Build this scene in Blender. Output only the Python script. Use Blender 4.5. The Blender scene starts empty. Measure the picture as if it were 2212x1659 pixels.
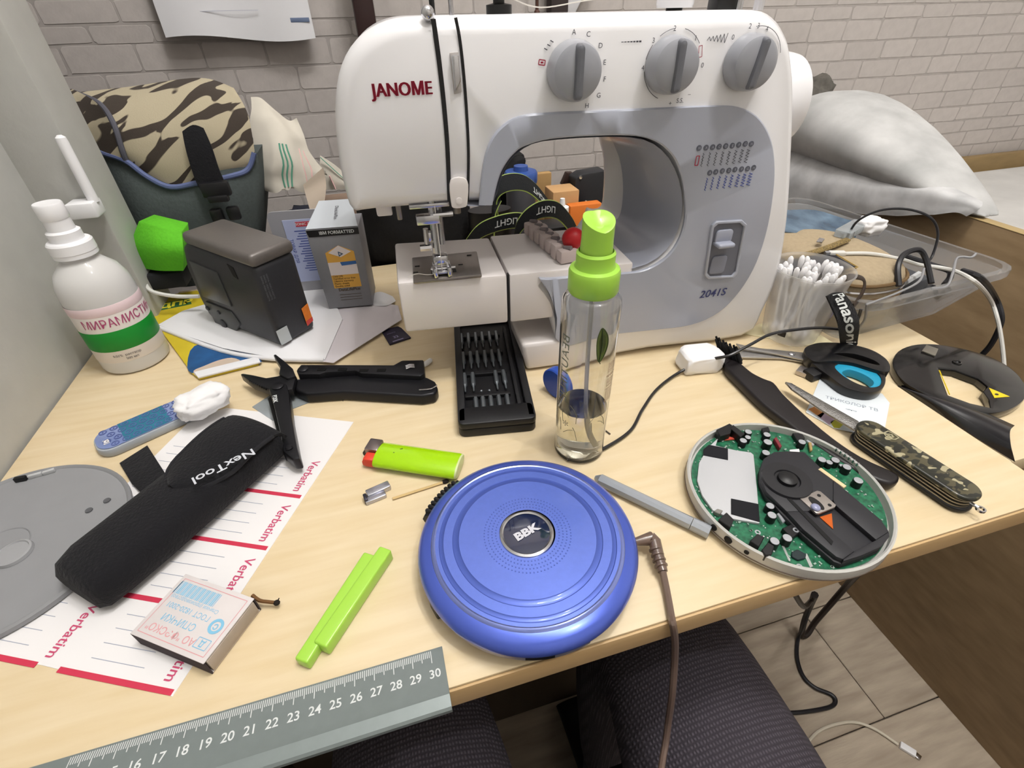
import bpy, bmesh, math, random
from mathutils import Vector, Matrix, Euler
from math import pi, sin, cos, radians, atan2, hypot, sqrt
random.seed(7)
scene = bpy.context.scene
COL = scene.collection

# ------------------------------------------------------------------ camera, light, exposure
CAM_ROWS = [[0.961711, -0.273431, -0.018621], [-0.181029, -0.582766, -0.79222], [0.205766, 0.765257, -0.609952]]
cam_data = bpy.data.cameras.new('camera')
cam_data.sensor_width = 36.0
cam_data.lens = 36.0 * 1050 / 2212
cam_data.clip_start = 0.01
camera = bpy.data.objects.new('camera', cam_data)
COL.objects.link(camera)
_r, _d, _f = [Vector(v) for v in CAM_ROWS]
camera.matrix_world = Matrix(((_r.x, -_d.x, -_f.x, 0), (_r.y, -_d.y, -_f.y, 0), (_r.z, -_d.z, -_f.z, 0.2768), (0, 0, 0, 1)))
scene.camera = camera

world = bpy.data.worlds.new('room_air')
scene.world = world
world.use_nodes = True
world.node_tree.nodes['Background'].inputs[0].default_value = (0.80, 0.86, 1.0, 1)
world.node_tree.nodes['Background'].inputs[1].default_value = 0.05

def bulb(name, loc, power, size, col):
    l = bpy.data.lights.new(name, 'POINT'); l.energy = power; l.shadow_soft_size = size; l.color = col
    o = bpy.data.objects.new(name, l); o.location = loc; COL.objects.link(o); return o
# the room's ceiling lamp: three frosted bulbs over the desk
BULB = (1.0, 0.975, 0.945)
bulb('ceiling_bulb', (0.24, 0.17, 1.72), 22, 0.035, BULB)
bulb('ceiling_bulb', (0.47, 0.26, 1.72), 22, 0.035, BULB)
bulb('ceiling_bulb', (0.58, -0.28, 1.70), 24, 0.035, BULB)
scene.view_settings.view_transform = 'Standard'
scene.view_settings.look = 'None'
scene.view_settings.gamma = 1
scene.view_settings.use_curve_mapping = False
scene.view_settings.exposure = -0.25

# ------------------------------------------------------------------ materials
def lin(h):
    if isinstance(h, str):
        h = h.lstrip('#'); c = [int(h[i:i + 2], 16) / 255 for i in (0, 2, 4)]
    else: c = h
    return tuple(x / 12.92 if x <= 0.04045 else ((x + 0.055) / 1.055) ** 2.4 for x in c) + (1,)
MATS = {}
def mat(name, col, rough=0.5, metal=0.0, trans=0.0, ior=1.45, noise=None, bump=None, coat=0.0, stretch=None, col2=None, spec=0.5, alpha=1.0, sss=0.0, rnd=0.0, sheen=0.0):
    """noise=(scale, amount) colour mottling towards col2, bump=(scale, strength), stretch = texture scaling per axis, rnd = per-object tone"""
    if name in MATS: return MATS[name]
    m = bpy.data.materials.new(name); m.use_nodes = True; nt = m.node_tree; N = nt.nodes; L = nt.links
    b = N['Principled BSDF']; b.inputs['Base Color'].default_value = lin(col)
    b.inputs['Roughness'].default_value = rough; b.inputs['Metallic'].default_value = metal
    b.inputs['Transmission Weight'].default_value = trans; b.inputs['IOR'].default_value = ior
    b.inputs['Coat Weight'].default_value = coat; b.inputs['Coat Roughness'].default_value = 0.08
    b.inputs['Specular IOR Level'].default_value = spec; b.inputs['Alpha'].default_value = alpha
    b.inputs['Sheen Weight'].default_value = sheen
    if sss: b.inputs['Subsurface Weight'].default_value = sss; b.inputs['Subsurface Radius'].default_value = (.01, .01, .01)
    vec = None
    if noise or bump:
        tc = N.new('ShaderNodeTexCoord'); mp = N.new('ShaderNodeMapping'); L.new(tc.outputs['Object'], mp.inputs[0]); vec = mp.outputs[0]
        if stretch: mp.inputs['Scale'].default_value = stretch
    out = None
    if noise:
        nz = N.new('ShaderNodeTexNoise'); nz.inputs['Scale'].default_value = noise[0]; nz.inputs['Detail'].default_value = 6; L.new(vec, nz.inputs[0])
        rp = N.new('ShaderNodeMapRange'); rp.inputs[1].default_value = .3; rp.inputs[2].default_value = .7; L.new(nz.outputs[0], rp.inputs[0])
        mx = N.new('ShaderNodeMix'); mx.data_type = 'RGBA'; L.new(rp.outputs[0], mx.inputs[0])
        c1 = lin(col); c2 = lin(col2) if col2 else tuple(x * (1 - noise[1]) for x in c1[:3]) + (1,)
        mx.inputs[6].default_value = c1; mx.inputs[7].default_value = c2; out = mx.outputs[2]
    if rnd:
        oi = N.new('ShaderNodeObjectInfo'); hv = N.new('ShaderNodeHueSaturation')
        mr = N.new('ShaderNodeMapRange'); mr.inputs[3].default_value = 1 - rnd; mr.inputs[4].default_value = 1 + rnd * .6; L.new(oi.outputs['Random'], mr.inputs[0]); L.new(mr.outputs[0], hv.inputs['Value'])
        if out: L.new(out, hv.inputs['Color'])
        else: hv.inputs['Color'].default_value = lin(col)
        out = hv.outputs[0]
    if out: L.new(out, b.inputs['Base Color'])
    if bump:
        bz = N.new('ShaderNodeTexNoise'); bz.inputs['Scale'].default_value = bump[0]; bz.inputs['Detail'].default_value = 4; L.new(vec, bz.inputs[0])
        bp = N.new('ShaderNodeBump'); bp.inputs['Strength'].default_value = bump[1]; bp.inputs['Distance'].default_value = .002; L.new(bz.outputs[0], bp.inputs['Height']); L.new(bp.outputs[0], b.inputs['Normal'])
    m.diffuse_color = lin(col); MATS[name] = m
    return m
def weave(name, col, col2, sx, sy, rough=.9):
    """woven cloth: two crossing wave bands"""
    m = mat(name, col, rough, noise=(400, .3)); nt = m.node_tree; N = nt.nodes; L = nt.links; b = N['Principled BSDF']
    tc = N.new('ShaderNodeTexCoord'); w = []
    for d, s in (('X', sx), ('Y', sy)):
        wv = N.new('ShaderNodeTexWave'); wv.bands_direction = d; wv.inputs['Scale'].default_value = s; wv.inputs['Distortion'].default_value = 1.2; wv.inputs['Detail Scale'].default_value = 3; L.new(tc.outputs['Object'], wv.inputs[0]); w.append(wv)
    mu = N.new('ShaderNodeMath'); mu.operation = 'MULTIPLY'; L.new(w[0].outputs[1], mu.inputs[0]); L.new(w[1].outputs[1], mu.inputs[1])
    mx = N.new('ShaderNodeMix'); mx.data_type = 'RGBA'; L.new(mu.outputs[0], mx.inputs[0]); mx.inputs[6].default_value = lin(col2); mx.inputs[7].default_value = lin(col); L.new(mx.outputs[2], b.inputs['Base Color'])
    bp = N.new('ShaderNodeBump'); bp.inputs['Strength'].default_value = .5; bp.inputs['Distance'].default_value = .0015; L.new(mu.outputs[0], bp.inputs['Height']); L.new(bp.outputs[0], b.inputs['Normal'])
    return m

# ------------------------------------------------------------------ mesh builder
_TXT = {}
def text_mesh(s, bold=0.0, align='CENTER', spacing=1.0):
    k = (s, bold, align, spacing)
    if k not in _TXT:
        c = bpy.data.curves.new('t', 'FONT'); c.body = s; c.size = 1; c.align_x = align; c.align_y = 'CENTER'; c.offset = bold; c.resolution_u = 3; c.space_character = spacing
        o = bpy.data.objects.new('t', c); me = bpy.data.meshes.new_from_object(o)
        _TXT[k] = ([v.co.copy() for v in me.vertices], [tuple(p.vertices) for p in me.polygons])
        bpy.data.objects.remove(o); bpy.data.curves.remove(c); bpy.data.meshes.remove(me)
    return _TXT[k]
def catmull(pts, n=6, closed=False):
    pts = [Vector(p) for p in pts]; out = []; N = len(pts)
    for i in range(N if closed else N - 1):
        p0, p1, p2, p3 = (pts[(i - 1) % N] if closed or i else pts[0], pts[i], pts[(i + 1) % N], pts[(i + 2) % N] if closed or i + 2 < N else pts[-1])
        for k in range(n):
            t = k / n
            out.append(.5 * ((2 * p1) + (p2 - p0) * t + (2 * p0 - 5 * p1 + 4 * p2 - p3) * t * t + (3 * p1 - p0 - 3 * p2 + p3) * t ** 3))
    if not closed: out.append(pts[-1])
    return out
def smooth2(pts, n=5, closed=True):
    return [(p.x, p.y) for p in catmull([(a, b, 0) for a, b in pts], n, closed)]
def rrect(w, h, r, n=5, cx=0, cy=0):
    out = []
    for sx, sy, a0 in ((1, 1, 0), (-1, 1, 90), (-1, -1, 180), (1, -1, 270)):
        for k in range(n + 1):
            a = radians(a0 + 90 * k / n); out.append((cx + sx * (w / 2 - r) + r * cos(a), cy + sy * (h / 2 - r) + r * sin(a)))
    return out
def circle(r, n=32, cx=0, cy=0, ry=None):
    ry = ry or r
    return [(cx + r * cos(2 * pi * k / n), cy + ry * sin(2 * pi * k / n)) for k in range(n)]
def mx(loc=(0, 0, 0), rz=0, rx=0, ry=0, s=1):
    return Matrix.Translation(loc) @ Euler((rx, ry, rz)).to_matrix().to_4x4() @ Matrix.Scale(s, 4)
def frame(o, xa, ya):
    """matrix with origin o, x axis xa, y axis nearest ya"""
    xa = Vector(xa).normalized(); za = xa.cross(Vector(ya)).normalized(); y2 = za.cross(xa)
    return Matrix(((xa.x, y2.x, za.x, o[0]), (xa.y, y2.y, za.y, o[1]), (xa.z, y2.z, za.z, o[2]), (0, 0, 0, 1)))

class MB:
    def __init__(s): s.bm = bmesh.new()
    def _merge(s, bm, mi=0, M=None):
        for f in bm.faces: f.material_index = mi if mi >= 0 else f.material_index; f.smooth = True
        if M is not None: bmesh.ops.transform(bm, matrix=M, verts=bm.verts)
        me = bpy.data.meshes.new('t'); bm.to_mesh(me); bm.free(); s.bm.from_mesh(me); bpy.data.meshes.remove(me); return s
    def _bev(s, bm, w, seg, ang=30):
        if w > 0:
            bmesh.ops.recalc_face_normals(bm, faces=bm.faces)
            es = [e for e in bm.edges if len(e.link_faces) == 2 and e.calc_face_angle(0) > radians(ang)]
            if es: bmesh.ops.bevel(bm, geom=es, offset=w, segments=seg, profile=.5, affect='EDGES', clamp_overlap=True)
    def box(s, c, size, bev=0, seg=2, mi=0, M=None, rz=0, taper=1.0):
        bm = bmesh.new(); bmesh.ops.create_cube(bm, size=1)
        for v in bm.verts:
            k = taper if v.co.z > 0 else 1
            v.co = Vector((v.co.x * size[0] * k, v.co.y * size[1] * k, v.co.z * size[2]))
        s._bev(bm, bev, seg)
        T = Matrix.Translation(c) @ Matrix.Rotation(rz, 4, 'Z')
        return s._merge(bm, mi, (M @ T) if M is not None else T)
    def prism(s, poly, z0, z1, bev=0, seg=2, mi=0, M=None, topscale=None, ang=30):
        bm = bmesh.new()
        lo = [bm.verts.new((x, y, z0)) for x, y in poly]
        if topscale:
            cx = sum(p[0] for p in poly) / len(poly); cy = sum(p[1] for p in poly) / len(poly)
            hi = [bm.verts.new((cx + (x - cx) * topscale, cy + (y - cy) * topscale, z1)) for x, y in poly]
        else: hi = [bm.verts.new((x, y, z1)) for x, y in poly]
        n = len(poly)
        for i in range(n): bm.faces.new((lo[i], lo[(i + 1) % n], hi[(i + 1) % n], hi[i]))
        bm.faces.new(hi); bm.faces.new(lo[::-1])
        bmesh.ops.recalc_face_normals(bm, faces=bm.faces)
        s._bev(bm, bev, seg, ang)
        bmesh.ops.triangulate(bm, faces=[f for f in bm.faces if len(f.verts) > 4])
        return s._merge(bm, mi, M)
    def plate(s, poly, z, mi=0, M=None):
        bm = bmesh.new(); bm.faces.new([bm.verts.new((x, y, z)) for x, y in poly]); bmesh.ops.recalc_face_normals(bm, faces=bm.faces)
        for f in bm.faces:
            if f.normal.z < 0: f.normal_flip()
        bmesh.ops.triangulate(bm, faces=bm.faces); return s._merge(bm, mi, M)
    def ring(s, outer, inner, z0, z1, bev=0, seg=1, mi=0, M=None):
        """outer and inner loops with the same number of points, solid between"""
        bm = bmesh.new(); n = len(outer)
        A = [[bm.verts.new((x, y, z)) for x, y in L] for L in (outer, inner) for z in (z0, z1)]
        for i in range(n):
            j = (i + 1) % n
            bm.faces.new((A[0][i], A[0][j], A[1][j], A[1][i])); bm.faces.new((A[2][j], A[2][i], A[3][i], A[3][j]))
            bm.faces.new((A[1][i], A[1][j], A[3][j], A[3][i])); bm.faces.new((A[0][j], A[0][i], A[2][i], A[2][j]))
        bmesh.ops.recalc_face_normals(bm, faces=bm.faces); s._bev(bm, bev, seg, 50); return s._merge(bm, mi, M)
    def lathe(s, prof, n=32, mi=0, M=None, cap=True):
        bm = bmesh.new(); rings = []
        for r, z in prof: rings.append([bm.verts.new((max(r, 1e-5) * cos(2 * pi * k / n), max(r, 1e-5) * sin(2 * pi * k / n), z)) for k in range(n)])
        for a, b in zip(rings, rings[1:]):
            for i in range(n): bm.faces.new((a[i], a[(i + 1) % n], b[(i + 1) % n], b[i]))
        if cap:
            if prof[0][0] > 1e-4: bm.faces.new(rings[0][::-1])
            if prof[-1][0] > 1e-4: bm.faces.new(rings[-1])
        bmesh.ops.remove_doubles(bm, verts=bm.verts, dist=2e-5); bmesh.ops.recalc_face_normals(bm, faces=bm.faces)
        return s._merge(bm, mi, M)
    def tube(s, pts, r, n=8, mi=0, M=None, closed=False, sm=0, flat=1.0, up=None):
        if sm: pts = catmull(pts, sm, closed)
        pts = [Vector(p) for p in pts]; N = len(pts); bm = bmesh.new(); rings = []
        ref = Vector(up) if up else None
        for i, p in enumerate(pts):
            a = pts[(i - 1) % N] if closed or i else pts[0]; b = pts[(i + 1) % N] if closed or i < N - 1 else pts[-1]
            t = (b - a).normalized()
            if ref is None: ref = Vector((0, 0, 1)) if abs(t.z) < .9 else Vector((1, 0, 0))
            x = t.cross(ref)
            if x.length < 1e-6: x = t.orthogonal()
            x.normalize(); y = x.cross(t)
            if not up: ref = y
            rr = r[min(len(r) - 1, int(i * len(r) / N))] if isinstance(r, (list, tuple)) else r
            if isinstance(r, (list, tuple)) and len(r) > 1:
                q = i / max(1, N - 1) * (len(r) - 1); k = min(int(q), len(r) - 2); rr = r[k] + (r[k + 1] - r[k]) * (q - k)
            rings.append([bm.verts.new(p + x * rr * cos(2 * pi * k / n) + y * rr * flat * sin(2 * pi * k / n)) for k in range(n)])
        for i in range(N if closed else N - 1):
            A, B = rings[i], rings[(i + 1) % N]
            for k in range(n): bm.faces.new((A[k], A[(k + 1) % n], B[(k + 1) % n], B[k]))
        if not closed: bm.faces.new(rings[0][::-1]); bm.faces.new(rings[-1])
        bmesh.ops.recalc_face_normals(bm, faces=bm.faces); return s._merge(bm, mi, M)
    def loft(s, loops, mi=0, M=None, caps=True, closed=True):
        bm = bmesh.new(); V = [[bm.verts.new(p) for p in L] for L in loops]; n = len(loops[0])
        for a, b in zip(V, V[1:]):
            for i in range(n if closed else n - 1): bm.faces.new((a[i], a[(i + 1) % n], b[(i + 1) % n], b[i]))
        if caps and closed: bm.faces.new(V[0][::-1]); bm.faces.new(V[-1])
        bmesh.ops.recalc_face_normals(bm, faces=bm.faces)
        bmesh.ops.triangulate(bm, faces=[f for f in bm.faces if len(f.verts) > 4]); return s._merge(bm, mi, M)
    def sheet(s, fn, nu, nv, th=0, mi=0, M=None):
        bm = bmesh.new(); V = [[bm.verts.new(fn(i / nu, j / nv)) for j in range(nv + 1)] for i in range(nu + 1)]
        for i in range(nu):
            for j in range(nv): bm.faces.new((V[i][j], V[i + 1][j], V[i + 1][j + 1], V[i][j + 1]))
        bmesh.ops.recalc_face_normals(bm, faces=bm.faces)
        if th: bmesh.ops.solidify(bm, geom=bm.faces[:], thickness=th)
        return s._merge(bm, mi, M)
    def sphere(s, c, r, mi=0, M=None, sc=(1, 1, 1), u=16, v=10):
        bm = bmesh.new(); bmesh.ops.create_uvsphere(bm, u_segments=u, v_segments=v, radius=r)
        T = Matrix.Translation(c) @ Matrix.Diagonal((*sc, 1)); return s._merge(bm, mi, (M @ T) if M is not None else T)
    def text(s, t, size, mi=0, M=None, bold=0.0, align='CENTER', fn=None, xs=1.0, spacing=1.0, slant=0):
        V, F = text_mesh(t, bold, align, spacing); bm = bmesh.new()
        if fn: vs = [bm.verts.new(fn(v.x * size * xs, v.y * size)) for v in V]
        else: vs = [bm.verts.new((v.x * size * xs + slant * v.y * size, v.y * size, 0)) for v in V]
        for f in F:
            try: bm.faces.new([vs[i] for i in f])
            except ValueError: pass
        return s._merge(bm, mi, M)
    def rect(s, cx, cy, w, h, mi=0, M=None, fn=None, z=0, nu=1):
        bm = bmesh.new()
        for k in range(nu):
            x0 = cx - w / 2 + w * k / nu; x1 = x0 + w / nu; q = [(x0, cy - h / 2), (x1, cy - h / 2), (x1, cy + h / 2), (x0, cy + h / 2)]
            bm.faces.new([bm.verts.new(fn(*p) if fn else (p[0], p[1], z)) for p in q])
        return s._merge(bm, mi, M)
    def obj(s, name, mats, parent=None, M=None, ang=35, loc=None, rz=0):
        bmesh.ops.recalc_face_normals(s.bm, faces=[]) if False else None
        me = bpy.data.meshes.new(name); s.bm.to_mesh(me); s.bm.free()
        for m in (mats if isinstance(mats, (list, tuple)) else [mats]): me.materials.append(m)
        me.set_sharp_from_angle(angle=radians(ang))
        o = bpy.data.objects.new(name, me); COL.objects.link(o)
        if parent: o.parent = parent
        if M is not None: o.matrix_local = M
        elif loc is not None: o.location = loc; o.rotation_euler.z = rz
        return o
def tag(o, label, cat, group=None):
    o['label'] = label; o['category'] = cat
    if group: o['group'] = group
    return o
def thing(name, label, cat, loc=(0, 0, 0), rz=0, group=None, M=None):
    o = bpy.data.objects.new(name, None); COL.objects.link(o); o.empty_display_size = .01
    if M is not None: o.matrix_world = M
    else: o.location = loc; o.rotation_euler.z = rz
    return tag(o, label, cat, group)
def struct(o): o['kind'] = 'structure'; return o
def stuff(o): o['kind'] = 'stuff'; return o
def dup(o, **kw):
    c = o.copy(); COL.objects.link(c)
    for ch in o.children:
        d = ch.copy(); COL.objects.link(d); d.parent = c
        for g in ch.children:
            e = g.copy(); COL.objects.link(e); e.parent = d
    return c
def ang2(a, b): return atan2(b[1] - a[1], b[0] - a[0])
def dist(a, b): return (Vector(a) - Vector(b)).length
def mid(a, b): return tuple((Vector(a) + Vector(b)) / 2)

# ------------------------------------------------------------------ the room (x along the desk, y towards the back wall, z = 0 on the desk top)
FL = -0.75; WY = 1.11; CE = 1.95; XR = 2.25; YF = -1.7; XL = -0.95
M_joint = mat('wall_joint', '#b5aeaa', .95, noise=(60, .15))
M_brick = mat('wall_brick', '#c6bfbb', .93, noise=(55, .09), bump=(140, .2), rnd=.06)
M_plain = mat('wall_plain', '#bdbdb9', .95, noise=(30, .07), bump=(90, .25))
M_ceil = mat('ceiling_paint', '#f0efed', .95)
M_pale = mat('wall_pale', '#e4e1dc', .95)
M_floorgap = mat('floor_gap', '#4a4038', .95)

b = MB(); b.box(((XL + XR) / 2, WY + .04, (FL + CE) / 2), (XR - XL + .1, .08, CE - FL)); wall_back = struct(b.obj('wall_back', M_joint))
# irregular whitewashed bricks standing a little proud of the joints
def brick_mesh(w, h, k):
    rr = random.Random(k); pts = []
    for (x, y) in rrect(w, h, .004, 2): pts.append((x + rr.uniform(-.0012, .0012), y + rr.uniform(-.0012, .0012)))
    mb = MB(); mb.prism(pts, 0, .0007, bev=.0004, seg=1)
    me = bpy.data.meshes.new('brick'); bm = mb.bm; bm.to_mesh(me); bm.free(); me.materials.append(M_brick); me.shade_flat(); return me
ROWS = [.405, .370, .336, .302, .270, .244, .204, .166, .128, .086, .048, .013, -.018, -.055, -.090, -.126]
WID = [.092, .099, .105, .087, .096]
cache = {}; rb = random.Random(3)
far = MB(); count = 0
for r in range(len(ROWS) - 1):
    z1, z0 = ROWS[r], ROWS[r + 1]; h = round(z1 - z0 - .0035, 4)
    x = -.90 + (.047 if r % 2 else 0) + rb.uniform(-.01, .01)
    while x < XR - .12:
        k = rb.randrange(5); w = WID[k]
        xc = x + w / 2; zc = (z0 + z1) / 2; x += w + .0035
        # the stretch of wall the photograph shows is laid brick by brick
        seen = (-.50 < xc < 2.0 and -.06 < zc < .34) and not (.36 < xc < .9 and zc < -.02) and count < 300
        if seen:
            if (k, h) not in cache: cache[(k, h)] = brick_mesh(w, h, k * 7 + int(h * 1e4))
            o = bpy.data.objects.new('brick', cache[(k, h)]); COL.objects.link(o); o.parent = wall_back
            o.matrix_local = mx((xc, WY, zc), rx=pi / 2); count += 1
        else: far.box((xc, WY, zc), (w, .0012, h))
z = ROWS[0]; r = 0
while z < CE - .05:
    x = -.9 + (.047 if r % 2 else 0)
    while x < XR - .12: far.box((x + .047, WY, z + .019), (.094, .0012, .033)); x += .0975
    z += .0365; r += 1
stuff(far.obj('bricks_beyond_the_view', M_brick, wall_back))

b = MB(); b.prism([(XL - .06, WY + .02), (XL - .06, .64), (-.315, .64), (-.315, YF), (-.375, YF), (-.375, .58), (XL - .12, .58), (XL - .12, WY + .02)][::-1], FL, CE)
wl = struct(b.obj('wall_left', M_plain))
b = MB(); b.box((-.2925, .62, (FL + CE) / 2), (.055, .06, CE - FL), bev=.002); struct(b.obj('trim_1', M_plain))
b = MB(); b.box((XR + .03, (YF + WY) / 2, (FL + CE) / 2), (.06, WY - YF + .1, CE - FL)); struct(b.obj('wall_right', M_pale))
b = MB(); b.box(((XL + XR) / 2, YF - .03, (FL + CE) / 2), (XR - XL, .06, CE - FL)); struct(b.obj('wall_front', M_pale))
b = MB(); b.box(((XL + XR) / 2, (YF + WY) / 2, CE + .03), (XR - XL + .2, WY - YF + .2, .06)); struct(b.obj('ceiling', M_ceil))
# floor: laminate boards 20 cm wide running along the desk
b = MB(); b.box(((XL + XR) / 2, (YF + WY) / 2, FL - .025), (XR - XL + .2, WY - YF + .2, .036)); floor = struct(b.obj('floor', M_floorgap))
M_plank = mat('floor_plank', '#b7aa98', .6, noise=(7, .25), stretch=(1.2, 9, 1), bump=(60, .1), col2='#9a8c7c', rnd=.16)
nb = 0
for r in range(-9, 6):
    y0 = .136 + .203 * r
    if y0 > WY or y0 + .2 < YF: continue
    x = .72 - .95 * 2 + (0 if r % 2 == 0 else .61)
    while x < XR:
        x0, x1 = max(x, XL), min(x + .95, XR)
        if x1 - x0 > .02:
            w = x1 - x0 - .0018; mb = MB(); mb.box((0, 0, 0), (w, .2012, .008), bev=.0012, seg=1)
            mb.obj('plank', M_plank, floor, mx(((x0 + x1) / 2, y0 + .1015, FL - .004)))
        x += .95
# skirting along the back wall
b = MB(); b.box(((XL + XR) / 2, WY - .008, FL + .03), (XR - XL, .012, .06), bev=.003); struct(b.obj('baseboard_back', mat('skirting', '#c9c2b6', .5)))

# ------------------------------------------------------------------ desk
M_desk = mat('desk_birch', '#e1cfae', .42, noise=(9, .1), stretch=(1.5, 14, 6), col2='#d8c39c', bump=(220, .03), spec=.4)
M_edge = mat('desk_edge', '#d0b184', .5, noise=(8, .1), stretch=(1, 9, 9), col2='#c09f70')
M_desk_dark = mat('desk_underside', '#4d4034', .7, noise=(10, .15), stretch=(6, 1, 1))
DX0, DX1, DY0, DY1 = -.312, .4270, .1085, .660
desk = thing('desk', 'light birch desk top carrying the sewing machine and the clutter', 'desk', (.06, .34, FL))
def child(mb, name, m, par, **k): return mb.obj(name, m, par, M=par.matrix_world.inverted() if False else Matrix.Translation(-par.location) if par.rotation_euler.z == 0 else None, **k)
b = MB(); b.prism([(DX0, DY0 + .0008), (DX1, DY0 + .0008), (DX1, DY1), (-.260, DY1), (-.260, .587), (DX0, .587)], -.018, 0, bev=.0012); child(b, 'desk_top', M_desk, desk)
b = MB(); b.box(((DX0 + DX1) / 2, DY0 - .0004, -.0095), (DX1 - DX0, .0016, .0185), bev=.0006); child(b, 'edge_band', M_edge, desk)
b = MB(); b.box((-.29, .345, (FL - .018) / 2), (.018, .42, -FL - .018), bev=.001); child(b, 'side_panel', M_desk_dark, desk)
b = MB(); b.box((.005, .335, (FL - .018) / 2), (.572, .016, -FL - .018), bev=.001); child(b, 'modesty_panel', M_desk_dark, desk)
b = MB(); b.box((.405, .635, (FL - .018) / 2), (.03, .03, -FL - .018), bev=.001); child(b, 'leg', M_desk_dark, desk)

# second, slightly lower top on the right of the desk, and a back shelf behind it
side = thing('side_table', 'lower birch side top right of the desk, under the clear storage box', 'table', (.49, .33, FL))
b = MB(); b.box((.489, .322, -.0195), (.117, .346, .016), bev=.0012); child(b, 'table_top', M_desk, side)
b = MB(); b.box((.489, .475, (FL - .0275) / 2), (.10, .022, -FL - .0275), bev=.002); child(b, 'end_panel', M_desk_dark, side)
back = thing('back_shelf', 'dark low shelf behind the desk with boxes and bags standing on it', 'shelf', (.0, .78, FL))
b = MB(); b.box((.155, .785, -.060), (.83, .235, .02), bev=.002); child(b, 'shelf_board', mat('shelf_dark', '#4a3a30', .6, noise=(8, .2), stretch=(1, 8, 1)), back)
for x in (-.2, .53):
    b = MB(); b.box((x, .785, (FL - .07) / 2), (.02, .22, -FL - .07), bev=.002); child(b, 'side_panel', MATS['shelf_dark'], back)

# ------------------------------------------------------------------ sewing machine: local x along its front, y into its depth, z up
M_white = mat('machine_white', '#ecebee', .25, coat=.3, noise=(20, .02))
M_cream = mat('machine_cream', '#e4dedd', .32, coat=.15, noise=(20, .02))
M_grey = mat('machine_grey', '#a9adbb', .3, coat=.25, noise=(30, .03))
M_dial = mat('dial_grey', '#9a9ca4', .28, coat=.3)
M_dialbar = mat('dial_bar', '#6a6c74', .32, coat=.2)
M_black = mat('black_plastic', '#0d0d0e', .4)
M_groove = mat('groove_black', '#141416', .5)
M_chrome = mat('chrome', '#c8c8cc', .18, metal=1)
M_steel = mat('brushed_steel', '#8d8783', .34, metal=.9, noise=(40, .08), stretch=(8, 1, 1))
M_red = mat('print_red', '#a5203c', .5); M_dk = mat('print_dark', '#4a4a52', .5); M_blue = mat('print_blue', '#3c4d9c', .5); M_navy = mat('print_navy', '#3b4070', .5)
MA_X, MA_Y = 0.1486, 0.3608
SM = thing('sewing_machine', 'white and grey electric sewing machine with three grey dials standing on the desk', 'sewing machine', (MA_X, MA_Y, .0016), radians(-3.688))
DEP = .165
# white body: front outline and rear outline, the throat narrowing towards the back
outline = [(-0.1647, 0.1609), (-0.1675, 0.1761), (-0.1667, 0.2002), (-0.163, 0.2249), (-0.1561, 0.2449), (-0.1459, 0.2588), (-0.1324, 0.2676), (-0.1152, 0.2724), (-0.0873, 0.2731), (-0.0172, 0.2728), (0.0782, 0.2724), (0.126, 0.272), (0.1435, 0.2673), (0.156, 0.2579), (0.1647, 0.2468), (0.1761, 0.2232), (0.1929, 0.1732), (0.2078, 0.122), (0.2166, 0.0722), (0.2133, 0.0273), (0.1961, -0.0016), (0.0898, -0.0002), (-0, 0), (-0.0067, 0.0279), (-0.0181, 0.0685), (-0.0249, 0.0942), (0.0573, 0.0915), (0.0897, 0.1064), (0.0984, 0.136), (0.0896, 0.1663), (0.0702, 0.1896), (0.0425, 0.1999), (-0.0146, 0.2017), (-0.0386, 0.1974), (-0.0543, 0.1828), (-0.0632, 0.1609), (-0.0816, 0.1604), (-0.1496, 0.1605)]
n_in = 25   # from this index on the outline is the throat
BK = {26: (.078, .0960), 27: (.088, .0970), 28: (.0885, .112), 29: (.087, .136), 30: (.081, .160), 31: (.066, .178)}
def rear(i, p):
    if i in BK: return (BK[i][0], BK[i][1])
    if i == 25: return (.070, .0955)
    if i in (22, 23, 24): return (.066 + .0012 * (i - 22), p[1])
    return p
bm = bmesh.new(); Lf = []; n = len(outline)
cxx = sum(p[0] for p in outline) / n
LAY = [(0.0, .010), (.003, .0045), (.010, .0), (.060, 0), (.105, 0), (.150, 0), (.158, .004), (DEP, .012)]
def inset(i, d):
    p0, p1, p2 = Vector(outline[i - 1]), Vector(outline[i]), Vector(outline[(i + 1) % n])
    t = ((p1 - p0).normalized() + (p2 - p1).normalized()); t.normalize() if t.length > 1e-6 else None
    return Vector((t.y, -t.x)) * d   # outline runs clockwise: right-hand side is inward
for y, ins in LAY:
    k = min(1, max(0, y - .02) / .12)
    row = []
    for i, p in enumerate(outline):
        q = Vector(p).lerp(Vector(rear(i, p)), k)
        d = ins if i < n_in - 3 or i > 33 else ins * .35
        q = q + inset(i, d)
        yy = y
        row.append(Vector((q.x, yy, q.y)))
    Lf.append([bm.verts.new((p_.x, p_.y, max(p_.z, .0002))) for p_ in catmull(row, 3, True)])
n3 = len(Lf[0])
for a, c in zip(Lf, Lf[1:]):
    for i in range(n3): bm.faces.new((a[i], a[(i + 1) % n3], c[(i + 1) % n3], c[i]))
bm.faces.new(Lf[0]); bm.faces.new(Lf[-1][::-1])
bmesh.ops.recalc_face_normals(bm, faces=bm.faces)
bmesh.ops.triangulate(bm, faces=[f for f in bm.faces if len(f.verts) > 4], ngon_method='EAR_CLIP')
b = MB(); b._merge(bm); b.obj('body', M_white, SM, ang=50)
FRONT = Matrix(((1, 0, 0, 0), (0, 0, -1, 0), (0, 1, 0, 0), (0, 0, 0, 1)))   # 2D (x,y) -> (x, -z, y): plates on the front face
def front(z=0): return Matrix.Translation((0, -z, 0)) @ FRONT
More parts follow.
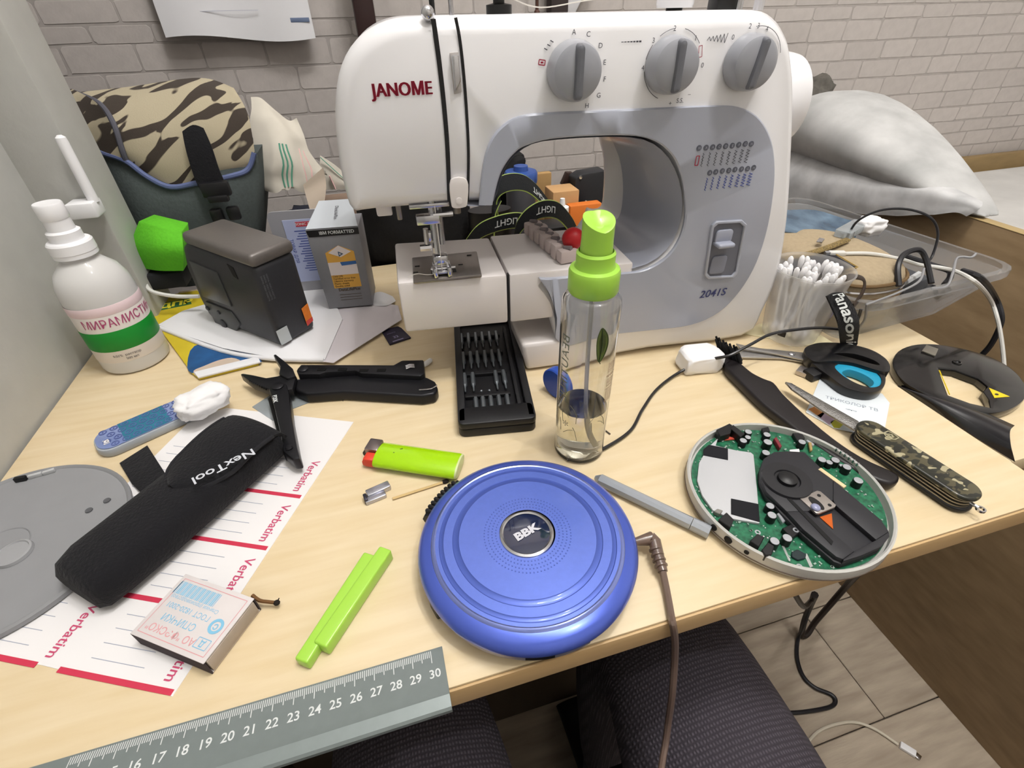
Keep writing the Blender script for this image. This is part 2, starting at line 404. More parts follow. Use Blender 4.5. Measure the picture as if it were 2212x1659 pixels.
# grey front panel round the throat, a little proud
gp_out = [(-0.0732, 0.1597), (-0.0709, 0.175), (-0.0672, 0.1922), (-0.0619, 0.2039), (-0.0534, 0.2122), (-0.0418, 0.2171), (-0.0219, 0.2183), (0.019, 0.2177), (0.0651, 0.2172), (0.1059, 0.2165), (0.1261, 0.2146), (0.1429, 0.2079), (0.1568, 0.1959), (0.1671, 0.1801), (0.1758, 0.1562), (0.1822, 0.1203), (0.1818, 0.0855), (0.1732, 0.0581), (0.1567, 0.0372), (0.1294, 0.0269), (0.0853, 0.027), (0.0378, 0.0283), (-0.0054, 0.0276), (-0.0082, 0.053), (-0.015, 0.0772)]
gp_in = [(-0.0629, 0.1588), (-0.0616, 0.1642), (-0.0569, 0.1788), (-0.0518, 0.1874), (-0.0455, 0.1938), (-0.0379, 0.198), (-0.018, 0.2016), (0.0206, 0.2015), (0.0461, 0.1997), (0.0616, 0.1956), (0.0721, 0.1895), (0.0815, 0.1806), (0.0904, 0.1662), (0.096, 0.1513), (0.0997, 0.1358), (0.0992, 0.12), (0.0933, 0.1061), (0.0828, 0.0965), (0.0683, 0.0911), (0.0488, 0.0907), (0.023, 0.092), (-0.0023, 0.0932), (-0.0105, 0.0934), (-0.0188, 0.0939), (-0.0257, 0.0952)]
gp_out = [(p.x, p.y) for p in catmull([(p[0], p[1], 0) for p in gp_out], 4)]; gp_in = [(p.x, p.y) for p in catmull([(p[0], p[1], 0) for p in gp_in], 4)]
bm = bmesh.new(); lay = []
for z, ins in ((-.0005, 0), (.0016, 0), (.0026, .0012)):
    ro, ri = [], []
    for i in range(len(gp_out)):
        o_, i_ = Vector(gp_out[i]), Vector(gp_in[i]); d = (i_ - o_).normalized() * ins
        ro.append(bm.verts.new((o_.x + d.x, -z, o_.y + d.y))); ri.append(bm.verts.new((i_.x - d.x, -z, i_.y - d.y)))
    lay.append((ro, ri))
for (a, c), (e, g) in zip(lay, lay[1:]):
    for i in range(len(a) - 1):
        bm.faces.new((a[i], a[i + 1], e[i + 1], e[i])); bm.faces.new((c[i + 1], c[i], g[i], g[i + 1]))
    bm.faces.new((a[0], e[0], g[0], c[0])); bm.faces.new((a[-1], c[-1], g[-1], e[-1]))
ro, ri = lay[-1]
for i in range(len(ro) - 1): bm.faces.new((ro[i], ro[i + 1], ri[i + 1], ri[i]))
bmesh.ops.recalc_face_normals(bm, faces=bm.faces)
b = MB(); b._merge(bm); b.obj('grey_panel', M_grey, SM, ang=40)
# grey lining of the throat: follows the tapering opening
bm = bmesh.new(); idx = list(range(25, 37)); rows = []
for y in (0.0, .02, .05, .08, .105):
    k = min(1, max(0, y - .02) / .12); row = []
    for i in idx:
        q = Vector(outline[i]).lerp(Vector(rear(i, outline[i])), k) - inset(i, .0012)
        row.append(Vector((q.x, y, q.y)))
    rows.append([bm.verts.new(p_) for p_ in catmull(row, 3)])
for a, c in zip(rows, rows[1:]):
    for i in range(len(rows[0]) - 1): bm.faces.new((a[i], a[i + 1], c[i + 1], c[i]))
bmesh.ops.recalc_face_normals(bm, faces=bm.faces)
b = MB(); b._merge(bm); b.obj('throat_lining', M_grey, SM, ang=60)
# free arm with its accessory box
b = MB()
a0 = (-0.1426, 0.1046); a1 = (-0.0526, 0.1); a2 = (-0.0498, 0.057); a3 = (-0.1416, 0.0571)
b.prism([(a0[0], a3[1]), (a1[0], a3[1] - .003), (a1[0], .100), (a0[0], .1035)], 0, .088, bev=.0025, M=Matrix.Translation((0, .088, 0)) @ FRONT)
b.obj('accessory_box', M_cream, SM)
b = MB(); b.prism([(a1[0] + .0016, a3[1] - .003), (.06, a3[1] - .004), (.06, .0985), (a1[0] + .0016, .100)], 0, .092, bev=.002, M=Matrix.Translation((0, .092, 0)) @ FRONT); b.obj('free_arm', M_cream, SM)
b = MB(); b.box((a1[0] + .0008, .002, .077), (.0014, .003, .047)); b.obj('arm_seam', M_groove, SM)
# base foot that shows left of the column
b = MB(); f0 = (-0.0363, 0.0012); f1 = (-0.0071, 0.0012)
b.prism([((-0.0368, 0.0018)[0], .0002), (.02, .0002), (.02, .030), ((-0.0412, 0.0255)[0], .030)], 0, .062, bev=.004, seg=3, M=Matrix.Translation((0, .060, 0)) @ FRONT)
b.obj('base_foot', M_cream, SM)
b = MB(); b.box((.09, .085, .0066), (.20, .13, .0125), bev=.003); b.obj('base_plate', M_cream, SM)
# needle plate with slot, screws and guide lines
pl = [Vector(v) for v in ((0.0233, 0.4154, 0.1045), (0.0808, 0.4114, 0.1045), (0.0741, 0.3623, 0.1045), (0.0188, 0.3669, 0.1045))]
inv = SM.matrix_world.inverted() if False else (Matrix.Translation((MA_X, MA_Y, 0)) @ Matrix.Rotation(radians(-3.688), 4, 'Z')).inverted()
pl = [inv @ v for v in pl]
b = MB(); b.prism([(v.x, v.y) for v in pl[::-1]], .1015, .1048, bev=.0012); np_ = b.obj('needle_plate', M_steel, SM)
c = sum(pl, Vector()) / 4
b = MB()
for dx, dy in ((-.024, .004), (-.026, -.008), (.022, .016), (.012, -.002)): b.box((c.x + dx, c.y + dy, .1050), (.004, .0012, .0004))
b.box((c.x - .003, c.y - .012, .1050), (.020, .0065, .0003)); b.obj('plate_slots', M_groove, SM)
b = MB()
for dx in (-.010, .004): b.box((c.x - .003 + dx * 1.0, c.y - .010, .1053), (.0012, .011, .0005))
b.obj('feed_edges', M_black, SM)
# presser bar, needle bar, foot
nx, ny = (inv @ Vector((0.0437, 0.3765, 0.1055)))[:2]
b = MB(); b.tube([(nx - .002, ny, .165), (nx - .002, ny, .122)], .0032, 10); b.tube([(nx + .003, ny + .002, .165), (nx + .003, ny + .002, .128)], .0024, 10)
b.box((nx - .004, ny, .160), (.030, .008, .003), bev=.0006); b.box((nx - .006, ny - .002, .150), (.018, .008, .007), bev=.001); b.tube([(nx - .002, ny - .004, .153), (nx + .013, ny - .004, .153)], .002, 8)
b.obj('presser_bar', M_chrome, SM)
b = MB(); b.tube([(nx - .009, ny - .003, .131), (nx - .009, ny - .003, .143)], .0022, 8); b.box((nx - .008, ny - .001, .136), (.006, .006, .008), bev=.001); b.tube([(nx - .015, ny - .003, .128), (nx - .006, ny - .003, .128)], .0028, 8); b.obj('needle_clamp', M_chrome, SM)
b = MB(); b.tube([(nx - .0, ny - .002, .150), (nx - .0, ny - .002, .108)], [.001, .0007, .0002], 8); b.obj('needle', M_chrome, SM)
b = MB(); b.box((nx, ny, .1165), (.012, .010, .008), bev=.0015); b.box((nx - .0055, ny - .006, .110), (.0035, .016, .008), bev=.001); b.box((nx + .0055, ny - .006, .110), (.0035, .016, .008), bev=.001)
b.box((nx, ny - .001, .1075), (.0165, .014, .0025), bev=.0008); b.tube([(nx - .009, ny - .004, .110), (nx + .011, ny - .004, .110)], .0011, 8); b.obj('presser_foot', M_chrome, SM)
b = MB(); b.box((nx - .038, ny + .014, .157), (.012, .004, .014), bev=.0015); b.obj('lever', M_cream, SM)
b = MB(); b.box((nx - .027, ny + .010, .158), (.004, .008, .020), bev=.001); b.box((nx - .018, ny + .010, .162), (.018, .008, .006), bev=.001); b.tube([(nx + .018, ny + .012, .148), (nx + .018, ny + .012, .168)], .003, 8); b.obj('lower_mechanism', M_steel, SM)
# the two thread slots down the face and the cover between them
def slot(name, pts, w, m=M_groove, z=.0007):
    bb = MB(); pts = catmull([(p[0], p[1], 0) for p in pts], 5)
    for p, q in zip(pts, pts[1:]):
        t = (q - p).normalized(); nn = Vector((-t.y, t.x, 0)) * w / 2
        bb._merge(_quad([p - nn, q - nn, q + nn, p + nn], z))
    return bb.obj(name, m, SM)
def _quad(vs, z):
    bm = bmesh.new(); bm.faces.new([bm.verts.new((v[0], -z, v[1])) for v in vs]); return bm
slot('thread_slot', [(-0.0942, 0.2717), (-0.0936, 0.262), (-0.0929, 0.2475), (-0.0924, 0.224), (-0.0928, 0.1984), (-0.0949, 0.1636)], .0030)
slot('thread_slot', [(-0.0806, 0.2721), (-0.079, 0.2616), (-0.078, 0.2444), (-0.0777, 0.2206), (-0.0784, 0.1944), (-0.0814, 0.1625)], .0020)
b = MB(); b.prism([(-0.086, 0.2546)[:2], (-0.0804, 0.2549)[:2], (-0.0799, 0.2329)[:2], (-0.0852, 0.2318)[:2]], 0, .0012, bev=.0006, M=front()); b.obj('slot_recess', mat('shadow_white', '#b9b4b2', .4), SM)
b = MB(); b.prism([(-0.0853, 0.2532)[:2], (-0.0808, 0.2535)[:2], (-0.0802, 0.2394)[:2], (-0.0847, 0.2333)[:2]], .001, .004, bev=.001, M=front()); b.obj('takeup_lever', M_chrome, SM)
b = MB(); p = (-0.0884, 0.163); b.prism(smooth2([(-0.0927, 0.1792)[:2], (-0.0809, 0.1783)[:2], (-0.0818, 0.1625)[:2], (-0.0841, 0.1593)[:2], (-0.0918, 0.1592)[:2], (-0.0939, 0.1628)[:2]], 4), 0, .003, bev=.0012, M=front()); b.obj('cover_tongue', M_cream, SM)
b = MB(); p = (-0.0879, 0.1643); b.lathe([(.0024, 0), (.0024, .0006), (0, .0008)], 12, M=front(.003) @ Matrix.Translation((p[0], p[1], 0))); b.obj('screw', M_cream, SM)
b = MB(); p = (-0.0968, 0.2731); b.sphere((p[0], .004, p[1] + .0015), .0042); b.tube([(p[0], .004, p[1] + .004), (p[0] + .003, .004, p[1] - .004), (p[0] + .005, .002, p[1] - .012)], .0016, 8, sm=4); b.obj('thread_hook', M_chrome, SM)
# dials
def dial(px, rot, R, label=None):
    c_ = px; d = bpy.data.objects.new('dial', None); COL.objects.link(d); d.parent = SM; d.location = (c_[0], -.001, c_[1]); d.empty_display_size = .01
    bb = MB(); bb.lathe([(R, 0), (R, .004), (R * .97, .009), (R * .90, .0125), (R * .75, .0142), (0, .0148)], 40, M=FRONT); bb.obj('dial_disc', M_dial, d)
    bb = MB(); bb.prism(rrect(R * .36, R * 1.86, R * .16, 4), .009, .0175, bev=.0022, M=Matrix.Rotation(rot, 4, 'Y') @ FRONT, topscale=.92); bb.obj('dial_grip', M_dialbar, d)
    return d
d1, d2, d3 = (-0.0048, 0.2421), (0.0647, 0.2429), (0.1238, 0.2425)
dial(d1, 0, .0178); dial(d2, 0, .0174); dial(d3, radians(9), .0174)
# printing on the front
def ptext(bb, s, px, size, mi=0, rot=0, **k):
    bb.text(s, size, mi, M=front(.0006 + k.pop('z', 0)) @ Matrix.Translation((px[0], px[1], 0)) @ Matrix.Rotation(rot, 4, 'Z'), **k)
b = MB(); p = (-0.1181, 0.2358); [ptext(b, 'JANOМE', (p[0] + dx, p[1]), .0106, bold=.004, xs=.90, spacing=1.03) for dx in (-.0004, -.0002, 0, .0002, .0004)]; b.obj('brand_lettering', M_red, SM)
b = MB(); p = (0.144, 0.0599); ptext(b, '2041S', p, .0105, bold=.012, z=.0026, slant=.15, xs=1.05); b.obj('model_lettering', M_navy, SM)
b = MB()
for s, q in (('A', (-0.0048, 0.263)), ('C', (0.0051, 0.2616)), ('D', (0.014, 0.2553)), ('E', (0.0178, 0.2459)), ('F', (0.0188, 0.2363)), ('G', (0.0154, 0.2268)), ('H', (0.0073, 0.2209)), ('2', (0.0654, 0.2633)), ('1', (0.0819, 0.2575)), ('0', (0.0905, 0.2418)), ('3', (0.0512, 0.2571)), ('4', (0.0459, 0.2418)), ('+', (0.0705, 0.2193)), ('S.S.', (0.0779, 0.2208)), ('–', (0.0844, 0.2246)), ('2', (0.1211, 0.2632)), ('3', (0.1274, 0.2633)), ('4', (0.1345, 0.2613)), ('0', (0.1098, 0.2573))):
    ptext(b, s, q, .0042)
# dashed pictograms beside the dials
for k in range(7): q = (0.0291, 0.2569); b.rect(q[0] + k * .0021, q[1], .0016, .0004 + .0001 * k, M=front(.0006))
q = (0.0906, 0.257); zz = [(q[0] + k * .00135, q[1] + (.0009 + .00018 * k) * (1 if k % 2 else -1), 0) for k in range(12)]
for a_, c_ in zip(zz, zz[1:]): b.tube([a_, c_], .0002, 4, M=front(.0006))
e2, e3 = (0.0681, 0.2426), (0.1292, 0.2418)
for cc, R0, a0_, a1_ in ((e2, .0210, 35, 80), (e2, .0210, 97, 130), (e2, .0210, 145, 172), (e3, .0215, 15, 100), (e2, .0210, 188, 250)):
    pts = [(cc[0] + R0 * cos(radians(t)), cc[1] + R0 * sin(radians(t)), 0) for t in range(a0_, a1_, 6)]
    b.tube(pts, .00018, 4, M=front(.0006))
q = (-0.0214, 0.2581)
for k in range(3): b.tube([(q[0] - .003 + k * .002, q[1] - .003 + k * .002, 0), (q[0] - .001 + k * .002, q[1] - .004 + k * .002, 0)], .0003, 4, M=front(.0006))
b.obj('dial_lettering', M_dk, SM)
def frame_rect(bb, q, w, h, t, rot=0, z=.0006, mi=0):
    Mx = front(z) @ Matrix.Translation((q[0], q[1], 0)) @ Matrix.Rotation(rot, 4, 'Z')
    bb.rect(0, h / 2, w, t, mi, M=Mx); bb.rect(0, -h / 2, w, t, mi, M=Mx); bb.rect(-w / 2, 0, t, h, mi, M=Mx); bb.rect(w / 2, 0, t, h, mi, M=Mx)
b = MB(); frame_rect(b, (-0.0258, 0.2474), .0042, .0028, .0006, radians(-8)); b.rect(*(-0.0258, 0.2474)[:2], .0018, .001, M=front(.0006)); frame_rect(b, (0.0871, 0.25), .0024, .0066, .0004, radians(10)); frame_rect(b, (0.0998, 0.1794), .0026, .0068, .0006, z=.003); b.obj('red_pictograms', M_red, SM)
# stitch chart on the grey panel: two rows of letter dots with stitch columns below them
b = MB(); r1 = [(0.0993, 0.1885), (0.1052, 0.1884), (0.1107, 0.1884), (0.1162, 0.1884), (0.1218, 0.1884), (0.1274, 0.1884), (0.1329, 0.1887), (0.1384, 0.189), (0.1437, 0.1887)]
r2 = [(0.113, 0.1695), (0.1182, 0.1698), (0.1239, 0.1701), (0.1296, 0.1701), (0.1349, 0.1704), (0.1407, 0.1704), (0.1461, 0.1703), (0.1514, 0.1707)]
for q in r1 + r2: b.prism(circle(.0021, 12, q[0], q[1]), .0022, .0031, M=front())
b.obj('chart_dots', mat('print_grey', '#5b5e6a', .5), SM)
b = MB(); letters = 'HAACDEFGH'
for s, q in zip(letters, r1): ptext(b, s, q, .0026, z=.0028)
for s, q in zip('AACDEFGH', r2): ptext(b, s, q, .0026, z=.0028)
b.obj('chart_letters', M_grey, SM)
b = MB()
for j, q in enumerate(r1[1:]):
    for k in range(9):
        w = .0005 + .0009 * ((j + 1) / 8); x0 = q[0] - .001; z0 = q[1] - .0038 - k * .0011
        b.tube([(x0 + (w if k % 2 else -w), z0, 0), (x0 + (-w if k % 2 else w), z0 - .0011, 0)], .00017, 4, M=front(.0028))
b.obj('stitch_columns', M_dk, SM)
b = MB()
for j, q in enumerate(r2):
    for k in range(9):
        w = .0006 + .0008 * (j / 7) * (1 + (k % 3) * .3); x0 = q[0] - .001; z0 = q[1] - .0038 - k * .0011
        b.tube([(x0 + (w if k % 2 else -w), z0, 0), (x0 + (-w if k % 2 else w), z0 - .0011, 0)], .00022, 4, M=front(.0028))
b.obj('stitch_columns', M_blue, SM)
# reverse lever in its recess
ro = [(0.1249, 0.1268)[:2], (0.1285, 0.1297)[:2], (0.1529, 0.1287)[:2], (0.1586, 0.1245)[:2], (0.1634, 0.0784)[:2], (0.1604, 0.0741)[:2], (0.1342, 0.0762)[:2], (0.1295, 0.0805)[:2]]
cxr = sum(p[0] for p in ro) / 8; czr = sum(p[1] for p in ro) / 8
ri = [(cxr + (x - cxr) * .86, czr + (z - czr) * .91) for x, z in ro]
b = MB(); b.ring(ro, ri, .0015, .0048, bev=.0006, M=front()); b.obj('lever_rim', M_grey, SM)
b = MB(); b.plate(ri, .0029, M=front()); b.obj('lever_recess', mat('recess_grey', '#6b6d78', .4), SM)
b = MB(); q = (0.139, 0.1098); b.box((q[0], -.007, q[1]), (.016, .012, .0042), bev=.0018, seg=3); q2 = (0.1358, 0.1185); b.prism(rrect(.016, .012, .003, 3, q[0], q[1] + .006), .0025, .0055, bev=.001, M=front()); b.obj('reverse_lever', mat('lever_grey', '#9fa3b2', .25, coat=.4), SM)
b = MB(); q = (0.1408, 0.0892); b.prism(rrect(.015, .017, .003, 3, q[0], q[1]), .0025, .0046, bev=.001, M=front()); b.obj('lever_flap', mat('lever_flap', '#868997', .3), SM)
# hand wheel, bobbin winder and spool pins
b = MB(); b.lathe([(.026, 0), (.031, .001), (.0355, .008), (.0360, .020), (.0345, .027), (.030, .030), (.012, .032), (0, .032)], 48, M=Matrix.Translation((.1785, .055, .208)) @ Matrix.Rotation(pi / 2, 4, 'Y')); b.obj('hand_wheel', M_white, SM)
tz = (-0.0529, 0.2731)[1]
b = MB(); q = (-0.0438, 0.2747); b.lathe([(.009, 0), (.009, .006), (.004, .007), (.004, .012), (.009, .013), (.009, .016)], 20, M=Matrix.Translation((q[0], .05, tz - .001))); b.obj('bobbin_winder', M_black, SM)
b = MB(); q = (0.0885, 0.2749); b.lathe([(.013, 0), (.013, .001), (.0135, .002), (.0135, .030), (0, .030)], 24, M=Matrix.Translation((q[0], .05, tz + .001))); b.obj('thread_spool', M_white, SM)
b = MB(); b.tube([(q[0], .05, tz - .004), (q[0], .05, tz + .002)], .006, 16); b.obj('spool_base', M_black, SM)
b = MB(); q = (0.1269, 0.2753); b.box((q[0], .05, tz + .012), (.017, .016, .03), bev=.003); b.box((q[0] + .001, .05, tz), (.01, .01, .012), bev=.002); b.obj('spool_holder', M_black, SM)
b = MB(); q = (0.14, 0.2753); b.tube([(q[0], .05, tz - .002), (q[0], .05, tz + .03)], .004, 12); b.obj('spool_pin', M_chrome, SM)
b = MB(); q = (0.1649, 0.2769); b.lathe([(.012, 0), (.012, .03), (0, .03)], 20, M=Matrix.Translation((q[0], .06, tz + .006))); b.tube([(q[0], .06, tz - .002), (q[0], .06, tz + .008)], .004, 10); b.obj('tension_knob', M_white, SM)
b = MB(); q = (-0.0794, 0.2759); b.tube([(q[0], .03, tz - .004), (q[0], .03, tz + .016)], .0016, 8); b.obj('thread_guide', M_chrome, SM)
b = MB(); q2 = (-0.0437, 0.2772); q3 = (0.0828, 0.2736)
b.tube([(q[0], .03, tz + .010), (q[0] + .004, .03, tz + .014), (q[0] + .02, .035, tz + .018), (q[0] + .034, .045, tz + .014), (q2[0] + .01, .05, tz + .008), (q2[0] + .03, .05, tz + .003), (q2[0] + .06, .05, tz + .006), (q3[0] - .03, .05, tz + .010), (q3[0], .05, tz + .014)], .0004, 5, sm=5); b.obj('thread', mat('thread_white', '#d9d4cc', .7), SM); b = MB(); b.tube([(nx, ny - .004, .16), (nx, ny - .006, .125), (nx, ny - .006, .109)], .0003, 5, sm=3)
b.obj('thread', mat('thread_white', '#d9d4cc', .7), SM); b = MB(); b.tube([(nx, ny - .006, .1062), (nx - .012, ny - .004, .1056), (nx - .020, ny + .0, .1056), (nx - .028, ny - .004, .1056)], .0003, 5, sm=5); b.obj('thread', mat('thread_white', '#d9d4cc', .7), SM)

# ------------------------------------------------------------------ things on the desk
_INV = {}
def T(name, label, cat, loc, rz=0, group=None):
    o = thing(name, label, cat, loc, rz, group)
    _INV[o.name] = (Matrix.Translation(loc) @ Matrix.Rotation(rz, 4, 'Z')).inverted(); return o
def put(mb, name, m, t, **k):
    """mesh given in room coordinates becomes a part of thing t (or a sub-part of a part)"""
    return mb.obj(name, m, t, M=_INV.get(t.name), **k)
def solo(mb, name, m, label, cat, loc, group=None, **k):
    bmesh.ops.translate(mb.bm, vec=-Vector(loc), verts=mb.bm.verts)
    return tag(mb.obj(name, m, loc=loc, **k), label, cat, group)
def at(loc, rz=0, rx=0, ry=0): return Matrix.Translation(loc) @ Matrix.Rotation(rz, 4, 'Z') @ Euler((rx, ry, 0)).to_matrix().to_4x4()
def bar(bb, a, c, w, h, z0=0, bev=.001, mi=0, seg=2):
    """box lying along a-c on the table"""
    L = hypot(c[0] - a[0], c[1] - a[1]); bb.box(((a[0] + c[0]) / 2, (a[1] + c[1]) / 2, z0 + h / 2), (L, w, h), bev, seg, mi, rz=ang2(a, c))
M_paper = mat('paper_white', '#e6e6ea', .8, noise=(12, .03))
M_paper_shade = mat('paper_shaded', '#cfc9ce', .85, noise=(12, .04))  # shade over the right of the paper stack, put into this grey
M_label = mat('label_white', '#e9e7e8', .75)
M_vred = mat('label_red', '#c8324e', .6); M_vline = mat('label_line', '#a3a8b8', .7); M_vtext = mat('label_text', '#c44a70', .6)
M_blk = mat('black_satin', '#141417', .42); M_blk2 = mat('black_matt', '#0c0c0f', .8, noise=(120, .3)); M_blkgloss = mat('black_gloss', '#0b0b0e', .16, coat=.4)
M_cloth = mat('black_nylon', '#0b0b11', .95, bump=(500, .6), sheen=.05)
M_whiteplastic = mat('white_plastic', '#ecebec', .35, coat=.1)
M_lime = mat('lime_plastic', '#a3d64c', .32, coat=.2, sss=.05); M_lime2 = mat('lighter_green', '#a4d800', .22, coat=.4)
M_clear = mat('clear_plastic', '#f4f4f2', .04, trans=1, ior=1.42)
M_liquid = mat('water', '#f6f3e4', .02, trans=1, ior=1.33)
M_greycase = mat('case_grey', '#8e8f92', .5, noise=(60, .05)); M_silver = mat('silver_paint', '#a9aeb6', .35, metal=.5)
M_wood = mat('match_wood', '#d8bb85', .7); M_burnt = mat('burnt', '#1b1512', .9)
M_tape = mat('metal_foil', '#b9bac6', .25, metal=.9)

# --- blue portable CD player
c0 = (0.0532, 0.1702)
t = T('disc_player', 'closed round blue portable CD player with a small mirror in its lid', 'CD player', (c0[0], c0[1], 0))
M_blue_p = mat('player_blue', '#6178d2', .36, metal=.4, noise=(300, .06), coat=.35)
M_blue_d = mat('player_blue_band', '#4a5fb4', .4, metal=.4, coat=.25)
M_blue_r = mat('player_blue_rim', '#5268cc', .28, metal=.5, coat=.3)
C0 = Matrix.Translation((c0[0], c0[1], 0))
b = MB(); b.lathe([(.058, .0025), (.0625, .004), (.0645, .008), (.0645, .012), (.062, .0135), (0, .0135)], 72, M=C0); put(b, 'base_shell', mat('player_base', '#5d5b6e', .35, metal=.4), t)
b = MB(); b.lathe([(.0655, .0128), (.0668, .0140), (.0670, .0165), (.0655, .0198), (.0625, .0218), (.0585, .0228)], 96, M=C0, cap=False); put(b, 'lid_rim', M_blue_r, t)
b = MB(); b.lathe([(.0585, .0228), (.0578, .0236), (.0566, .0240), (.0558, .0237)], 96, M=C0, cap=False); put(b, 'lid_bead', mat('player_bead', '#8d9be0', .2, metal=.8), t)
def zd(r): return .0237 + (.0558 - r) * .055 + (.0 if r > .02 else 0)
segs = [(.0558, .0537, 0), (.0537, .0508, 1), (.0508, .0455, 0), (.0455, .0415, 1), (.0415, .030, 0), (.030, .017, 0)]
for k, (ra, rb_, dark) in enumerate(segs):
    b = MB(); dz = -.0004 if dark else 0
    b.lathe([(ra, zd(ra)), (ra - .0005, zd(ra) + dz), (rb_ + .0005, zd(rb_) + dz), (rb_, zd(rb_))], 96, M=C0, cap=False); put(b, 'lid_ring', M_blue_d if dark else M_blue_p, t)
b = MB()
for rr, nn in ((.0192, 60), (.0215, 66), (.0238, 72), (.0262, 78)):
    for k in range(nn):
        a = 2 * pi * k / nn + rr * 100; b.box((c0[0] + rr * cos(a), c0[1] + rr * sin(a), zd(rr) + .00005), (.0007, .0007, .0003))
stuff(put(b, 'lid_dimples', M_blue_d, t))
zc = zd(.0155); ce = (c0[0] - .0006, c0[1] - .0006); CE_ = Matrix.Translation((ce[0], ce[1], 0))
b = MB(); b.lathe([(.0168, zc - .0008), (.0163, zc + .0008), (.0150, zc + .0014), (.0141, zc + .0008)], 64, M=CE_, cap=False); put(b, 'emblem_ring', M_chrome, t)
b = MB(); b.lathe([(.0143, zc + .0004), (.010, zc + .0009), (0, zc + .0012)], 48, M=CE_, cap=False); put(b, 'emblem_mirror', mat('mirror_navy', '#0d1a3c', .06, coat=.6, spec=.9), t)
ra = ang2((0.044, 0.1628), (0.0592, 0.1672))
b = MB(); b.text('BBK', .0072, M=at((ce[0], ce[1], zc + .0015), ra), bold=.05, xs=1.25); put(b, 'emblem_lettering', mat('emblem_silver', '#c9c9d2', .4), t)
# latch on the back left of the rim, foot, maker's strip on the front of the base
la = ang2(c0, (0.0025, 0.2264)); b = MB(); R0 = .068
for k in range(9):
    a = la - .20 + k * .05; b.box((c0[0] + R0 * cos(a), c0[1] + R0 * sin(a), .013), (.006, .0028, .010), bev=.0008, rz=a, seg=1)
pts = [(c0[0] + .0665 * cos(la - .26 + k * .052), c0[1] + .0665 * sin(la - .26 + k * .052), .012) for k in range(11)]
b.tube(pts, .0052, 8); put(b, 'lid_latch', M_blk, t)
fa = ang2(c0, (-0.0089, 0.1501)); b = MB(); b.box((c0[0] + .063 * cos(fa), c0[1] + .063 * sin(fa), .006), (.006, .010, .009), bev=.001, rz=fa); put(b, 'side_button', M_blk, t)
b = MB()
for k in range(15):
    a = radians(215 + k * 4.6); a2 = a + radians(4.6)
    q = [(c0[0] + .0649 * cos(x), c0[1] + .0649 * sin(x)) for x in (a, a2)]
    bm = bmesh.new(); bm.faces.new([bm.verts.new((*q[0], .0065)), bm.verts.new((*q[1], .0065)), bm.verts.new((*q[1], .0115)), bm.verts.new((*q[0], .0115))]); b._merge(bm, 1 if k in (8, 9, 10) else 0)
put(b, 'side_strip', [mat('strip_silver', '#a3a0ae', .3, metal=.5), M_blk], t)
ja = ang2(c0, (0.1202, 0.1539)); jx = (c0[0] + .066 * cos(ja), c0[1] + .066 * sin(ja))

# --- smoky audio lead with an angled plug, hanging over the desk edge
M_smoke = mat('smoky_cable', '#7c675c', .3, trans=.35, coat=.3)
pj = (0.1308, 0.1543, 0.01); pk = (0.1276, 0.1338, 0.006)
t2 = T('audio_cable', 'smoky brown audio lead with angled plug hanging over the desk edge', 'cable', (pj[0], pj[1], 0))
b = MB(); b.tube([(jx[0] - .002, jx[1], .011), (pj[0], pj[1], .010)], [.0018, .0034, .0042, .0044], 12); b.tube([(pj[0] - .001, pj[1], .010), (pj[0] + .0008, pj[1] - .002, .0095), pk], [.0046, .0044, .0036, .003], 12); put(b, 'angled_plug', M_smoke, t2)
b = MB()
for k in range(4):
    f = .35 + k * .16; p = Vector(pj).lerp(Vector(pk), f); b.lathe([(.0035, -.0009), (.0042, -.0005), (.0042, .0005), (.0035, .0009)], 12, M=frame(p, (0, 0, 1), (1, 0, 0)) @ Matrix.Rotation(0, 4, 'X') if False else Matrix.Translation(p) @ (Vector(pk) - Vector(pj)).to_track_quat('Z', 'Y').to_matrix().to_4x4())
put(b, 'strain_relief', M_smoke, t2)
b = MB(); b.tube([pk, (0.1251, 0.124, 0.003), (0.1199, 0.1098, 0.0026), (0.118, 0.1045, 0.0024), (0.1225, 0.1035, -0.0165), (0.1257, 0.101, -0.0403), (0.124, 0.0923, -0.065), (0.123, 0.0859, -0.092), (0.1199, 0.0792, -0.106), (0.1149, 0.0727, -0.11), (0.1026, 0.0572, -0.112)], .0022, 8, sm=6); put(b, 'cord', M_smoke, t2)

# --- silver stylus pen half under the player
pa, pb = (0.1219, 0.2128, 0.0045), (0.1716, 0.1509, 0.0045)
t = T('silver_pen', 'slim silver grey pen leaning against the blue CD player', 'pen', (*mid(pa, pb)[:2], 0))
d = (Vector(pb) - Vector(pa)).normalized(); cap = Vector(pb) - d * .012
b = MB(); b.tube([pa, cap], .0044, 10, mi=0); put(b, 'barrel', M_silver, t)
b = MB(); b.tube([cap + d * .0004, Vector(pb)], .0046, 10); put(b, 'end_cap', M_silver, t)
b = MB(); b.tube([Vector(pa) - d * .004, Vector(pa)], [.0015, .0042], 10); put(b, 'tip', M_silver, t)

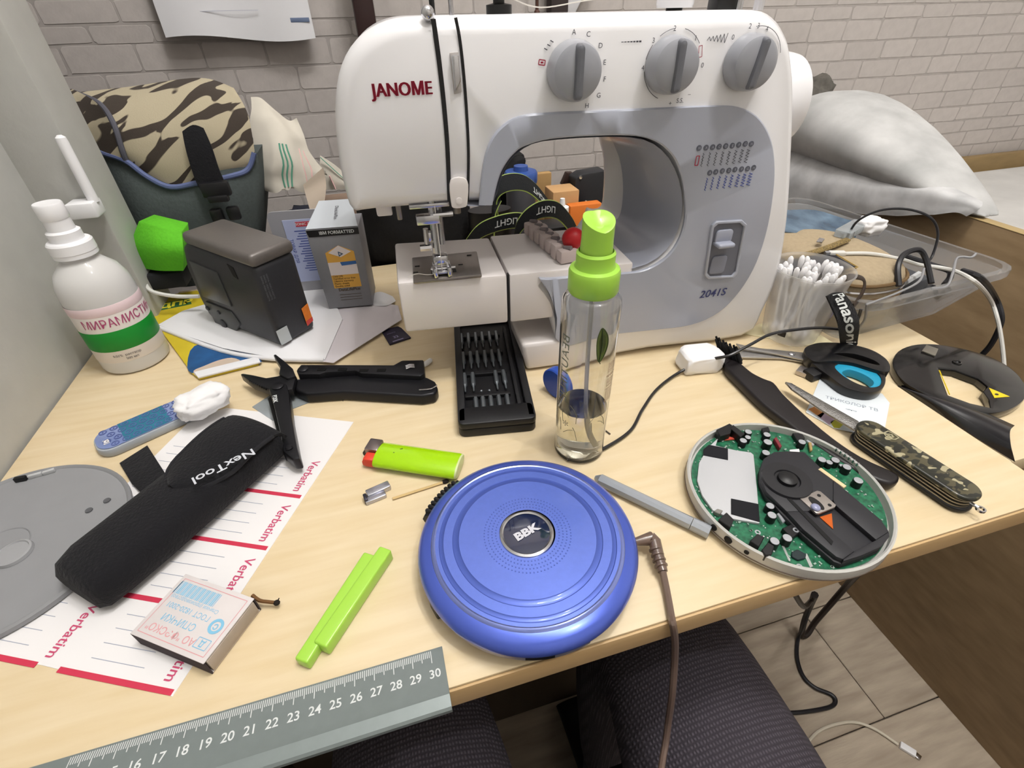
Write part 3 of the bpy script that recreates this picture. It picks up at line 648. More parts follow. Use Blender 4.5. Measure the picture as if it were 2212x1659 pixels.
# --- opened player: base tray, circuit board and drive
pc = (.2380, .1640); R = .0652; HZ = .0105
t = T('opened_player', 'opened round CD player showing its green circuit board and black drive', 'CD player', (pc[0], pc[1], 0))
PC = Matrix.Translation((pc[0], pc[1], 0))
M_tray = mat('tray_white', '#c9c8c4', .4); M_pcb = mat('circuit_green', '#2c7d59', .35, noise=(330, .5), col2='#134834', coat=.25)
b = MB(); b.lathe([(.055, .0), (.0635, .001), (R, .0045), (R, .0125), (R - .0012, .0135), (R - .0022, .0125), (R - .0024, .0060), (0, .0060)], 72, M=PC); put(b, 'tray', M_tray, t)
b = MB(); b.lathe([(R - .0004, .0040), (R + .0003, .0044), (R + .0003, .0052), (R - .0004, .0056)], 72, M=PC, cap=False); put(b, 'tray_seam', mat('seam_brown', '#6d5f55', .5), t)
b = MB(); b.lathe([(0, .0062), (R - .004, .0062), (R - .004, .0084), (0, .0084)], 64, M=PC); put(b, 'circuit_board', M_pcb, t)
gp = [(0.1846, 0.1879), (0.1951, 0.2019), (0.2097, 0.2134), (0.2245, 0.221), (0.2174, 0.2141), (0.2284, 0.2056), (0.2381, 0.2002), (0.2385, 0.1975), (0.2187, 0.1676), (0.2027, 0.1445), (0.1875, 0.1528), (0.1799, 0.1621), (0.1803, 0.175)]
b = MB(); b.prism(gp, .0084, HZ, bev=.0004); put(b, 'battery_cover', mat('cover_grey', '#bfc0c4', .45), t)
for pts in ([(0.2056, 0.2126), (0.2124, 0.2157), (0.2237, 0.2081), (0.2168, 0.1982), (0.2023, 0.2076)], [(0.197, 0.1666), (0.2115, 0.1574), (0.2031, 0.1451), (0.1893, 0.1557)]):
    b = MB(); b.prism(pts, HZ, HZ + .0006); put(b, 'foam_pad', mat('foam_black', '#17171d', .95), t)
# drive chassis
ZC = .0165
ch = [(0.2296, 0.1809), (0.2377, 0.1878), (0.249, 0.1912), (0.2587, 0.1892), (0.2701, 0.1848), (0.2695, 0.1688), (0.2694, 0.1521), (0.2709, 0.1353), (0.2728, 0.1218), (0.2704, 0.1125), (0.257, 0.1062), (0.24, 0.1047), (0.2273, 0.1047), (0.2246, 0.1074), (0.2205, 0.1274), (0.2191, 0.1462), (0.2189, 0.1615), (0.2228, 0.1718)]
M_chs = mat('drive_black', '#26262b', .55); cxc = sum(p[0] for p in ch) / len(ch); cyc = sum(p[1] for p in ch) / len(ch)
b = MB(); b.prism(ch, .0084, ZC - .0035, bev=.0008); put(b, 'drive_chassis', M_chs, t)
slot_ = [(0.234, 0.1402), (0.2526, 0.1369), (0.2538, 0.1099), (0.2378, 0.1086)]
w1 = [(0.2296, 0.1809), (0.2377, 0.1878), (0.249, 0.1912), (0.2587, 0.1892), (0.2701, 0.1848), (0.2696, 0.1572), (0.2561, 0.1429), (0.2337, 0.1403), (0.2207, 0.1438), (0.2189, 0.1615), (0.2228, 0.1718)]
for nm, pl_ in (('drive_deck', w1), ('drive_rail', [(0.2696, 0.1572), (0.2728, 0.1218), (0.2701, 0.1133), (0.2576, 0.1108), (0.2544, 0.1395), (0.2561, 0.1429)]), ('drive_rail', [(0.2207, 0.1438), (0.2337, 0.1403), (0.2389, 0.1083), (0.2282, 0.1057), (0.2255, 0.1084), (0.2209, 0.1297)]), ('drive_end', [(0.2389, 0.1083), (0.2576, 0.1108), (0.2701, 0.1133), (0.2675, 0.1105), (0.257, 0.1062), (0.24, 0.1047), (0.2273, 0.1047), (0.2282, 0.1057)])):
    b = MB(); b.prism(pl_, ZC - .0038, ZC, bev=.0006); put(b, nm, M_chs, t)
b = MB(); b.prism([(0.2278, 0.1523), (0.2303, 0.1531), (0.2317, 0.1171), (0.2287, 0.1153)], ZC, ZC + .0003); put(b, 'rail_groove', M_blk2, t)
sp = (.2382, .1653); SPM = Matrix.Translation((sp[0], sp[1], 0))
b = MB(); b.lathe([(.0162, ZC), (.0158, ZC + .0018), (.0085, ZC + .0022), (.0080, ZC + .0010), (.0045, ZC + .0012)], 40, M=SPM, cap=False); put(b, 'spindle_plate', mat('spindle_black', '#1e1e22', .5), t)
b = MB(); b.lathe([(.0065, ZC + .0005), (.0062, ZC + .0035), (.004, ZC + .0048), (.0016, ZC + .0050), (0, ZC + .0052)], 24, M=SPM); put(b, 'spindle_hub', M_blk, t)
pk_ = [(0.2356, 0.1499), (0.2512, 0.1521), (0.253, 0.1508), (0.2541, 0.1388), (0.2521, 0.1375), (0.2383, 0.1363), (0.2369, 0.1371)]
b = MB(); b.prism(pk_, ZC - .001, ZC + .0008, bev=.0003); put(b, 'pickup_plate', mat('pickup_metal', '#a49d98', .4, metal=.6), t)
b = MB()
for q in ((0.2492, 0.1482), (0.2498, 0.1397)): b.prism(circle(.0012, 10, *q), ZC + .0008, ZC + .001)
q = mid((0.2422, 0.1491, 0.0165), (0.2433, 0.1378, 0.0165)); a_ = ang2((0.2422, 0.1491), (0.2433, 0.1378)); b.prism([(q[0] + x * cos(a_) - y * sin(a_), q[1] + x * sin(a_) + y * cos(a_)) for x, y in circle(.0058, 20, 0, 0, .0028)], ZC + .0008, ZC + .001); put(b, 'pickup_holes', M_blk, t)
b = MB(); b.sphere((0.2393, 0.1405, 0.018), .0030, sc=(1, 1, .6)); put(b, 'laser_lens', mat('lens', '#8f93b4', .05, coat=1), t)
b = MB(); b.prism([(0.2402, 0.1358), (0.2497, 0.136), (0.2413, 0.1259)], .0132, .0136); put(b, 'orange_ribbon', mat('ribbon_orange', '#c35a12', .4), t)
b = MB(); bar(b, (0.2682, 0.1683), (0.2722, 0.1496), .0032, .002, .0148, .0004); put(b, 'cream_ribbon', mat('ribbon_cream', '#dcc79c', .5), t)
b = MB(); b.prism([(0.2654, 0.1928), (0.273, 0.1915), (0.2675, 0.1833), (0.2601, 0.1841)], .0084, .0125, bev=.0004); put(b, 'ribbon_socket', M_whiteplastic, t)
# the big electrolytic capacitors, each a can with a silver top
caps = [(1617,932,.003), (1616,944,.0025), (1606,951,.003), (1657,938,.003), (1659,954,.0035), (1655,977,.0032), (1733,954,.003), (1776,992,.0032), (1792,998,.0026), (1805,993,.0032), (1830,1008,.0032), (1855,1037,.0034), (1818,1005,.0018), (1664,1092,.0030), (1668,1112,.0032), (1674,1168,.0032), (1701,1161,.0032), (1860,1112,.0028)]
M_captop = mat('can_top', '#c7cbd2', .3, metal=.6)
for k, (x, y, r_) in enumerate(caps):
    o3, d3_ = (5.1769, -11.7972, 0), None
    pass
CAPW = [(0.2471, 0.2167, 0.0145), (0.2433, 0.212, 0.014), (0.2373, 0.2096, 0.0145), (0.2586, 0.2099, 0.0145), (0.2534, 0.2025, 0.015), (0.2451, 0.1939, 0.0145), (0.2783, 0.1955, 0.0145), (0.2789, 0.1764, 0.0145), (0.2829, 0.1733, 0.0135), (0.2877, 0.1732, 0.0145), (0.2902, 0.1654, 0.0145), (0.2879, 0.1531, 0.0145), (0.2914, 0.1698, 0.011), (0.2154, 0.1521, 0.0145), (0.2115, 0.1455, 0.0145), (0.2, 0.1287, 0.0145), (0.209, 0.1284, 0.0145), (0.2683, 0.1305, 0.012)]
for (x, y, r_), q in zip(caps, CAPW):
    r_ *= .95
    b = MB(); b.lathe([(r_, .0084), (r_, q[2] - .0006), (r_ * .9, q[2] - .0002)], 14, M=Matrix.Translation((q[0], q[1], 0)), cap=False); cc_ = put(b, 'capacitor', M_blk, t)
    b = MB(); b.lathe([(r_ * .9, q[2] - .0002), (r_ * .82, q[2]), (0, q[2])], 14, M=Matrix.Translation((q[0], q[1], 0)), cap=False); b.obj('can_top', M_captop, cc_)
# jacks, chips and small black blocks round the edge
def blk(nm, pts, z0, z1, m=M_blk): bb = MB(); bb.prism(pts, z0, z1, bev=.0004, seg=1); return put(bb, nm, m, t)
blk('jack', [(0.2238, 0.2249), (0.2382, 0.2283), (0.2389, 0.2258), (0.2318, 0.2181), (0.2225, 0.2177)], .0084, .0155)
blk('jack', [(0.2349, 0.2237), (0.2399, 0.2261), (0.2422, 0.2149), (0.2366, 0.2124)], .0084, .0155)
blk('jack', [(0.1767, 0.1526), (0.1853, 0.1561), (0.1863, 0.1497), (0.1802, 0.1449)], .0084, .014)
blk('jack', [(0.1858, 0.1333), (0.1939, 0.1365), (0.1962, 0.133), (0.1884, 0.1281)], .0084, .014)
blk('jack', [(0.188, 0.1255), (0.1954, 0.129), (0.1974, 0.1257), (0.1918, 0.1211), (0.1879, 0.1216)], .0084, .0145)
blk('jack', [(0.1791, 0.1603), (0.1827, 0.1616), (0.1853, 0.1592), (0.1816, 0.1569)], .0084, .012, mat('jack_silver', '#8f8d88', .4, metal=.5))
blk('inductor', [(0.2615, 0.219), (0.2681, 0.2192), (0.2656, 0.2139), (0.2591, 0.2142)], .0084, .012)
blk('inductor', [(0.2808, 0.2076), (0.2876, 0.2055), (0.2862, 0.2), (0.278, 0.1993)], .0084, .012)
blk('inductor', [(0.2121, 0.1361), (0.2223, 0.1374), (0.2212, 0.1305), (0.2129, 0.128)], .0084, .0125)
blk('chip', [(0.208, 0.1215), (0.2131, 0.122), (0.2157, 0.1178), (0.2128, 0.1154), (0.2077, 0.1156), (0.2057, 0.1188)], .0084, .0098, mat('chip_grey', '#1d2b2e', .4))
blk('red_block', [(0.2624, 0.2062), (0.2658, 0.2073), (0.2629, 0.1976), (0.2599, 0.1965)], .0084, .0125, mat('block_red', '#7c2732', .5))
blk('resistor', [(0.286, 0.1964), (0.2883, 0.1956), (0.2831, 0.1885), (0.2805, 0.1883)], .009, .0112, mat('resistor_tan', '#a48a58', .5))
blk('crystal', [(0.2174, 0.1473), (0.2196, 0.1474), (0.2191, 0.1407), (0.2164, 0.14)], .0084, .0115, M_captop)
blk('crystal', [(0.2861, 0.1989), (0.2882, 0.1994), (0.2898, 0.1936), (0.287, 0.1924)], .0084, .0105, M_captop)
blk('crystal', [(0.271, 0.1282), (0.2733, 0.129), (0.2783, 0.1245), (0.2759, 0.1229)], .0084, .0105, M_captop)
blk('shield', [(0.2265, 0.2236), (0.2443, 0.2149), (0.2261, 0.2183)], .0084, .0098, mat('red_wire', '#c24a38', .5))
# solder joints: bright specks scattered over the bare board, and the rows of chip pins
b = MB(); rs = random.Random(5)
for _ in range(170):
    a = rs.uniform(0, 2 * pi); rr = R * sqrt(rs.uniform(.2, .86)); x, y = pc[0] + rr * cos(a), pc[1] + rr * sin(a)
    b.sphere((x, y, .0085), rs.choice((.0004, .0005, .0007)), u=6, v=4, sc=(1, 1, .7))
for k in range(14):
    p = Vector((0.2065, 0.1268, 0.0086)).lerp(Vector((0.2035, 0.1176, 0.0086)), k / 13); b.box(p, (.0016, .0005, .0006), rz=.2)
    p = Vector((0.2156, 0.118, 0.0086)).lerp(Vector((0.2129, 0.1103, 0.0086)), k / 13); b.box(p, (.0022, .0005, .0006), rz=.1)
for _ in range(110):
    a = rs.uniform(0, 2 * pi); rr = R * sqrt(rs.uniform(.3, .86)); x, y = pc[0] + rr * cos(a), pc[1] + rr * sin(a)
    b.box((x, y, .0088), (rs.uniform(.0008, .0022), rs.uniform(.0006, .0012), .0008), mi=1, rz=rs.choice((.2, 1.77)))
stuff(put(b, 'solder_joints', [mat('solder', '#d4d8d6', .25, metal=.5), mat('chip_body', '#8fa69a', .5)], t))
for q in ((0.2409, 0.188, 0.0086), (0.2543, 0.1907, 0.0086), (0.1983, 0.1399, 0.0086), (0.2742, 0.1492, 0.0086), (0.2193, 0.1324, 0.0126), (0.2063, 0.1123, 0.0086)):
    b = MB(); b.lathe([(.0009, .0084), (.0019, .0084), (.0018, q[2] + .0002), (.0009, q[2] + .0002)], 14, M=Matrix.Translation((q[0], q[1], 0)), cap=False); put(b, 'eyelet', M_captop, t)
for k, (q, r_) in enumerate((((0.1787, 0.1521, 0.008), .0022), ((0.1818, 0.1424, 0.007), .0026), ((0.1865, 0.1322, 0.007), .0015))):
    a = ang2(pc, q); b = MB(); b.lathe([(r_, 0), (r_, .0012), (r_ * .6, .0012)], 16, M=Matrix.Translation((pc[0] + (R - .0005) * cos(a), pc[1] + (R - .0005) * sin(a), .0085)) @ Matrix.Rotation(a, 4, 'Z') @ Matrix.Rotation(pi / 2, 4, 'Y')); put(b, 'socket_hole', M_blk2, t)
q = (0.2689, 0.1127, 0.012); b = MB()
for k in range(6): b.box((pc[0] + (R - .002) * cos(radians(2 + k * 3)), pc[1] + (R - .002) * sin(radians(2 + k * 3)), .0125), (.0018, .0012, .003), bev=.0003)
put(b, 'edge_contacts', M_chrome, t)

# --- grey lid of a CD player at the left
gc = (-.2757, .2723); gr = .0733; GC = Matrix.Translation((gc[0], gc[1], 0))
t = T('player_lid', 'flat grey round player lid lying half under the black pouch', 'lid', (gc[0], gc[1], 0))
b = MB(); b.lathe([(gr - .004, .0), (gr, .0015), (gr, .0045), (gr - .0012, .0058), (gr - .0025, .0048), (gr - .003, .0040), (.016, .0040), (.0155, .0046), (.0150, .0040), (0, .0042)], 72, M=GC); put(b, 'lid_disc', M_greycase, t)
hc = (-.2646, .2643); b = MB(); b.lathe([(.0105, .0042), (.0100, .0062), (.0088, .0066), (.0082, .0056), (.004, .0058), (0, .0058)], 32, M=Matrix.Translation((hc[0], hc[1], 0))); put(b, 'centre_boss', mat('boss_grey', '#9b9c9f', .18, coat=.5), t)
for q in ((-0.2311, 0.2902, 0.0045), (-0.2219, 0.2964, 0.0045)):
    b = MB(); b.lathe([(.0024, .0043), (.0022, .0049), (.001, .0046), (0, .0046)], 14, M=Matrix.Translation((q[0], q[1], 0))); put(b, 'rubber_stud', mat('stud_grey', '#55565a', .6), t)
b = MB(); bar(b, (-0.2949, 0.3369), (-0.2875, 0.337), .003, .004, .004, .0005); put(b, 'lid_catch', M_blk, t)
for q, q2 in (((-0.2869, 0.3378, 0.006), (-0.2784, 0.3391, 0.006)), ((-0.2778, 0.3389, 0.006), (-0.2706, 0.3406, 0.006))):
    b = MB(); bar(b, q, q2, .0025, .003, .004, .0004); put(b, 'catch_slide', mat('catch_grey', '#b7b9bb', .4), t)

# --- strip of printed address labels
LZ = .0003
t = T('label_sheet', 'white label sheet with red bars and red lettering along the desk', 'label sheet', (*(-0.1282, 0.2516, 0)[:2], 0))
b = MB(); b.prism([(-0.0506, 0.336), (-0.1456, 0.1454), (-0.2562, 0.2016), (-0.2388, 0.2655), (-0.1848, 0.3847), (-0.1593, 0.3886)], 0, LZ); put(b, 'sheet', M_label, t)
l1 = Vector((-0.0894, 0.2634, 0)); l3 = Vector((-0.146, 0.1473, 0)); dv = (l3 - l1) / 3; pitch = dv.length; du = Vector((dv.y, -dv.x, 0)).normalized()   # du points left across the sheet
du = -du if du.x > 0 else du
rt = atan2(dv.y, dv.x)
b_bar, b_line, b_txt = MB(), MB(), MB()
LB = (Vector((-0.146, 0.1473, 0)) - Vector((-0.2085, 0.1772, 0))).length; du = (Vector((-0.2085, 0.1772, 0)) - Vector((-0.146, 0.1473, 0))).normalized()
for col in range(2):
    for k in range(-1, 4):
        o_ = l1 + dv * k + du * ((LB + .0046) * col)
        if k >= 0: bm = MB; c_ = o_ + du * (LB / 2); b_bar.box((c_.x, c_.y, LZ + .0001), (LB if col == 0 else .05, .0030, .0002), rz=atan2(du.y, du.x)) 
        if k == 3: continue
        for j in range(4):
            c_ = o_ + dv * (.24 + .19 * j) + du * (LB * .58); b_line.box((c_.x, c_.y, LZ + .0001), (.033, .00035, .0002), rz=atan2(du.y, du.x))
        c_ = o_ + dv * .55 + du * .0062; b_txt = MB(); b_txt.text('Verbatim', .0090, M=at((c_.x, c_.y, LZ + .0002), rt), bold=.01, xs=.92); put(b_txt, 'lettering', M_vtext, t)
put(b_bar, 'label_bars', M_vred, t); stuff(put(b_line, 'writing_lines', M_vline, t))

# --- black nylon pouch
sa, sb = Vector((-0.2084, 0.2167, 0)), Vector((-0.1161, 0.3251, 0)); ax = (sb - sa).normalized(); ra = atan2(ax.y, ax.x); LEN = (sb - sa).length
t = T('tool_pouch', 'black nylon tool pouch with a rounded flap and white lettering', 'pouch', (*mid(sa, sb)[:2], 0))
Mp = at(mid(sa, sb), ra)
def pouch_sec(x, w, h, y0=0, n=16, pw=3.2, zb=.0):
    out = []
    for k in range(n):
        a = 2 * pi * k / n; c_, s_ = cos(a), sin(a)
        out.append((x, y0 + w / 2 * math.copysign(abs(c_) ** (2 / pw), c_), zb + h / 2 + h / 2 * math.copysign(abs(s_) ** (2 / pw), s_)))
    return out
hl = LEN / 2
b = MB(); b.loft([pouch_sec(-hl, .036, .018, zb=.002), pouch_sec(-hl + .004, .046, .024, zb=.0008), pouch_sec(-hl + .015, .050, .027, zb=.0005), pouch_sec(-hl * .4, .052, .027, zb=.0005), pouch_sec(hl * .2, .052, .028, zb=.0005), pouch_sec(hl * .75, .051, .030, zb=.0005), pouch_sec(hl - .004, .050, .029, zb=.0005), pouch_sec(hl - .0045, .046, .024, zb=.003), pouch_sec(hl - .02, .044, .022, zb=.004)], M=Mp); put(b, 'pouch_body', M_cloth, t, ang=60)
def flap(u, v):
    # from the back of the mouth over the top and down the front, ending in a half circle
    s_ = u * .075 - .004; w = .051 if u < .55 else .051 * sqrt(max(0.02, 1 - ((u - .55) / .45) ** 2))
    x = hl - .002 - s_; y = (v - .5) * w; z = .0305 + .003 * sin(min(1, u * 1.6) * pi) - .004 * abs(v - .5) ** 2 * 4
    if u < .06: z -= (.06 - u) * .12
    return (x, y + .002, z)
b = MB(); b.sheet(flap, 20, 12, .0025, M=Mp); fl = put(b, 'flap', M_cloth, t, ang=60)
def flaptrim(k):
    u = .35 + .65 * k / 14; return u
b = MB(); edge = [Vector(flap(u, 0)) for u in [i / 14 for i in range(2, 15)]] + [Vector(flap(u, 1)) for u in [i / 14 for i in range(14, 1, -1)]]
b.tube([e - Vector((0, 0, .0005)) for e in edge], .0016, 6, M=Mp); b.obj('flap_binding', mat('binding_black', '#16161c', .8), fl)
n0, n1 = Vector((-0.1174, 0.2805, 0.034)), Vector((-0.1429, 0.2674, 0.034)); cN = (n0 + n1) / 2
b = MB(); b.text('NexTool', .0105, M=at((cN.x, cN.y, .0352), atan2((n1 - n0).y, (n1 - n0).x)), bold=.015, xs=1.05); put(b, 'flap_lettering', mat('thread_white2', '#c9ccd4', .8), t)
b = MB(); b.sheet(lambda u, v: (0, 0, 0), 1, 1); b = MB()
st = [(-0.2275, 0.3442, 0.004), (-0.2112, 0.3516, 0.004), (-0.1739, 0.2846, 0.012), (-0.2061, 0.3013, 0.004)]
b.loft([[Vector((-0.229, 0.34, 0.0008)), Vector((-0.2137, 0.3557, 0.0008)), Vector((-0.2121, 0.3531, 0.0028)), Vector((-0.2273, 0.3376, 0.0028))], [Vector((-0.2123, 0.3127, 0.001)), Vector((-0.1935, 0.3215, 0.001)), Vector((-0.1921, 0.3192, 0.003)), Vector((-0.2107, 0.3105, 0.003))], [Vector((-0.1892, 0.2831, 0.004)), Vector((-0.1743, 0.2895, 0.004)), Vector((-0.1731, 0.2874, 0.006)), Vector((-0.1878, 0.2811, 0.006))]]); put(b, 'belt_loop', M_cloth, t)
b = MB(); m0 = Vector((hl - .006, 0, .0155)); b.loft([pouch_sec(hl - .0075, .044, .022, zb=.0035), pouch_sec(hl - .03, .040, .018, zb=.005)], M=Mp); put(b, 'pouch_mouth', M_blk2, t)

# --- matchbox with a burnt match
mb_c = [Vector((-0.1504, 0.2105, 0.0125)), Vector((-0.1068, 0.1826, 0.0125)), Vector((-0.1274, 0.151, 0.0125)), Vector((-0.1685, 0.1789, 0.0125))]
cm = sum(mb_c, Vector()) / 4; xd = (mb_c[3] - mb_c[2]); yd = (mb_c[2] - mb_c[1]); rm = atan2(xd.y, xd.x); LW, LH = (xd.length + (mb_c[0] - mb_c[1]).length) / 2, (yd.length + (mb_c[3] - mb_c[0]).length) / 2
t = T('matchbox', 'worn white matchbox printed in blue and red lying on the label sheet', 'matchbox', (cm.x, cm.y, 0), rm)
MB0 = at((cm.x, cm.y, 0), rm); M_card = mat('card_white', '#d8d2d2', .8, noise=(40, .08)); M_cardb = mat('card_brown', '#b7a99c', .85, noise=(60, .2))
b = MB(); h_ = .0125
b.box((0, 0, h_ - .0004), (LW, LH, .0008), bev=.0003, M=MB0); b.box((0, 0, .0008), (LW, LH, .0008), bev=.0003, M=MB0); b.box((0, LH / 2 - .0004, h_ / 2), (LW, .0008, h_ - .0006), M=MB0, mi=1); b.box((0, -LH / 2 + .0004, h_ / 2), (LW, .0008, h_ - .0006), M=MB0, mi=1); put(b, 'sleeve', [M_card, mat('striker_dark', '#3a3136', .9)], t)
b = MB(); b.box((-.0008, 0, h_ / 2), (LW - .001, LH - .003, h_ - .0026), bev=.0003, M=MB0); put(b, 'drawer', M_cardb, t)
ZT = h_ + .0001; P_BL = mat('print_cyan', '#7fb9d8', .7); P_PK = mat('print_pink', '#d9a0a4', .7)
b = MB(); frame_h = [((0, LH * .43), (LW * .9, .0004)), ((0, -LH * .43), (LW * .9, .0004)), ((LW * .45, 0), (.0004, LH * .86)), ((-LW * .45, 0), (.0004, LH * .86))]
for (x, y), (w, h2) in frame_h: b.rect(x, y, w, h2, M=MB0 @ Matrix.Translation((0, 0, ZT)))
b.text('АО "ФЭСКО"', .0054, M=MB0 @ Matrix.Translation((.004, LH * .31, ZT)), bold=.01); put(b, 'red_print', P_PK, t)
b = MB()
for s_, y, sz in (('СПИЧКИ', .14, .0054), ('ГОСТ 1820-2001', -.03, .0042), ('Спички (производство)', -.15, .0030)): b.text(s_, sz, M=MB0 @ Matrix.Translation((.005, LH * y, ZT)))
for k in range(26): b.rect(-.012 + k * .00115, -LH * .29, .0004 + .0004 * ((k * 7) % 3 > 0), LH * .2, M=MB0 @ Matrix.Translation((.006, 0, ZT)))
b.ring(circle(.0042, 20, -LW * .33, LH * .03), circle(.0026, 20, -LW * .33, LH * .03), 0, .0001, M=MB0 @ Matrix.Translation((0, 0, ZT))); b.text('С', .004, M=MB0 @ Matrix.Translation((-LW * .33, LH * .03, ZT)), bold=.04)
frm = [((-LW * .33, LH * .36), (.008, .0004)), ((-LW * .33, LH * .22), (.008, .0004)), ((-LW * .33 - .004, LH * .29), (.0004, LH * .14)), ((-LW * .33 + .004, LH * .29), (.0004, LH * .14))]
for (x, y), (w, h2) in frm: b.rect(x, y, w, h2, M=MB0 @ Matrix.Translation((0, 0, ZT)))
b.text('Д', .004, M=MB0 @ Matrix.Translation((-LW * .33, LH * .29, ZT)), bold=.03); put(b, 'blue_print', P_BL, t)
m0, m1 = (-0.1105, 0.188, 0.007), (-0.0972, 0.181, 0.004)
t = T('burnt_match', 'bent burnt match sticking out of the matchbox', 'match', (*m0[:2], 0))
b = MB(); b.tube([m0, (-0.1065, 0.1841, 0.006), (-0.1016, 0.1823, 0.005), m1], .0011, 6, sm=3); put(b, 'stick', mat('scorched_wood', '#6b4a28', .8), t); b = MB(); b.sphere(m1, .0019, sc=(1, .9, .9), u=10, v=8); b.tube([m1, (-0.0954, 0.1823, 0.006)], [.0005, .0003], 5); put(b, 'charred_head', M_burnt, t)
m0, m1 = (-0.0255, 0.2418, 0.0013), (0.0135, 0.2466, 0.0013)
t = T('spent_match', 'single spent wooden match lying above the blue player', 'match', (*mid(m0, m1)[:2], 0))
b = MB(); b.tube([m0, m1], .00115, 4); put(b, 'stick', M_wood, t); b = MB(); b.sphere(m1, .0019, sc=(1.5, 1, .8), u=10, v=8); put(b, 'charred_head', M_burnt, t)

# --- lime green bag clip: two bars
t = T('bag_clip', 'lime green plastic clip of two parallel bars on the bare desk', 'clip', (*(-0.0608, 0.1702, 0)[:2], 0))
b = MB(); bar(b, (-0.0709, 0.1461), (-0.0323, 0.1963), .0088, .0095, 0, .0012, seg=3); put(b, 'clip_bar', M_lime, t)
b = MB(); bar(b, (-0.0807, 0.141), (-0.0425, 0.1962), .0082, .0080, 0, .0012, seg=3); put(b, 'clip_bar', M_lime, t)

# --- lighter
l0, l1_ = Vector((-0.0317, 0.2842, 0.006)), Vector((0.0264, 0.2536, 0.006)); rl = atan2((l1_ - l0).y, (l1_ - l0).x); LL = (l1_ - l0).length
t = T('lighter', 'bright green gas lighter with a red button lying on the desk', 'lighter', (*mid(l0, l1_)[:2], 0), rl)
Ml = at(mid(l0, l1_), rl); Ml[2][3] = 0
def lsec(x, w=.0245, h=.0118): return [(x, w / 2 * cos(2 * pi * k / 24), .0061 + h / 2 * sin(2 * pi * k / 24)) for k in range(24)]
b = MB(); b.loft([lsec(-LL / 2, .0235, .011), lsec(-LL / 2 + .001), lsec(LL / 2 - .003), lsec(LL / 2 - .0012, .024, .0113)], M=Ml); put(b, 'tank', M_lime2, t)
b = MB(); b.loft([lsec(LL / 2 - .0012, .024, .0113), lsec(LL / 2, .0225, .0105), lsec(LL / 2 + .0003, .019, .008)], M=Ml); put(b, 'base_cap', mat('lighter_base', '#cdd79a', .35), t)
b = MB(); b.box((-LL / 2 - .005, .0045, .0068), (.011, .0125, .0110), bev=.0012, M=Ml); b.box((-LL / 2 - .004, .0095, .0065), (.006, .0035, .009), bev=.001, M=Ml); put(b, 'wind_guard', mat('guard_metal', '#8b8080', .3, metal=.9), t)
b = MB(); b.tube([(-LL / 2 - .009, -.0015, .0062), (-LL / 2 - .009, .0010, .0062)], .0036, 14, M=Ml); put(b, 'spark_wheel', M_blk, t)
b = MB(); b.box((-LL / 2 - .004, -.0062, .0060), (.0085, .0085, .0085), bev=.0014, M=Ml); b.box((-LL / 2 - .0075, -.0075, .0045), (.004, .005, .005), bev=.001, M=Ml); put(b, 'red_button', mat('button_red', '#d8402c', .4), t)
b = MB(); b.box((-LL / 2 + .018, .004, .0117), (.0022, .0006, .0002), M=Ml, rz=.6); b.box((-LL / 2 + .014, -.001, .0120), (.001, .0005, .0002), M=Ml); put(b, 'ink_marks', M_blk, t)

# --- bent metal clip
q0, q1 = (-0.0443, 0.2481, 0.003), (-0.0276, 0.2529, 0.003)
t = T('metal_clip', 'small bent piece of shiny metal beside the spent match', 'metal clip', (*mid(q0, q1)[:2], 0))
b = MB(); bar(b, (-0.043, 0.2495), (-0.0263, 0.2544), .0065, .0045, 0, .0008); put(b, 'fold', M_tape, t)
b = MB(); bar(b, (-0.0443, 0.2438), (-0.0298, 0.2473), .0050, .0035, 0, .0006); put(b, 'fold', M_tape, t)
b = MB(); bar(b, (-0.0443, 0.249), (-0.0433, 0.2427), .0025, .0050, .0002, .0006); put(b, 'fold', mat('metal_edge', '#4b4b58', .3, metal=.8), t)

# --- grey metre rule along the desk edge
n30, n16 = Vector((-0.0138, 0.1174, 0.004)), Vector((-0.1538, 0.1174, 0.004)); un = (n30 - n16) / 14; n30b = n16 + un * 14; ru = atan2(un.y, un.x); cm1 = un.length
e0 = Vector((-0.0081, 0.1307, 0.001))
Mr = at((n30.x, n30.y, 0), ru); inv_r = Mr.inverted(); ytop = (inv_r @ e0).y; xend = (inv_r @ e0).x; yb = (inv_r @ Vector((-0.0095, 0.0982, 0.003))).y
t = T('ruler', 'grey ruler with white centimetre scale overhanging the desk edge', 'ruler', (n30.x, n30.y, 0), ru)
M_rul = mat('ruler_grey', '#7f8888', .4, noise=(200, .05), metal=.25); M_rulw = mat('ruler_white', '#d8dcdc', .6)
prof = [(ytop, .0002), (ytop, .0010), (ytop - .004, .0018), (-.0088, .0040), (-.0125, .0052), (yb + .0012, .0042), (yb, .0030), (yb, .0002)]
b = MB(); b.loft([[(x, y, z) for y, z in prof] for x in (-.305, xend)], M=Mr); put(b, 'rule_body', M_rul, t, ang=12)
def zr(y): 
    for (y0, z0), (y1, z1) in zip(prof[1:], prof[2:]):
        if y1 <= y <= y0: return z0 + (z1 - z0) * (y0 - y) / (y0 - y1)
    return .004
b = MB()
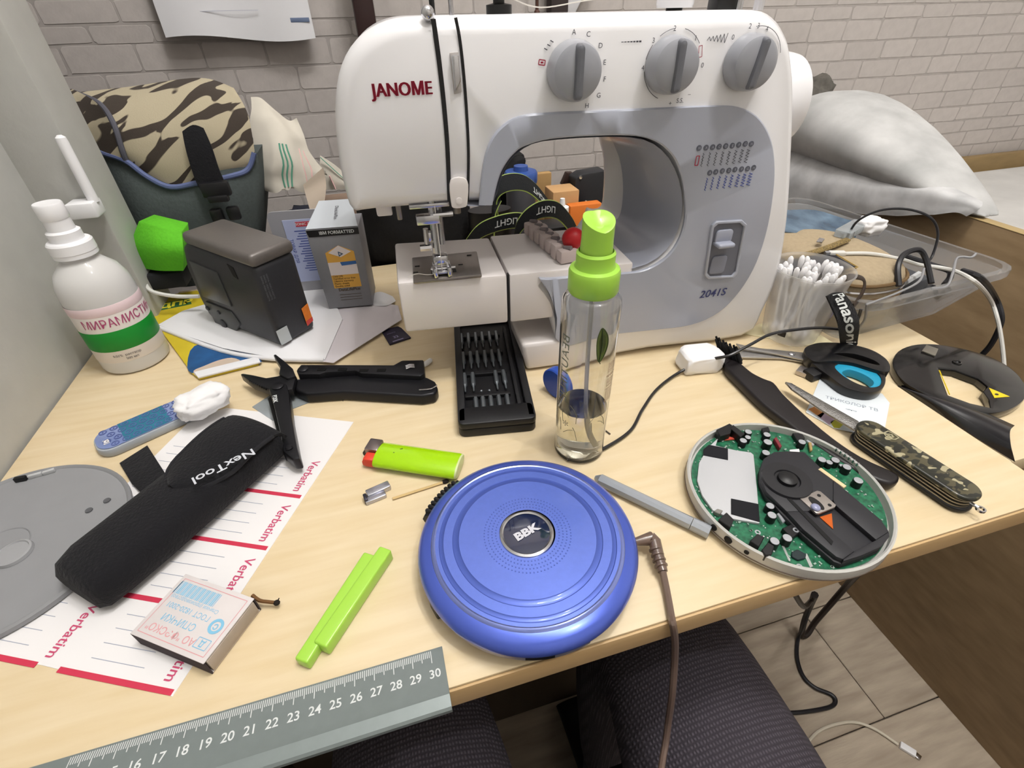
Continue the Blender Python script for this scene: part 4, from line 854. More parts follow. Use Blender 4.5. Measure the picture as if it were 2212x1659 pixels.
for k in range(0, 171):
    x = -k * cm1 / 10 - .0008; L_ = .0068 if k % 10 == 0 else .0054 if k % 5 == 0 else .0036; w = .00042
    bm = bmesh.new(); y0 = ytop - .0010; ys = [y0, (y0 + y0 - L_) / 2, y0 - L_]
    for ya, yb_ in zip(ys, ys[1:]): bm.faces.new([bm.verts.new((x - w / 2, yb_, zr(yb_) + .00012)), bm.verts.new((x + w / 2, yb_, zr(yb_) + .00012)), bm.verts.new((x + w / 2, ya, zr(ya) + .00012)), bm.verts.new((x - w / 2, ya, zr(ya) + .00012))])
    b._merge(bm, 0, Mr)
stuff(put(b, 'scale_marks', M_rulw, t))
b = MB()
for k in range(12, 31): b.text(str(k), .0062, fn=lambda x, y, k=k: Mr @ Vector((x - (30 - k) * cm1, y - .0005, zr(y - .0005) + .00015)), bold=.012)
put(b, 'scale_numbers', M_rulw, t)

# --- patterned slim case with a wad of cotton on it
w0, w1_ = Vector((-0.2471, 0.3605, 0.008)), Vector((-0.1801, 0.3984, 0.008)); rw = atan2((w1_ - w0).y, (w1_ - w0).x); LW_ = (w1_ - w0).length
t = T('slim_case', 'slim rounded blue patterned case with a teal band, next to the pouch', 'case', (*mid(w0, w1_)[:2], 0), rw)
Mw = at((*mid(w0, w1_)[:2], 0), rw)
M_pat = mat('pattern_blue', '#6f7fae', .45, noise=(45, .2), col2='#8d9bc4')
b = MB(); b.prism(rrect(LW_ + .006, .032, .012, 6), 0, .0078, bev=.002, M=Mw); put(b, 'case_shell', mat('case_edge', '#a7adb4', .4), t)
b = MB(); b.prism(rrect(LW_ + .003, .029, .011, 6), .0078, .0086, bev=.0004, M=Mw); put(b, 'case_face', M_pat, t)
b = MB(); b.prism([(-.022, -.0142), (.012, -.0142), (.012, .0142), (-.022, .0142)], .0086, .0088, M=Mw); put(b, 'teal_band', mat('teal', '#2a7590', .45, noise=(150, .15)), t)
b = MB(); rr_ = random.Random(4)
for i in range(14):
    for j in range(4):
        x, y = -.052 + i * .0078 + (.0035 if j % 2 else 0), -.0108 + j * .0072
        if abs(x) < LW_ / 2 - .004: b.ring(circle(.0030, 10, x, y), circle(.0022, 10, x, y), .0086, .00905, M=Mw); b.box((x, y, .0089), (.0012, .0012, .0003), M=Mw)
stuff(put(b, 'dot_pattern', mat('pattern_dark', '#55639a', .5), t)); b = MB(); b.box((-LW_ / 2 + .005, -.004, .0089), (.004, .006, .0003), M=Mw); put(b, 'small_label', M_label, t)
def blob(name, label, cat, c, size, seed, m, rz=0, lo=.35, amp=.22, freq=2.2, sub=4, pw=.75):
    bm = bmesh.new(); bmesh.ops.create_icosphere(bm, subdivisions=sub, radius=1); rr = random.Random(seed); off = Vector((rr.uniform(0, 50), rr.uniform(0, 50), rr.uniform(0, 50)))
    from mathutils import noise as ns
    for v in bm.verts:
        n_ = v.co.normalized(); k = 1 + amp * ns.noise(n_ * freq + off) + amp * .5 * ns.noise(n_ * freq * 2.3 + off)
        # squarish, flattened underneath
        q = Vector([math.copysign(abs(x) ** pw, x) for x in n_]) * k
        v.co = Vector((q.x * size[0] / 2, q.y * size[1] / 2, max(q.z, -1.0) * size[2] / 2))
    zmin = min(v.co.z for v in bm.verts)
    for v in bm.verts:
        v.co.z -= zmin; v.co.z = max(v.co.z, .0) if v.co.z > size[2] * .12 else v.co.z * .2
    b = MB(); b._merge(bm); o = b.obj(name, m, loc=c, rz=rz, ang=180); return tag(o, label, cat)
M_cotton = mat('cotton', '#efeef0', .95, bump=(60, .5), sheen=.2)
q = (-0.1707, 0.3803, 0.008); blob('cotton_wad', 'white crumpled wad of cotton resting on the slim blue case', 'cotton', (q[0], q[1], .0088), (.042, .030, .019), 3, M_cotton, rw)
q = (0.2721, 0.3198, 0.006); blob('eraser_sponge', 'white worn block of sponge under the brush bristles', 'sponge', (q[0], q[1], .0002), (.040, .027, .019), 11, M_cotton, radians(-6), amp=.10, freq=1.8, pw=.42)

# --- clear plastic card and the multitool lying across it
b = MB(); b.prism([(-0.1374, 0.3832), (-0.1023, 0.4168), (-0.0698, 0.3815), (-0.1024, 0.3697), (-0.1175, 0.3577)], .0001, .0006); cc = sum((Vector((-0.1005, 0.3889, 0)),), Vector())
solo(b, 'clear_card', mat('clear_card', '#c3cbd0', .15, trans=.6, ior=1.3), 'torn clear plastic card under the black multitool', 'card', (*(-0.1033, 0.3828, 0)[:2], 0))
t = T('multitool', 'black folding multitool opened into pliers with its handles spread', 'multitool', (*(-0.0957, 0.4132, 0)[:2], 0))
M_mt = mat('tool_black', '#222226', .38, metal=.5); M_mt2 = mat('tool_black_deep', '#040405', .8, metal=.3)
z1 = .0165
b = MB(); b.prism([(-0.097, 0.4057), (-0.0935, 0.4146), (-0.0098, 0.3876), (-0.0015, 0.393), (0.0183, 0.3876), (0.0162, 0.3658), (0.012, 0.3627), (-0.0394, 0.3831), (-0.0442, 0.3892), (-0.0721, 0.3949), (-0.0762, 0.3931), (-0.0946, 0.3989)], .004, z1, bev=.0012); put(b, 'handle', M_mt, t)
b = MB(); b.prism([(-0.0771, 0.3954), (-0.0461, 0.3902), (0.0106, 0.3651), (0.0173, 0.3674), (0.0243, 0.3579), (0.025, 0.3463), (0.0208, 0.34), (0.0095, 0.3401), (-0.0566, 0.3674), (-0.0882, 0.3731), (-0.0981, 0.3831), (-0.0976, 0.3995)], .0006, .0115, bev=.0022, seg=3); put(b, 'handle_plate', M_mt, t)
b = MB(); b.tube([(0.0084, 0.3479, 0.0125), (0.0184, 0.3462, 0.0125), (0.0247, 0.3498, 0.0125)], .0006, 6, sm=3); put(b, 'bright_edge', M_chrome, t)
for q in ((-0.0743, 0.4001, 0.0165), (-0.0557, 0.3943, 0.0165), (-0.0368, 0.3868, 0.0165), (-0.0212, 0.382, 0.0165)):
    b = MB(); b.box((q[0], q[1], z1 + .0001), (.008, .0042, .0008), bev=.0003, rz=ang2((-0.0931, 0.4083), (0.0021, 0.3785))); put(b, 'handle_window', M_mt2, t)
b = MB(); q = (0.0048, 0.3792, 0.0165)
for k in range(3): b.tube([(q[0] - .004, q[1] + .002 - k * .0022, z1 + .0006), (q[0], q[1] + .003 - k * .0022, z1 + .001), (q[0] + .004, q[1] + .002 - k * .0022, z1 + .0006)], .0006, 6)
put(b, 'spring', M_chrome, t)
z2 = .0165
b = MB(); b.prism([(-0.119, 0.3849), (-0.1139, 0.3917), (-0.1045, 0.3874), (-0.101, 0.3711), (-0.0964, 0.338), (-0.0897, 0.2998), (-0.0869, 0.2864), (-0.0922, 0.287), (-0.0995, 0.2977), (-0.1044, 0.3231), (-0.1115, 0.3549)], .005, z2, bev=.0014); h2 = put(b, 'handle', M_mt, t)
b = MB(); b.prism([(-0.1211, 0.379), (-0.1171, 0.3845), (-0.1106, 0.3563), (-0.1043, 0.3247), (-0.0992, 0.3043), (-0.1018, 0.3025), (-0.1079, 0.3258)], .0006, .010, bev=.001); put(b, 'handle_plate', M_mt2, t)
b = MB(); b.text('P20K', .0050, M=at((*(-0.1119, 0.3665, 0.0165)[:2], z2 + .0003), ang2((-0.1125, 0.3733), (-0.1096, 0.3574))), bold=.02); put(b, 'handle_lettering', M_rulw, t)
for q, r_ in (((-0.1113, 0.3845, 0.0165), .0052), ((-0.0909, 0.4053, 0.0165), .0046), ((-0.0954, 0.3, 0.0165), .0028)):
    b = MB(); b.lathe([(r_, -.001), (r_, .0010), (r_ * .75, .0018), (0, .0020)], 18, M=Matrix.Translation((q[0], q[1], z2))); put(b, 'pivot_screw', M_mt, t)
zj = .0150
b = MB(); b.prism([(-0.1473, 0.4174), (-0.1454, 0.4183), (-0.1351, 0.4121), (-0.1234, 0.404), (-0.1134, 0.4039), (-0.1038, 0.4099), (-0.097, 0.3987), (-0.0989, 0.3792), (-0.1112, 0.3789), (-0.1217, 0.3877), (-0.1346, 0.3988)], .007, zj, bev=.001); put(b, 'plier_jaw', M_mt, t)
b = MB(); b.prism([(-0.1199, 0.4381), (-0.1179, 0.4391), (-0.1091, 0.4249), (-0.1001, 0.4088), (-0.0968, 0.3957), (-0.1038, 0.3935), (-0.1118, 0.4034), (-0.1116, 0.4155), (-0.1154, 0.4261)], .008, .0175, bev=.001); put(b, 'plier_jaw', M_mt, t)
b = MB()
for k in range(9):
    p = Vector((-0.1372, 0.4039, 0.015)).lerp(Vector((-0.1221, 0.3878, 0.015)), k / 8); b.box((p.x, p.y, zj - .001), (.001, .0016, .002))
put(b, 'jaw_teeth', M_mt2, t)

# --- small bits: wire staple, swabs, SD card
b = MB(); b.tube([(-0.0622, 0.3698, 0.0008), (-0.0606, 0.3734, 0.0008), (-0.0589, 0.3729, 0.0008), (-0.059, 0.3674, 0.0008)], .0004, 5); b.tube([(-0.0593, 0.3702, 0.0009), (-0.0545, 0.3687, 0.0009)], .0004, 5); b.tube([(-0.0525, 0.3668, 0.0008), (-0.0537, 0.3713, 0.0008), (-0.0553, 0.3718, 0.0008)], .0004, 5)
solo(b, 'bent_staple', M_steel, 'tiny bent wire staple beside the multitool handle', 'staple', (*(-0.0575, 0.3707, 0)[:2], 0))
def swab(a, c, label, group=None, z=.0018):
    t_ = T('cotton_swab', label, 'cotton swab', (*mid(a, c)[:2], 0), group=group); A_, C_ = Vector(a), Vector(c); d_ = (C_ - A_).normalized()
    bb = MB(); bb.tube([A_, C_], .0011, 8); put(bb, 'stick', M_whiteplastic, t_)
    for e_, s_ in ((A_, 1), (C_, -1)):
        bb = MB(); bb.tube([e_ - d_ * .002 * s_, e_, e_ + d_ * .006 * s_, e_ + d_ * .010 * s_, e_ + d_ * .0125 * s_], [.0006, .0024, .0027, .0022, .0010], 10); put(bb, 'cotton_tip', M_cotton, t_)
    return t_
swab((-0.0257, 0.3571, 0.003), (0.0258, 0.4048, 0.003), 'used cotton swab lying under the multitool handle')
b = MB(); q = [(-0.0176, 0.4796), (0.0008, 0.483), (0.0043, 0.4777), (0.0119, 0.4554), (-0.0111, 0.4485)]; b.prism([q[0], q[1], q[2], q[3], q[4]], .0002, .0022, bev=.0003)
rs_ = ang2((-0.0149, 0.4757), (0.0015, 0.4807)); t = T('memory_card', 'dark purple memory card lying beside the free arm', 'memory card', (*(-0.0034, 0.4651, 0)[:2], 0)); put(b, 'card_body', mat('card_purple', '#1e1730', .4), t)
b = MB(); b.text('micro', .004, M=at((*(-0.0076, 0.47, 0.002)[:2], .0024), rs_)); b.text('32', .006, M=at((*(-0.0034, 0.4608, 0.002)[:2], .0024), rs_), bold=.02); b.rect(0, 0, .012, .0015, M=at((*(-0.0017, 0.4535, 0.002)[:2], .0024), rs_)); put(b, 'card_print', mat('print_lilac', '#8f88ad', .5), t)

# --- bit set in a black tray
ca, cb_, cc2, cd = Vector((0.0575, 0.4304, 0.012)), Vector((0.1168, 0.4251, 0.012)), Vector((0.0962, 0.2817, 0.008)), Vector((0.0319, 0.2887, 0.008))
y_ax = ((ca - cd) + (cb_ - cc2)).normalized(); rt_ = atan2(y_ax.y, y_ax.x) - pi / 2; cw = (cc2 - cd).length * .985; chh = (ca - cd).length
mid_ = (cc2 + cd) / 2 + y_ax * .0
MT = at((mid_.x, mid_.y, 0), rt_); LT = .178
t = T('bit_set', 'black tray of small screwdriver bits pushed under the free arm', 'bit set', (mid_.x, mid_.y, 0), rt_)
M_tb = mat('tray_black', '#111115', .45); M_bit = mat('bit_grey', '#7b8187', .35, metal=.75)
hz = .0145
b = MB(); b.prism(rrect(cw, LT, .006, 5, 0, LT / 2), 0, .008, bev=.001, M=MT)
for x0, x1, y0, y1 in ((-cw / 2, -cw / 2 + .0065, .004, LT - .004), (cw / 2 - .0065, cw / 2, .004, LT - .004)): b.box(((x0 + x1) / 2, (y0 + y1) / 2, .0112), (x1 - x0, y1 - y0, .0066), bev=.001, M=MT)
b.prism(rrect(cw, .021, .005, 5, 0, .0105), .008, hz, bev=.0014, M=MT); b.prism(rrect(cw, .012, .005, 5, 0, LT - .006), .008, hz, bev=.0014, M=MT)
put(b, 'tray', M_tb, t)
inv_t = MT.inverted()
b = MB(); b.box((cw * .32, .085, .0105), (.003, .128, .005), bev=.0004, M=MT); put(b, 'side_rail', M_tb, t)
rows = [(.0245, [(1016,886), (1036,882), (1056,878), (1076,874), (1098,870)], 5), None]
BITS = [[(0.0519, 0.3107, 0.0115), (0.058, 0.3094, 0.0115), (0.0648, 0.3092, 0.0115), (0.0716, 0.3071, 0.0115), (0.079, 0.3074, 0.0115)], [(0.0495, 0.3478, 0.0115), (0.0568, 0.3462, 0.0115), (0.078, 0.3447, 0.0115), (0.0854, 0.3431, 0.0115)], [(0.0552, 0.3827, 0.0115), (0.0622, 0.3814, 0.0115), (0.0687, 0.3801, 0.0115), (0.0759, 0.3795, 0.0115), (0.0831, 0.3789, 0.0115), (0.0899, 0.3784, 0.0115)], [(0.0601, 0.4165, 0.0115), (0.0672, 0.4161, 0.0115), (0.0746, 0.4147, 0.0115), (0.0813, 0.4144, 0.0115), (0.0887, 0.413, 0.0115), (0.0957, 0.4117, 0.0115)]]
yrows = []
for row in BITS:
    ys = sum((inv_t @ Vector(p)).y for p in row) / len(row); yrows.append(ys)
    for p in row:
        x = (inv_t @ Vector(p)).x; bb = MB()
        bb.tube([(x, ys + .013, .0108), (x, ys - .003, .0108), (x, ys - .0045, .0108), (x, ys - .006, .0108), (x, ys - .0115, .0108), (x, ys - .014, .0108)], [.0021, .0021, .0020, .0011, .0009, .0006], 6, M=MT); put(bb, 'screw_bit', M_bit, t)
for k in range(5):
    b = MB(); b.box((-cw * .08, (yrows[0] - .0165) + k * .0327 + .0005, .0095), (cw * .62, .0045, .004), bev=.0005, M=MT); put(b, 'divider_bar', M_tb, t)
b = MB()
for q in ((0.0611, 0.3315, 0.011), (0.0679, 0.3301, 0.011)): b.sphere(q, .0014, u=8, v=6)
put(b, 'magnets', M_bit, t)

# --- clear spray bottle with a lime pump
sx, sy = .1215, .2525; SB = Matrix.Translation((sx, sy, 0))
t = T('spray_bottle', 'tall clear spray bottle with a lime green pump in front of the sewing machine', 'bottle', (sx, sy, 0))
b = MB(); Rb = .0192
b.lathe([(0, .0015), (.013, .0005), (.0175, .0), (Rb, .002), (Rb, .060), (Rb, .128), (.0186, .1325), (.0165, .1352), (.0135, .1365), (.0128, .139), (.0115, .139), (.0122, .1355), (.0155, .134), (.0174, .1315), (.0180, .127), (.0180, .004), (.016, .0025), (.006, .004), (0, .0045)], 48, M=SB); put(b, 'bottle_body', M_clear, t)
b = MB(); b.lathe([(0, .0050), (.006, .0045), (.0158, .0032), (.01785, .0045), (.01785, .046), (.0170, .0465), (0, .0464)], 40, M=SB); put(b, 'liquid', M_liquid, t)
b = MB(); b.tube([(sx, sy, .14), (sx + .001, sy, .08), (sx + .003, sy - .002, .03), (sx + .008, sy - .004, .008)], .0016, 8, sm=5); put(b, 'dip_tube', mat('tube_clear', '#e8e8e6', .2, trans=.5), t)
b = MB(); b.lathe([(.0150, .1372), (.0158, .1385), (.0158, .1505), (.0150, .1525), (.0125, .1535), (.0118, .1555), (.0118, .1620), (.0105, .1635)], 40, M=SB, cap=False); put(b, 'pump_collar', M_lime, t)
b = MB(); b.loft([[(sx + .0098 * cos(a), sy + .0098 * sin(a), .1615) for a in [2 * pi * k / 28 for k in range(28)]], [(sx + .0094 * cos(a), sy + .0094 * sin(a), .1700) for a in [2 * pi * k / 28 for k in range(28)]], [(sx + .0094 * cos(a), sy + .0094 * sin(a), .1800 + .0035 * sin(a) + .002 * abs(cos(a))) for a in [2 * pi * k / 28 for k in range(28)]], [(sx + .0080 * cos(a), sy + .0080 * sin(a), .1806 + .0032 * sin(a) + .0015 * abs(cos(a))) for a in [2 * pi * k / 28 for k in range(28)]], [(sx + .003 * cos(a), sy + .003 * sin(a), .1792 + .002 * sin(a)) for a in [2 * pi * k / 28 for k in range(28)]]]); put(b, 'spray_head', M_lime, t)
def wrap(ang0, z0, Rr=Rb + .0002, up=False):
    if up: return lambda x, y: (sx + Rr * cos(ang0 - y / Rr), sy + Rr * sin(ang0 - y / Rr), z0 - x)
    return lambda x, y: (sx + Rr * cos(ang0 + x / Rr), sy + Rr * sin(ang0 + x / Rr), z0 + y)
va = -pi / 2 - .30   # side of the bottle turned to the viewer
b = MB(); b.text('BEAUTIFUL', .010, fn=wrap(va - .95, .085, up=True), spacing=1.1); put(b, 'side_lettering', mat('print_grey_green', '#6e7468', .5), t)
b = MB()
for k in range(5): b.text('spray & care formula', .0040, fn=wrap(va + .75 + k * .12, .075, up=True))
put(b, 'small_print', mat('print_brown', '#8a6d5c', .6), t)
leaf = [(0, .012), (.0042, .006), (.0052, -.001), (.0036, -.008), (.0008, -.013), (-.0010, -.012), (-.0022, -.006), (-.0028, .002), (-.002, .008)]
b = MB(); f_ = wrap(va + .28, .109); bm = bmesh.new(); bm.faces.new([bm.verts.new(f_(x, y)) for x, y in smooth2(leaf, 3)]); bmesh.ops.triangulate(bm, faces=bm.faces); b._merge(bm); put(b, 'leaf_emblem', mat('leaf_green', '#5c6b2f', .5), t)
b = MB(); f2 = wrap(va + .28, .109, Rb + .0004); b.tube([f2(*p) for p in smooth2(leaf, 3)] + [f2(0, .012)], .0003, 5); b.tube([f2(0, .011), f2(.0012, 0), f2(0, -.013), f2(.001, -.015)], .0003, 5); put(b, 'leaf_outline', mat('leaf_dark', '#3d4a1e', .5), t)
b = MB(); rr_ = random.Random(8)
for k in range(12):
    a0 = va + rr_.uniform(-1, 1); z0 = rr_.uniform(.022, .050); f3 = wrap(a0, z0); dx, dy = rr_.uniform(-.008, .008), rr_.uniform(.004, .012)
    b.tube([f3(0, 0), f3(dx * .5, dy * .7), f3(dx, dy)], .00022, 4)
    f4 = wrap(a0, z0); bm = bmesh.new()
b.text('❀' if False else '*', .012, fn=wrap(va - .75, .036)); put(b, 'flower_print', mat('print_olive', '#7b7660', .5), t)

# --- blue bottle cap standing on edge behind the spray bottle
q = Vector((0.1193, 0.312, 0)); d_ = Vector((.75, .35, 0)).normalized()
t = T('bottle_top', 'blue bottle cap standing on its edge behind the spray bottle', 'cap', (q.x + .006, q.y + .004, 0))
Mc = Matrix.Translation((q.x + .004, q.y + .006, .0142)) @ d_.to_track_quat('Z', 'Y').to_matrix().to_4x4()
b = MB(); b.lathe([(.0132, .0), (.0142, .001), (.0142, .0055), (.0142, .0085), (.0125, .0085), (.0122, .002), (0, .002)], 40, M=Mc); put(b, 'cap_shell', mat('cap_blue', '#2a4fae', .35), t)
b = MB(); b.lathe([(.0121, .0022), (.0121, .006), (.0100, .006), (0, .0058)], 32, M=Mc); put(b, 'liner', mat('liner_grey', '#b9bcc4', .3), t)
b = MB(); b.tube([(0.149, 0.2645, 0.0006), (0.1514, 0.258, 0.0006)], .0007, 5); solo(b, 'pencil_lead', M_steel, 'short piece of grey lead beside the spray bottle base', 'lead', (*(0.1505, 0.2613, 0)[:2], 0))

# ------------------------------------------------------------------ right-hand side of the desk
def prism_hole(bb, outer, hole, z0, z1, mi=0, bev=0):
    bm = bmesh.new(); es = []; loops = []
    for L in (outer, hole):
        vs = [bm.verts.new((x, y, z1)) for x, y in L]; loops.append(vs)
        for i in range(len(vs)): es.append(bm.edges.new((vs[i], vs[(i + 1) % len(vs)])))
    bmesh.ops.triangle_fill(bm, edges=es, use_beauty=True)
    r = bmesh.ops.extrude_face_region(bm, geom=bm.faces[:])
    for v in [g for g in r['geom'] if isinstance(g, bmesh.types.BMVert)]: v.co.z = z0
    bmesh.ops.recalc_face_normals(bm, faces=bm.faces); bb._bev(bm, bev, 2, 50); return bb._merge(bm, mi)
def patch(rows, nu=8, nv=8, th=0, bump=0, seed=0, freq=30):
    """smooth sheet through a grid of points (rows of equal length)"""
    from mathutils import noise as ns
    R_ = [catmull(r, nu) for r in rows]; cols = [catmull([r[i] for r in R_], nv) for i in range(len(R_[0]))]
    if bump:
        for c_ in cols:
            for i, p in enumerate(c_): c_[i] = p + Vector((ns.noise(p * freq + Vector((seed, 0, 0))), ns.noise(p * freq + Vector((0, seed, 5))), ns.noise(p * freq + Vector((9, 0, seed))))) * bump
    a, c = len(cols) - 1, len(cols[0]) - 1
    bb = MB(); bb.sheet(lambda u, v: cols[round(u * a)][round(v * c)], a, c, th); bb.pts = cols; return bb

# --- long thin black cable lying across the desk
b = MB(); b.tube([(0.107, 0.2403, 0.0022), (0.1209, 0.2396, 0.0022), (0.1414, 0.2439, 0.0022), (0.1684, 0.2559, 0.002), (0.1901, 0.2766, 0.002), (0.2167, 0.2987, 0.002), (0.2487, 0.3134, 0.004), (0.2739, 0.3104, 0.014), (0.2878, 0.3018, 0.022), (0.3096, 0.3039, 0.028), (0.3346, 0.3087, 0.032), (0.3597, 0.3059, 0.034), (0.3876, 0.3041, 0.032), (0.4142, 0.299, 0.028), (0.4264, 0.3025, 0.03), (0.4266, 0.304, 0.0453)], .0014, 8, sm=7)
solo(b, 'thin_black_cable', mat('cable_black', '#17171b', .3, coat=.3), 'thin black cable curving across the desk from the blue player to the clear box', 'cable', (*(0.2038, 0.2914, 0)[:2], 0))

# --- scissors
t = T('scissors', 'scissors with black handles and a teal grip liner, half under the jar', 'scissors', (*(0.388, 0.2859, 0)[:2], 0))
M_bld = mat('blade_steel', '#b7b5b4', .28, metal=.85, noise=(60, .06)); M_teal = mat('teal_grip', '#1c93b8', .5)
b = MB(); b.prism([(0.3255, 0.3371), (0.3419, 0.3231), (0.379, 0.3028), (0.3737, 0.2896), (0.3698, 0.2924), (0.3519, 0.3088), (0.3246, 0.3285)], .0045, .0062, bev=.0004); put(b, 'blade', M_bld, t)
b = MB(); b.prism([(0.3214, 0.3361), (0.3326, 0.3308), (0.3584, 0.3088), (0.3795, 0.2988), (0.3775, 0.2864), (0.3717, 0.2931), (0.3551, 0.3048), (0.318, 0.3182)], .0015, .0034, bev=.0004); put(b, 'blade', M_bld, t)
q = (0.364, 0.3041, 0.006); b = MB(); b.lathe([(.0030, .006), (.0030, .0074), (.0018, .0082), (0, .0083)], 16, M=Matrix.Translation((q[0], q[1], 0))); put(b, 'pivot_screw', M_chrome, t)
up_o = smooth2([(0.374, 0.3015), (0.3867, 0.306), (0.401, 0.305), (0.4203, 0.2963), (0.4328, 0.2813), (0.433, 0.265), (0.4242, 0.2523), (0.4151, 0.2492), (0.408, 0.2573), (0.3992, 0.2693), (0.3854, 0.2767), (0.3687, 0.2812), (0.3669, 0.2897)], 4)
up_i = smooth2([(0.3947, 0.2866), (0.4112, 0.2815), (0.4201, 0.269), (0.4199, 0.2597), (0.414, 0.2631), (0.4051, 0.2753)], 4)
b = MB(); prism_hole(b, up_o, up_i, .003, .0125, bev=.0014); put(b, 'handle', mat('handle_black', '#101013', .3, coat=.2), t)
lo_o = smooth2([(0.3719, 0.2969), (0.377, 0.2895), (0.3906, 0.2813), (0.4098, 0.2736), (0.4181, 0.2609), (0.4141, 0.2472), (0.4002, 0.2352), (0.3869, 0.2311), (0.3757, 0.2346), (0.3668, 0.2455), (0.3668, 0.2641), (0.3666, 0.2808)], 4)
lo_i = smooth2([(0.3828, 0.2719), (0.3973, 0.2744), (0.4101, 0.2634), (0.4098, 0.2485), (0.3994, 0.2382), (0.3885, 0.2374), (0.3814, 0.2452), (0.3789, 0.2581)], 4)
lo_t = smooth2([(0.3831, 0.2635), (0.3932, 0.2648), (0.3993, 0.2554), (0.3992, 0.2453), (0.3933, 0.2401), (0.3858, 0.2396), (0.3819, 0.2457), (0.3812, 0.2552)], 4)
b = MB(); prism_hole(b, lo_o, lo_i, .001, .0100, bev=.0014); put(b, 'handle', MATS['handle_black'], t)
b = MB(); prism_hole(b, lo_i, lo_t, .0012, .0088, bev=.0008); put(b, 'grip_liner', M_teal, t)

# --- cleaning brush
t = T('cleaning_brush', 'black handled cleaning brush with short black bristles, lying diagonally', 'brush', (*(0.3172, 0.2244, 0)[:2], 0))
M_brush = mat('brush_black', '#1b1719', .42)
pts = [(0.2914, 0.3075), (0.3009, 0.311), (0.3054, 0.3031), (0.3062, 0.2874), (0.3102, 0.2766), (0.3147, 0.2687), (0.3115, 0.2531), (0.3095, 0.2246), (0.3101, 0.1959), (0.3144, 0.174), (0.3237, 0.1568), (0.3245, 0.1511), (0.3188, 0.1475), (0.3104, 0.1483), (0.3012, 0.1609), (0.2943, 0.1792), (0.2898, 0.2021), (0.2876, 0.2253), (0.285, 0.2444), (0.2851, 0.2627), (0.2861, 0.2834), (0.2868, 0.2981)]
b = MB(); b.prism(smooth2(pts, 3), .0008, .0095, bev=.0028, seg=3, ang=40); put(b, 'handle', M_brush, t, ang=50)
b = MB(); b.prism([(0.295, 0.3226), (0.3088, 0.3319), (0.3101, 0.3064), (0.2968, 0.2964), (0.2887, 0.2989)], .003, .0085, bev=.001); put(b, 'brush_head', M_brush, t)
rr_ = random.Random(2); h0, h1 = Vector((0.2904, 0.3047, 0.008)), Vector((0.2994, 0.3003, 0.008))
for i in range(2):
    for k in range(7):
        base = Vector((0.3054, 0.3031, 0.008)).lerp(Vector((0.2985, 0.325, 0.008)), k / 6) + Vector((.003 * i, .004 * i, 0))
        tip = base + Vector((-.0045 + rr_.uniform(-.001, .001), .006 + rr_.uniform(-.001, .001), .013))
        b = MB(); b.tube([base, tip], [.0017, .0016, .0010], 6); put(b, 'bristle_tuft', M_blk2, t)

# --- printed card, USB stick, camouflage knife
t = T('printed_card', 'white printed plastic card under the knife and scissors', 'card', (*(0.3627, 0.2323, 0)[:2], 0))
b = MB(); b.prism([(0.3703, 0.2713), (0.4031, 0.2352), (0.3984, 0.2232), (0.3553, 0.1897), (0.3285, 0.2115), (0.3213, 0.2342)], .0002, .0010, bev=.0002); put(b, 'card_base', mat('card_bluewhite', '#dfe6ec', .3, coat=.3), t)
rc = ang2((0.3546, 0.2434), (0.3778, 0.2206)); b = MB(); q = (0.3662, 0.2319, 0); b.text('ТРИКОЛОР ТВ', .0056, M=at((q[0], q[1], .0011), rc), xs=1.0); q = (0.3594, 0.225, 0); b.text('центр', .0030, M=at((q[0], q[1], .0011), rc)); put(b, 'card_lettering', mat('print_greyblue', '#8b95a3', .6), t)
q = Vector((0.3755, 0.2403, 0)); b = MB(); b.prism([(-.008, -.001), (-.002, .0005), (.001, .0035), (.0025, .001), (.009, .0015), (.004, -.0015), (0, -.002)], .0010, .0012, M=at((q.x, q.y, 0), rc)); put(b, 'card_bird', M_navy, t)
for pts, m in (([(0.3257, 0.2366), (0.3365, 0.2384), (0.3385, 0.2302), (0.3274, 0.2243)], mat('card_orange', '#e39a52', .5)), ([(0.3266, 0.2276), (0.3377, 0.2304), (0.3393, 0.22), (0.3274, 0.2153)], mat('card_mauve', '#c9b3cc', .5)), ([(0.3311, 0.2177), (0.3417, 0.2205), (0.3414, 0.2134), (0.3323, 0.2097), (0.3285, 0.2115)], mat('card_yellow', '#c9c72e', .5))):
    b = MB(); b.prism(pts, .0010, .0012); put(b, 'card_graphic', m, t)
t = T('usb_stick', 'small black USB stick with a silver plug under the scissor handles', 'USB stick', (*(0.3656, 0.2788, 0)[:2], 0))
b = MB(); bar(b, (0.3561, 0.2853), (0.3614, 0.2759), .0115, .0045, .0005, .0004); put(b, 'plug', mat('usb_silver', '#b9b2ae', .3, metal=.9), t)
b = MB(); bar(b, (0.3558, 0.2731), (0.376, 0.276), .012, .0075, .0002, .001); put(b, 'stick_body', M_blk, t)
ka, kb = Vector((0.3375, 0.199, 0.014)), Vector((0.3499, 0.1193, 0.014)); rk = atan2((kb - ka).y, (kb - ka).x); LK = (kb - ka).length
t = T('pocket_knife', 'camouflage pocket knife with a blade folded out, near the desk corner', 'knife', (*((ka + kb) / 2)[:2], 0), rk)
MK = at((*((ka + kb) / 2)[:2], 0), rk)
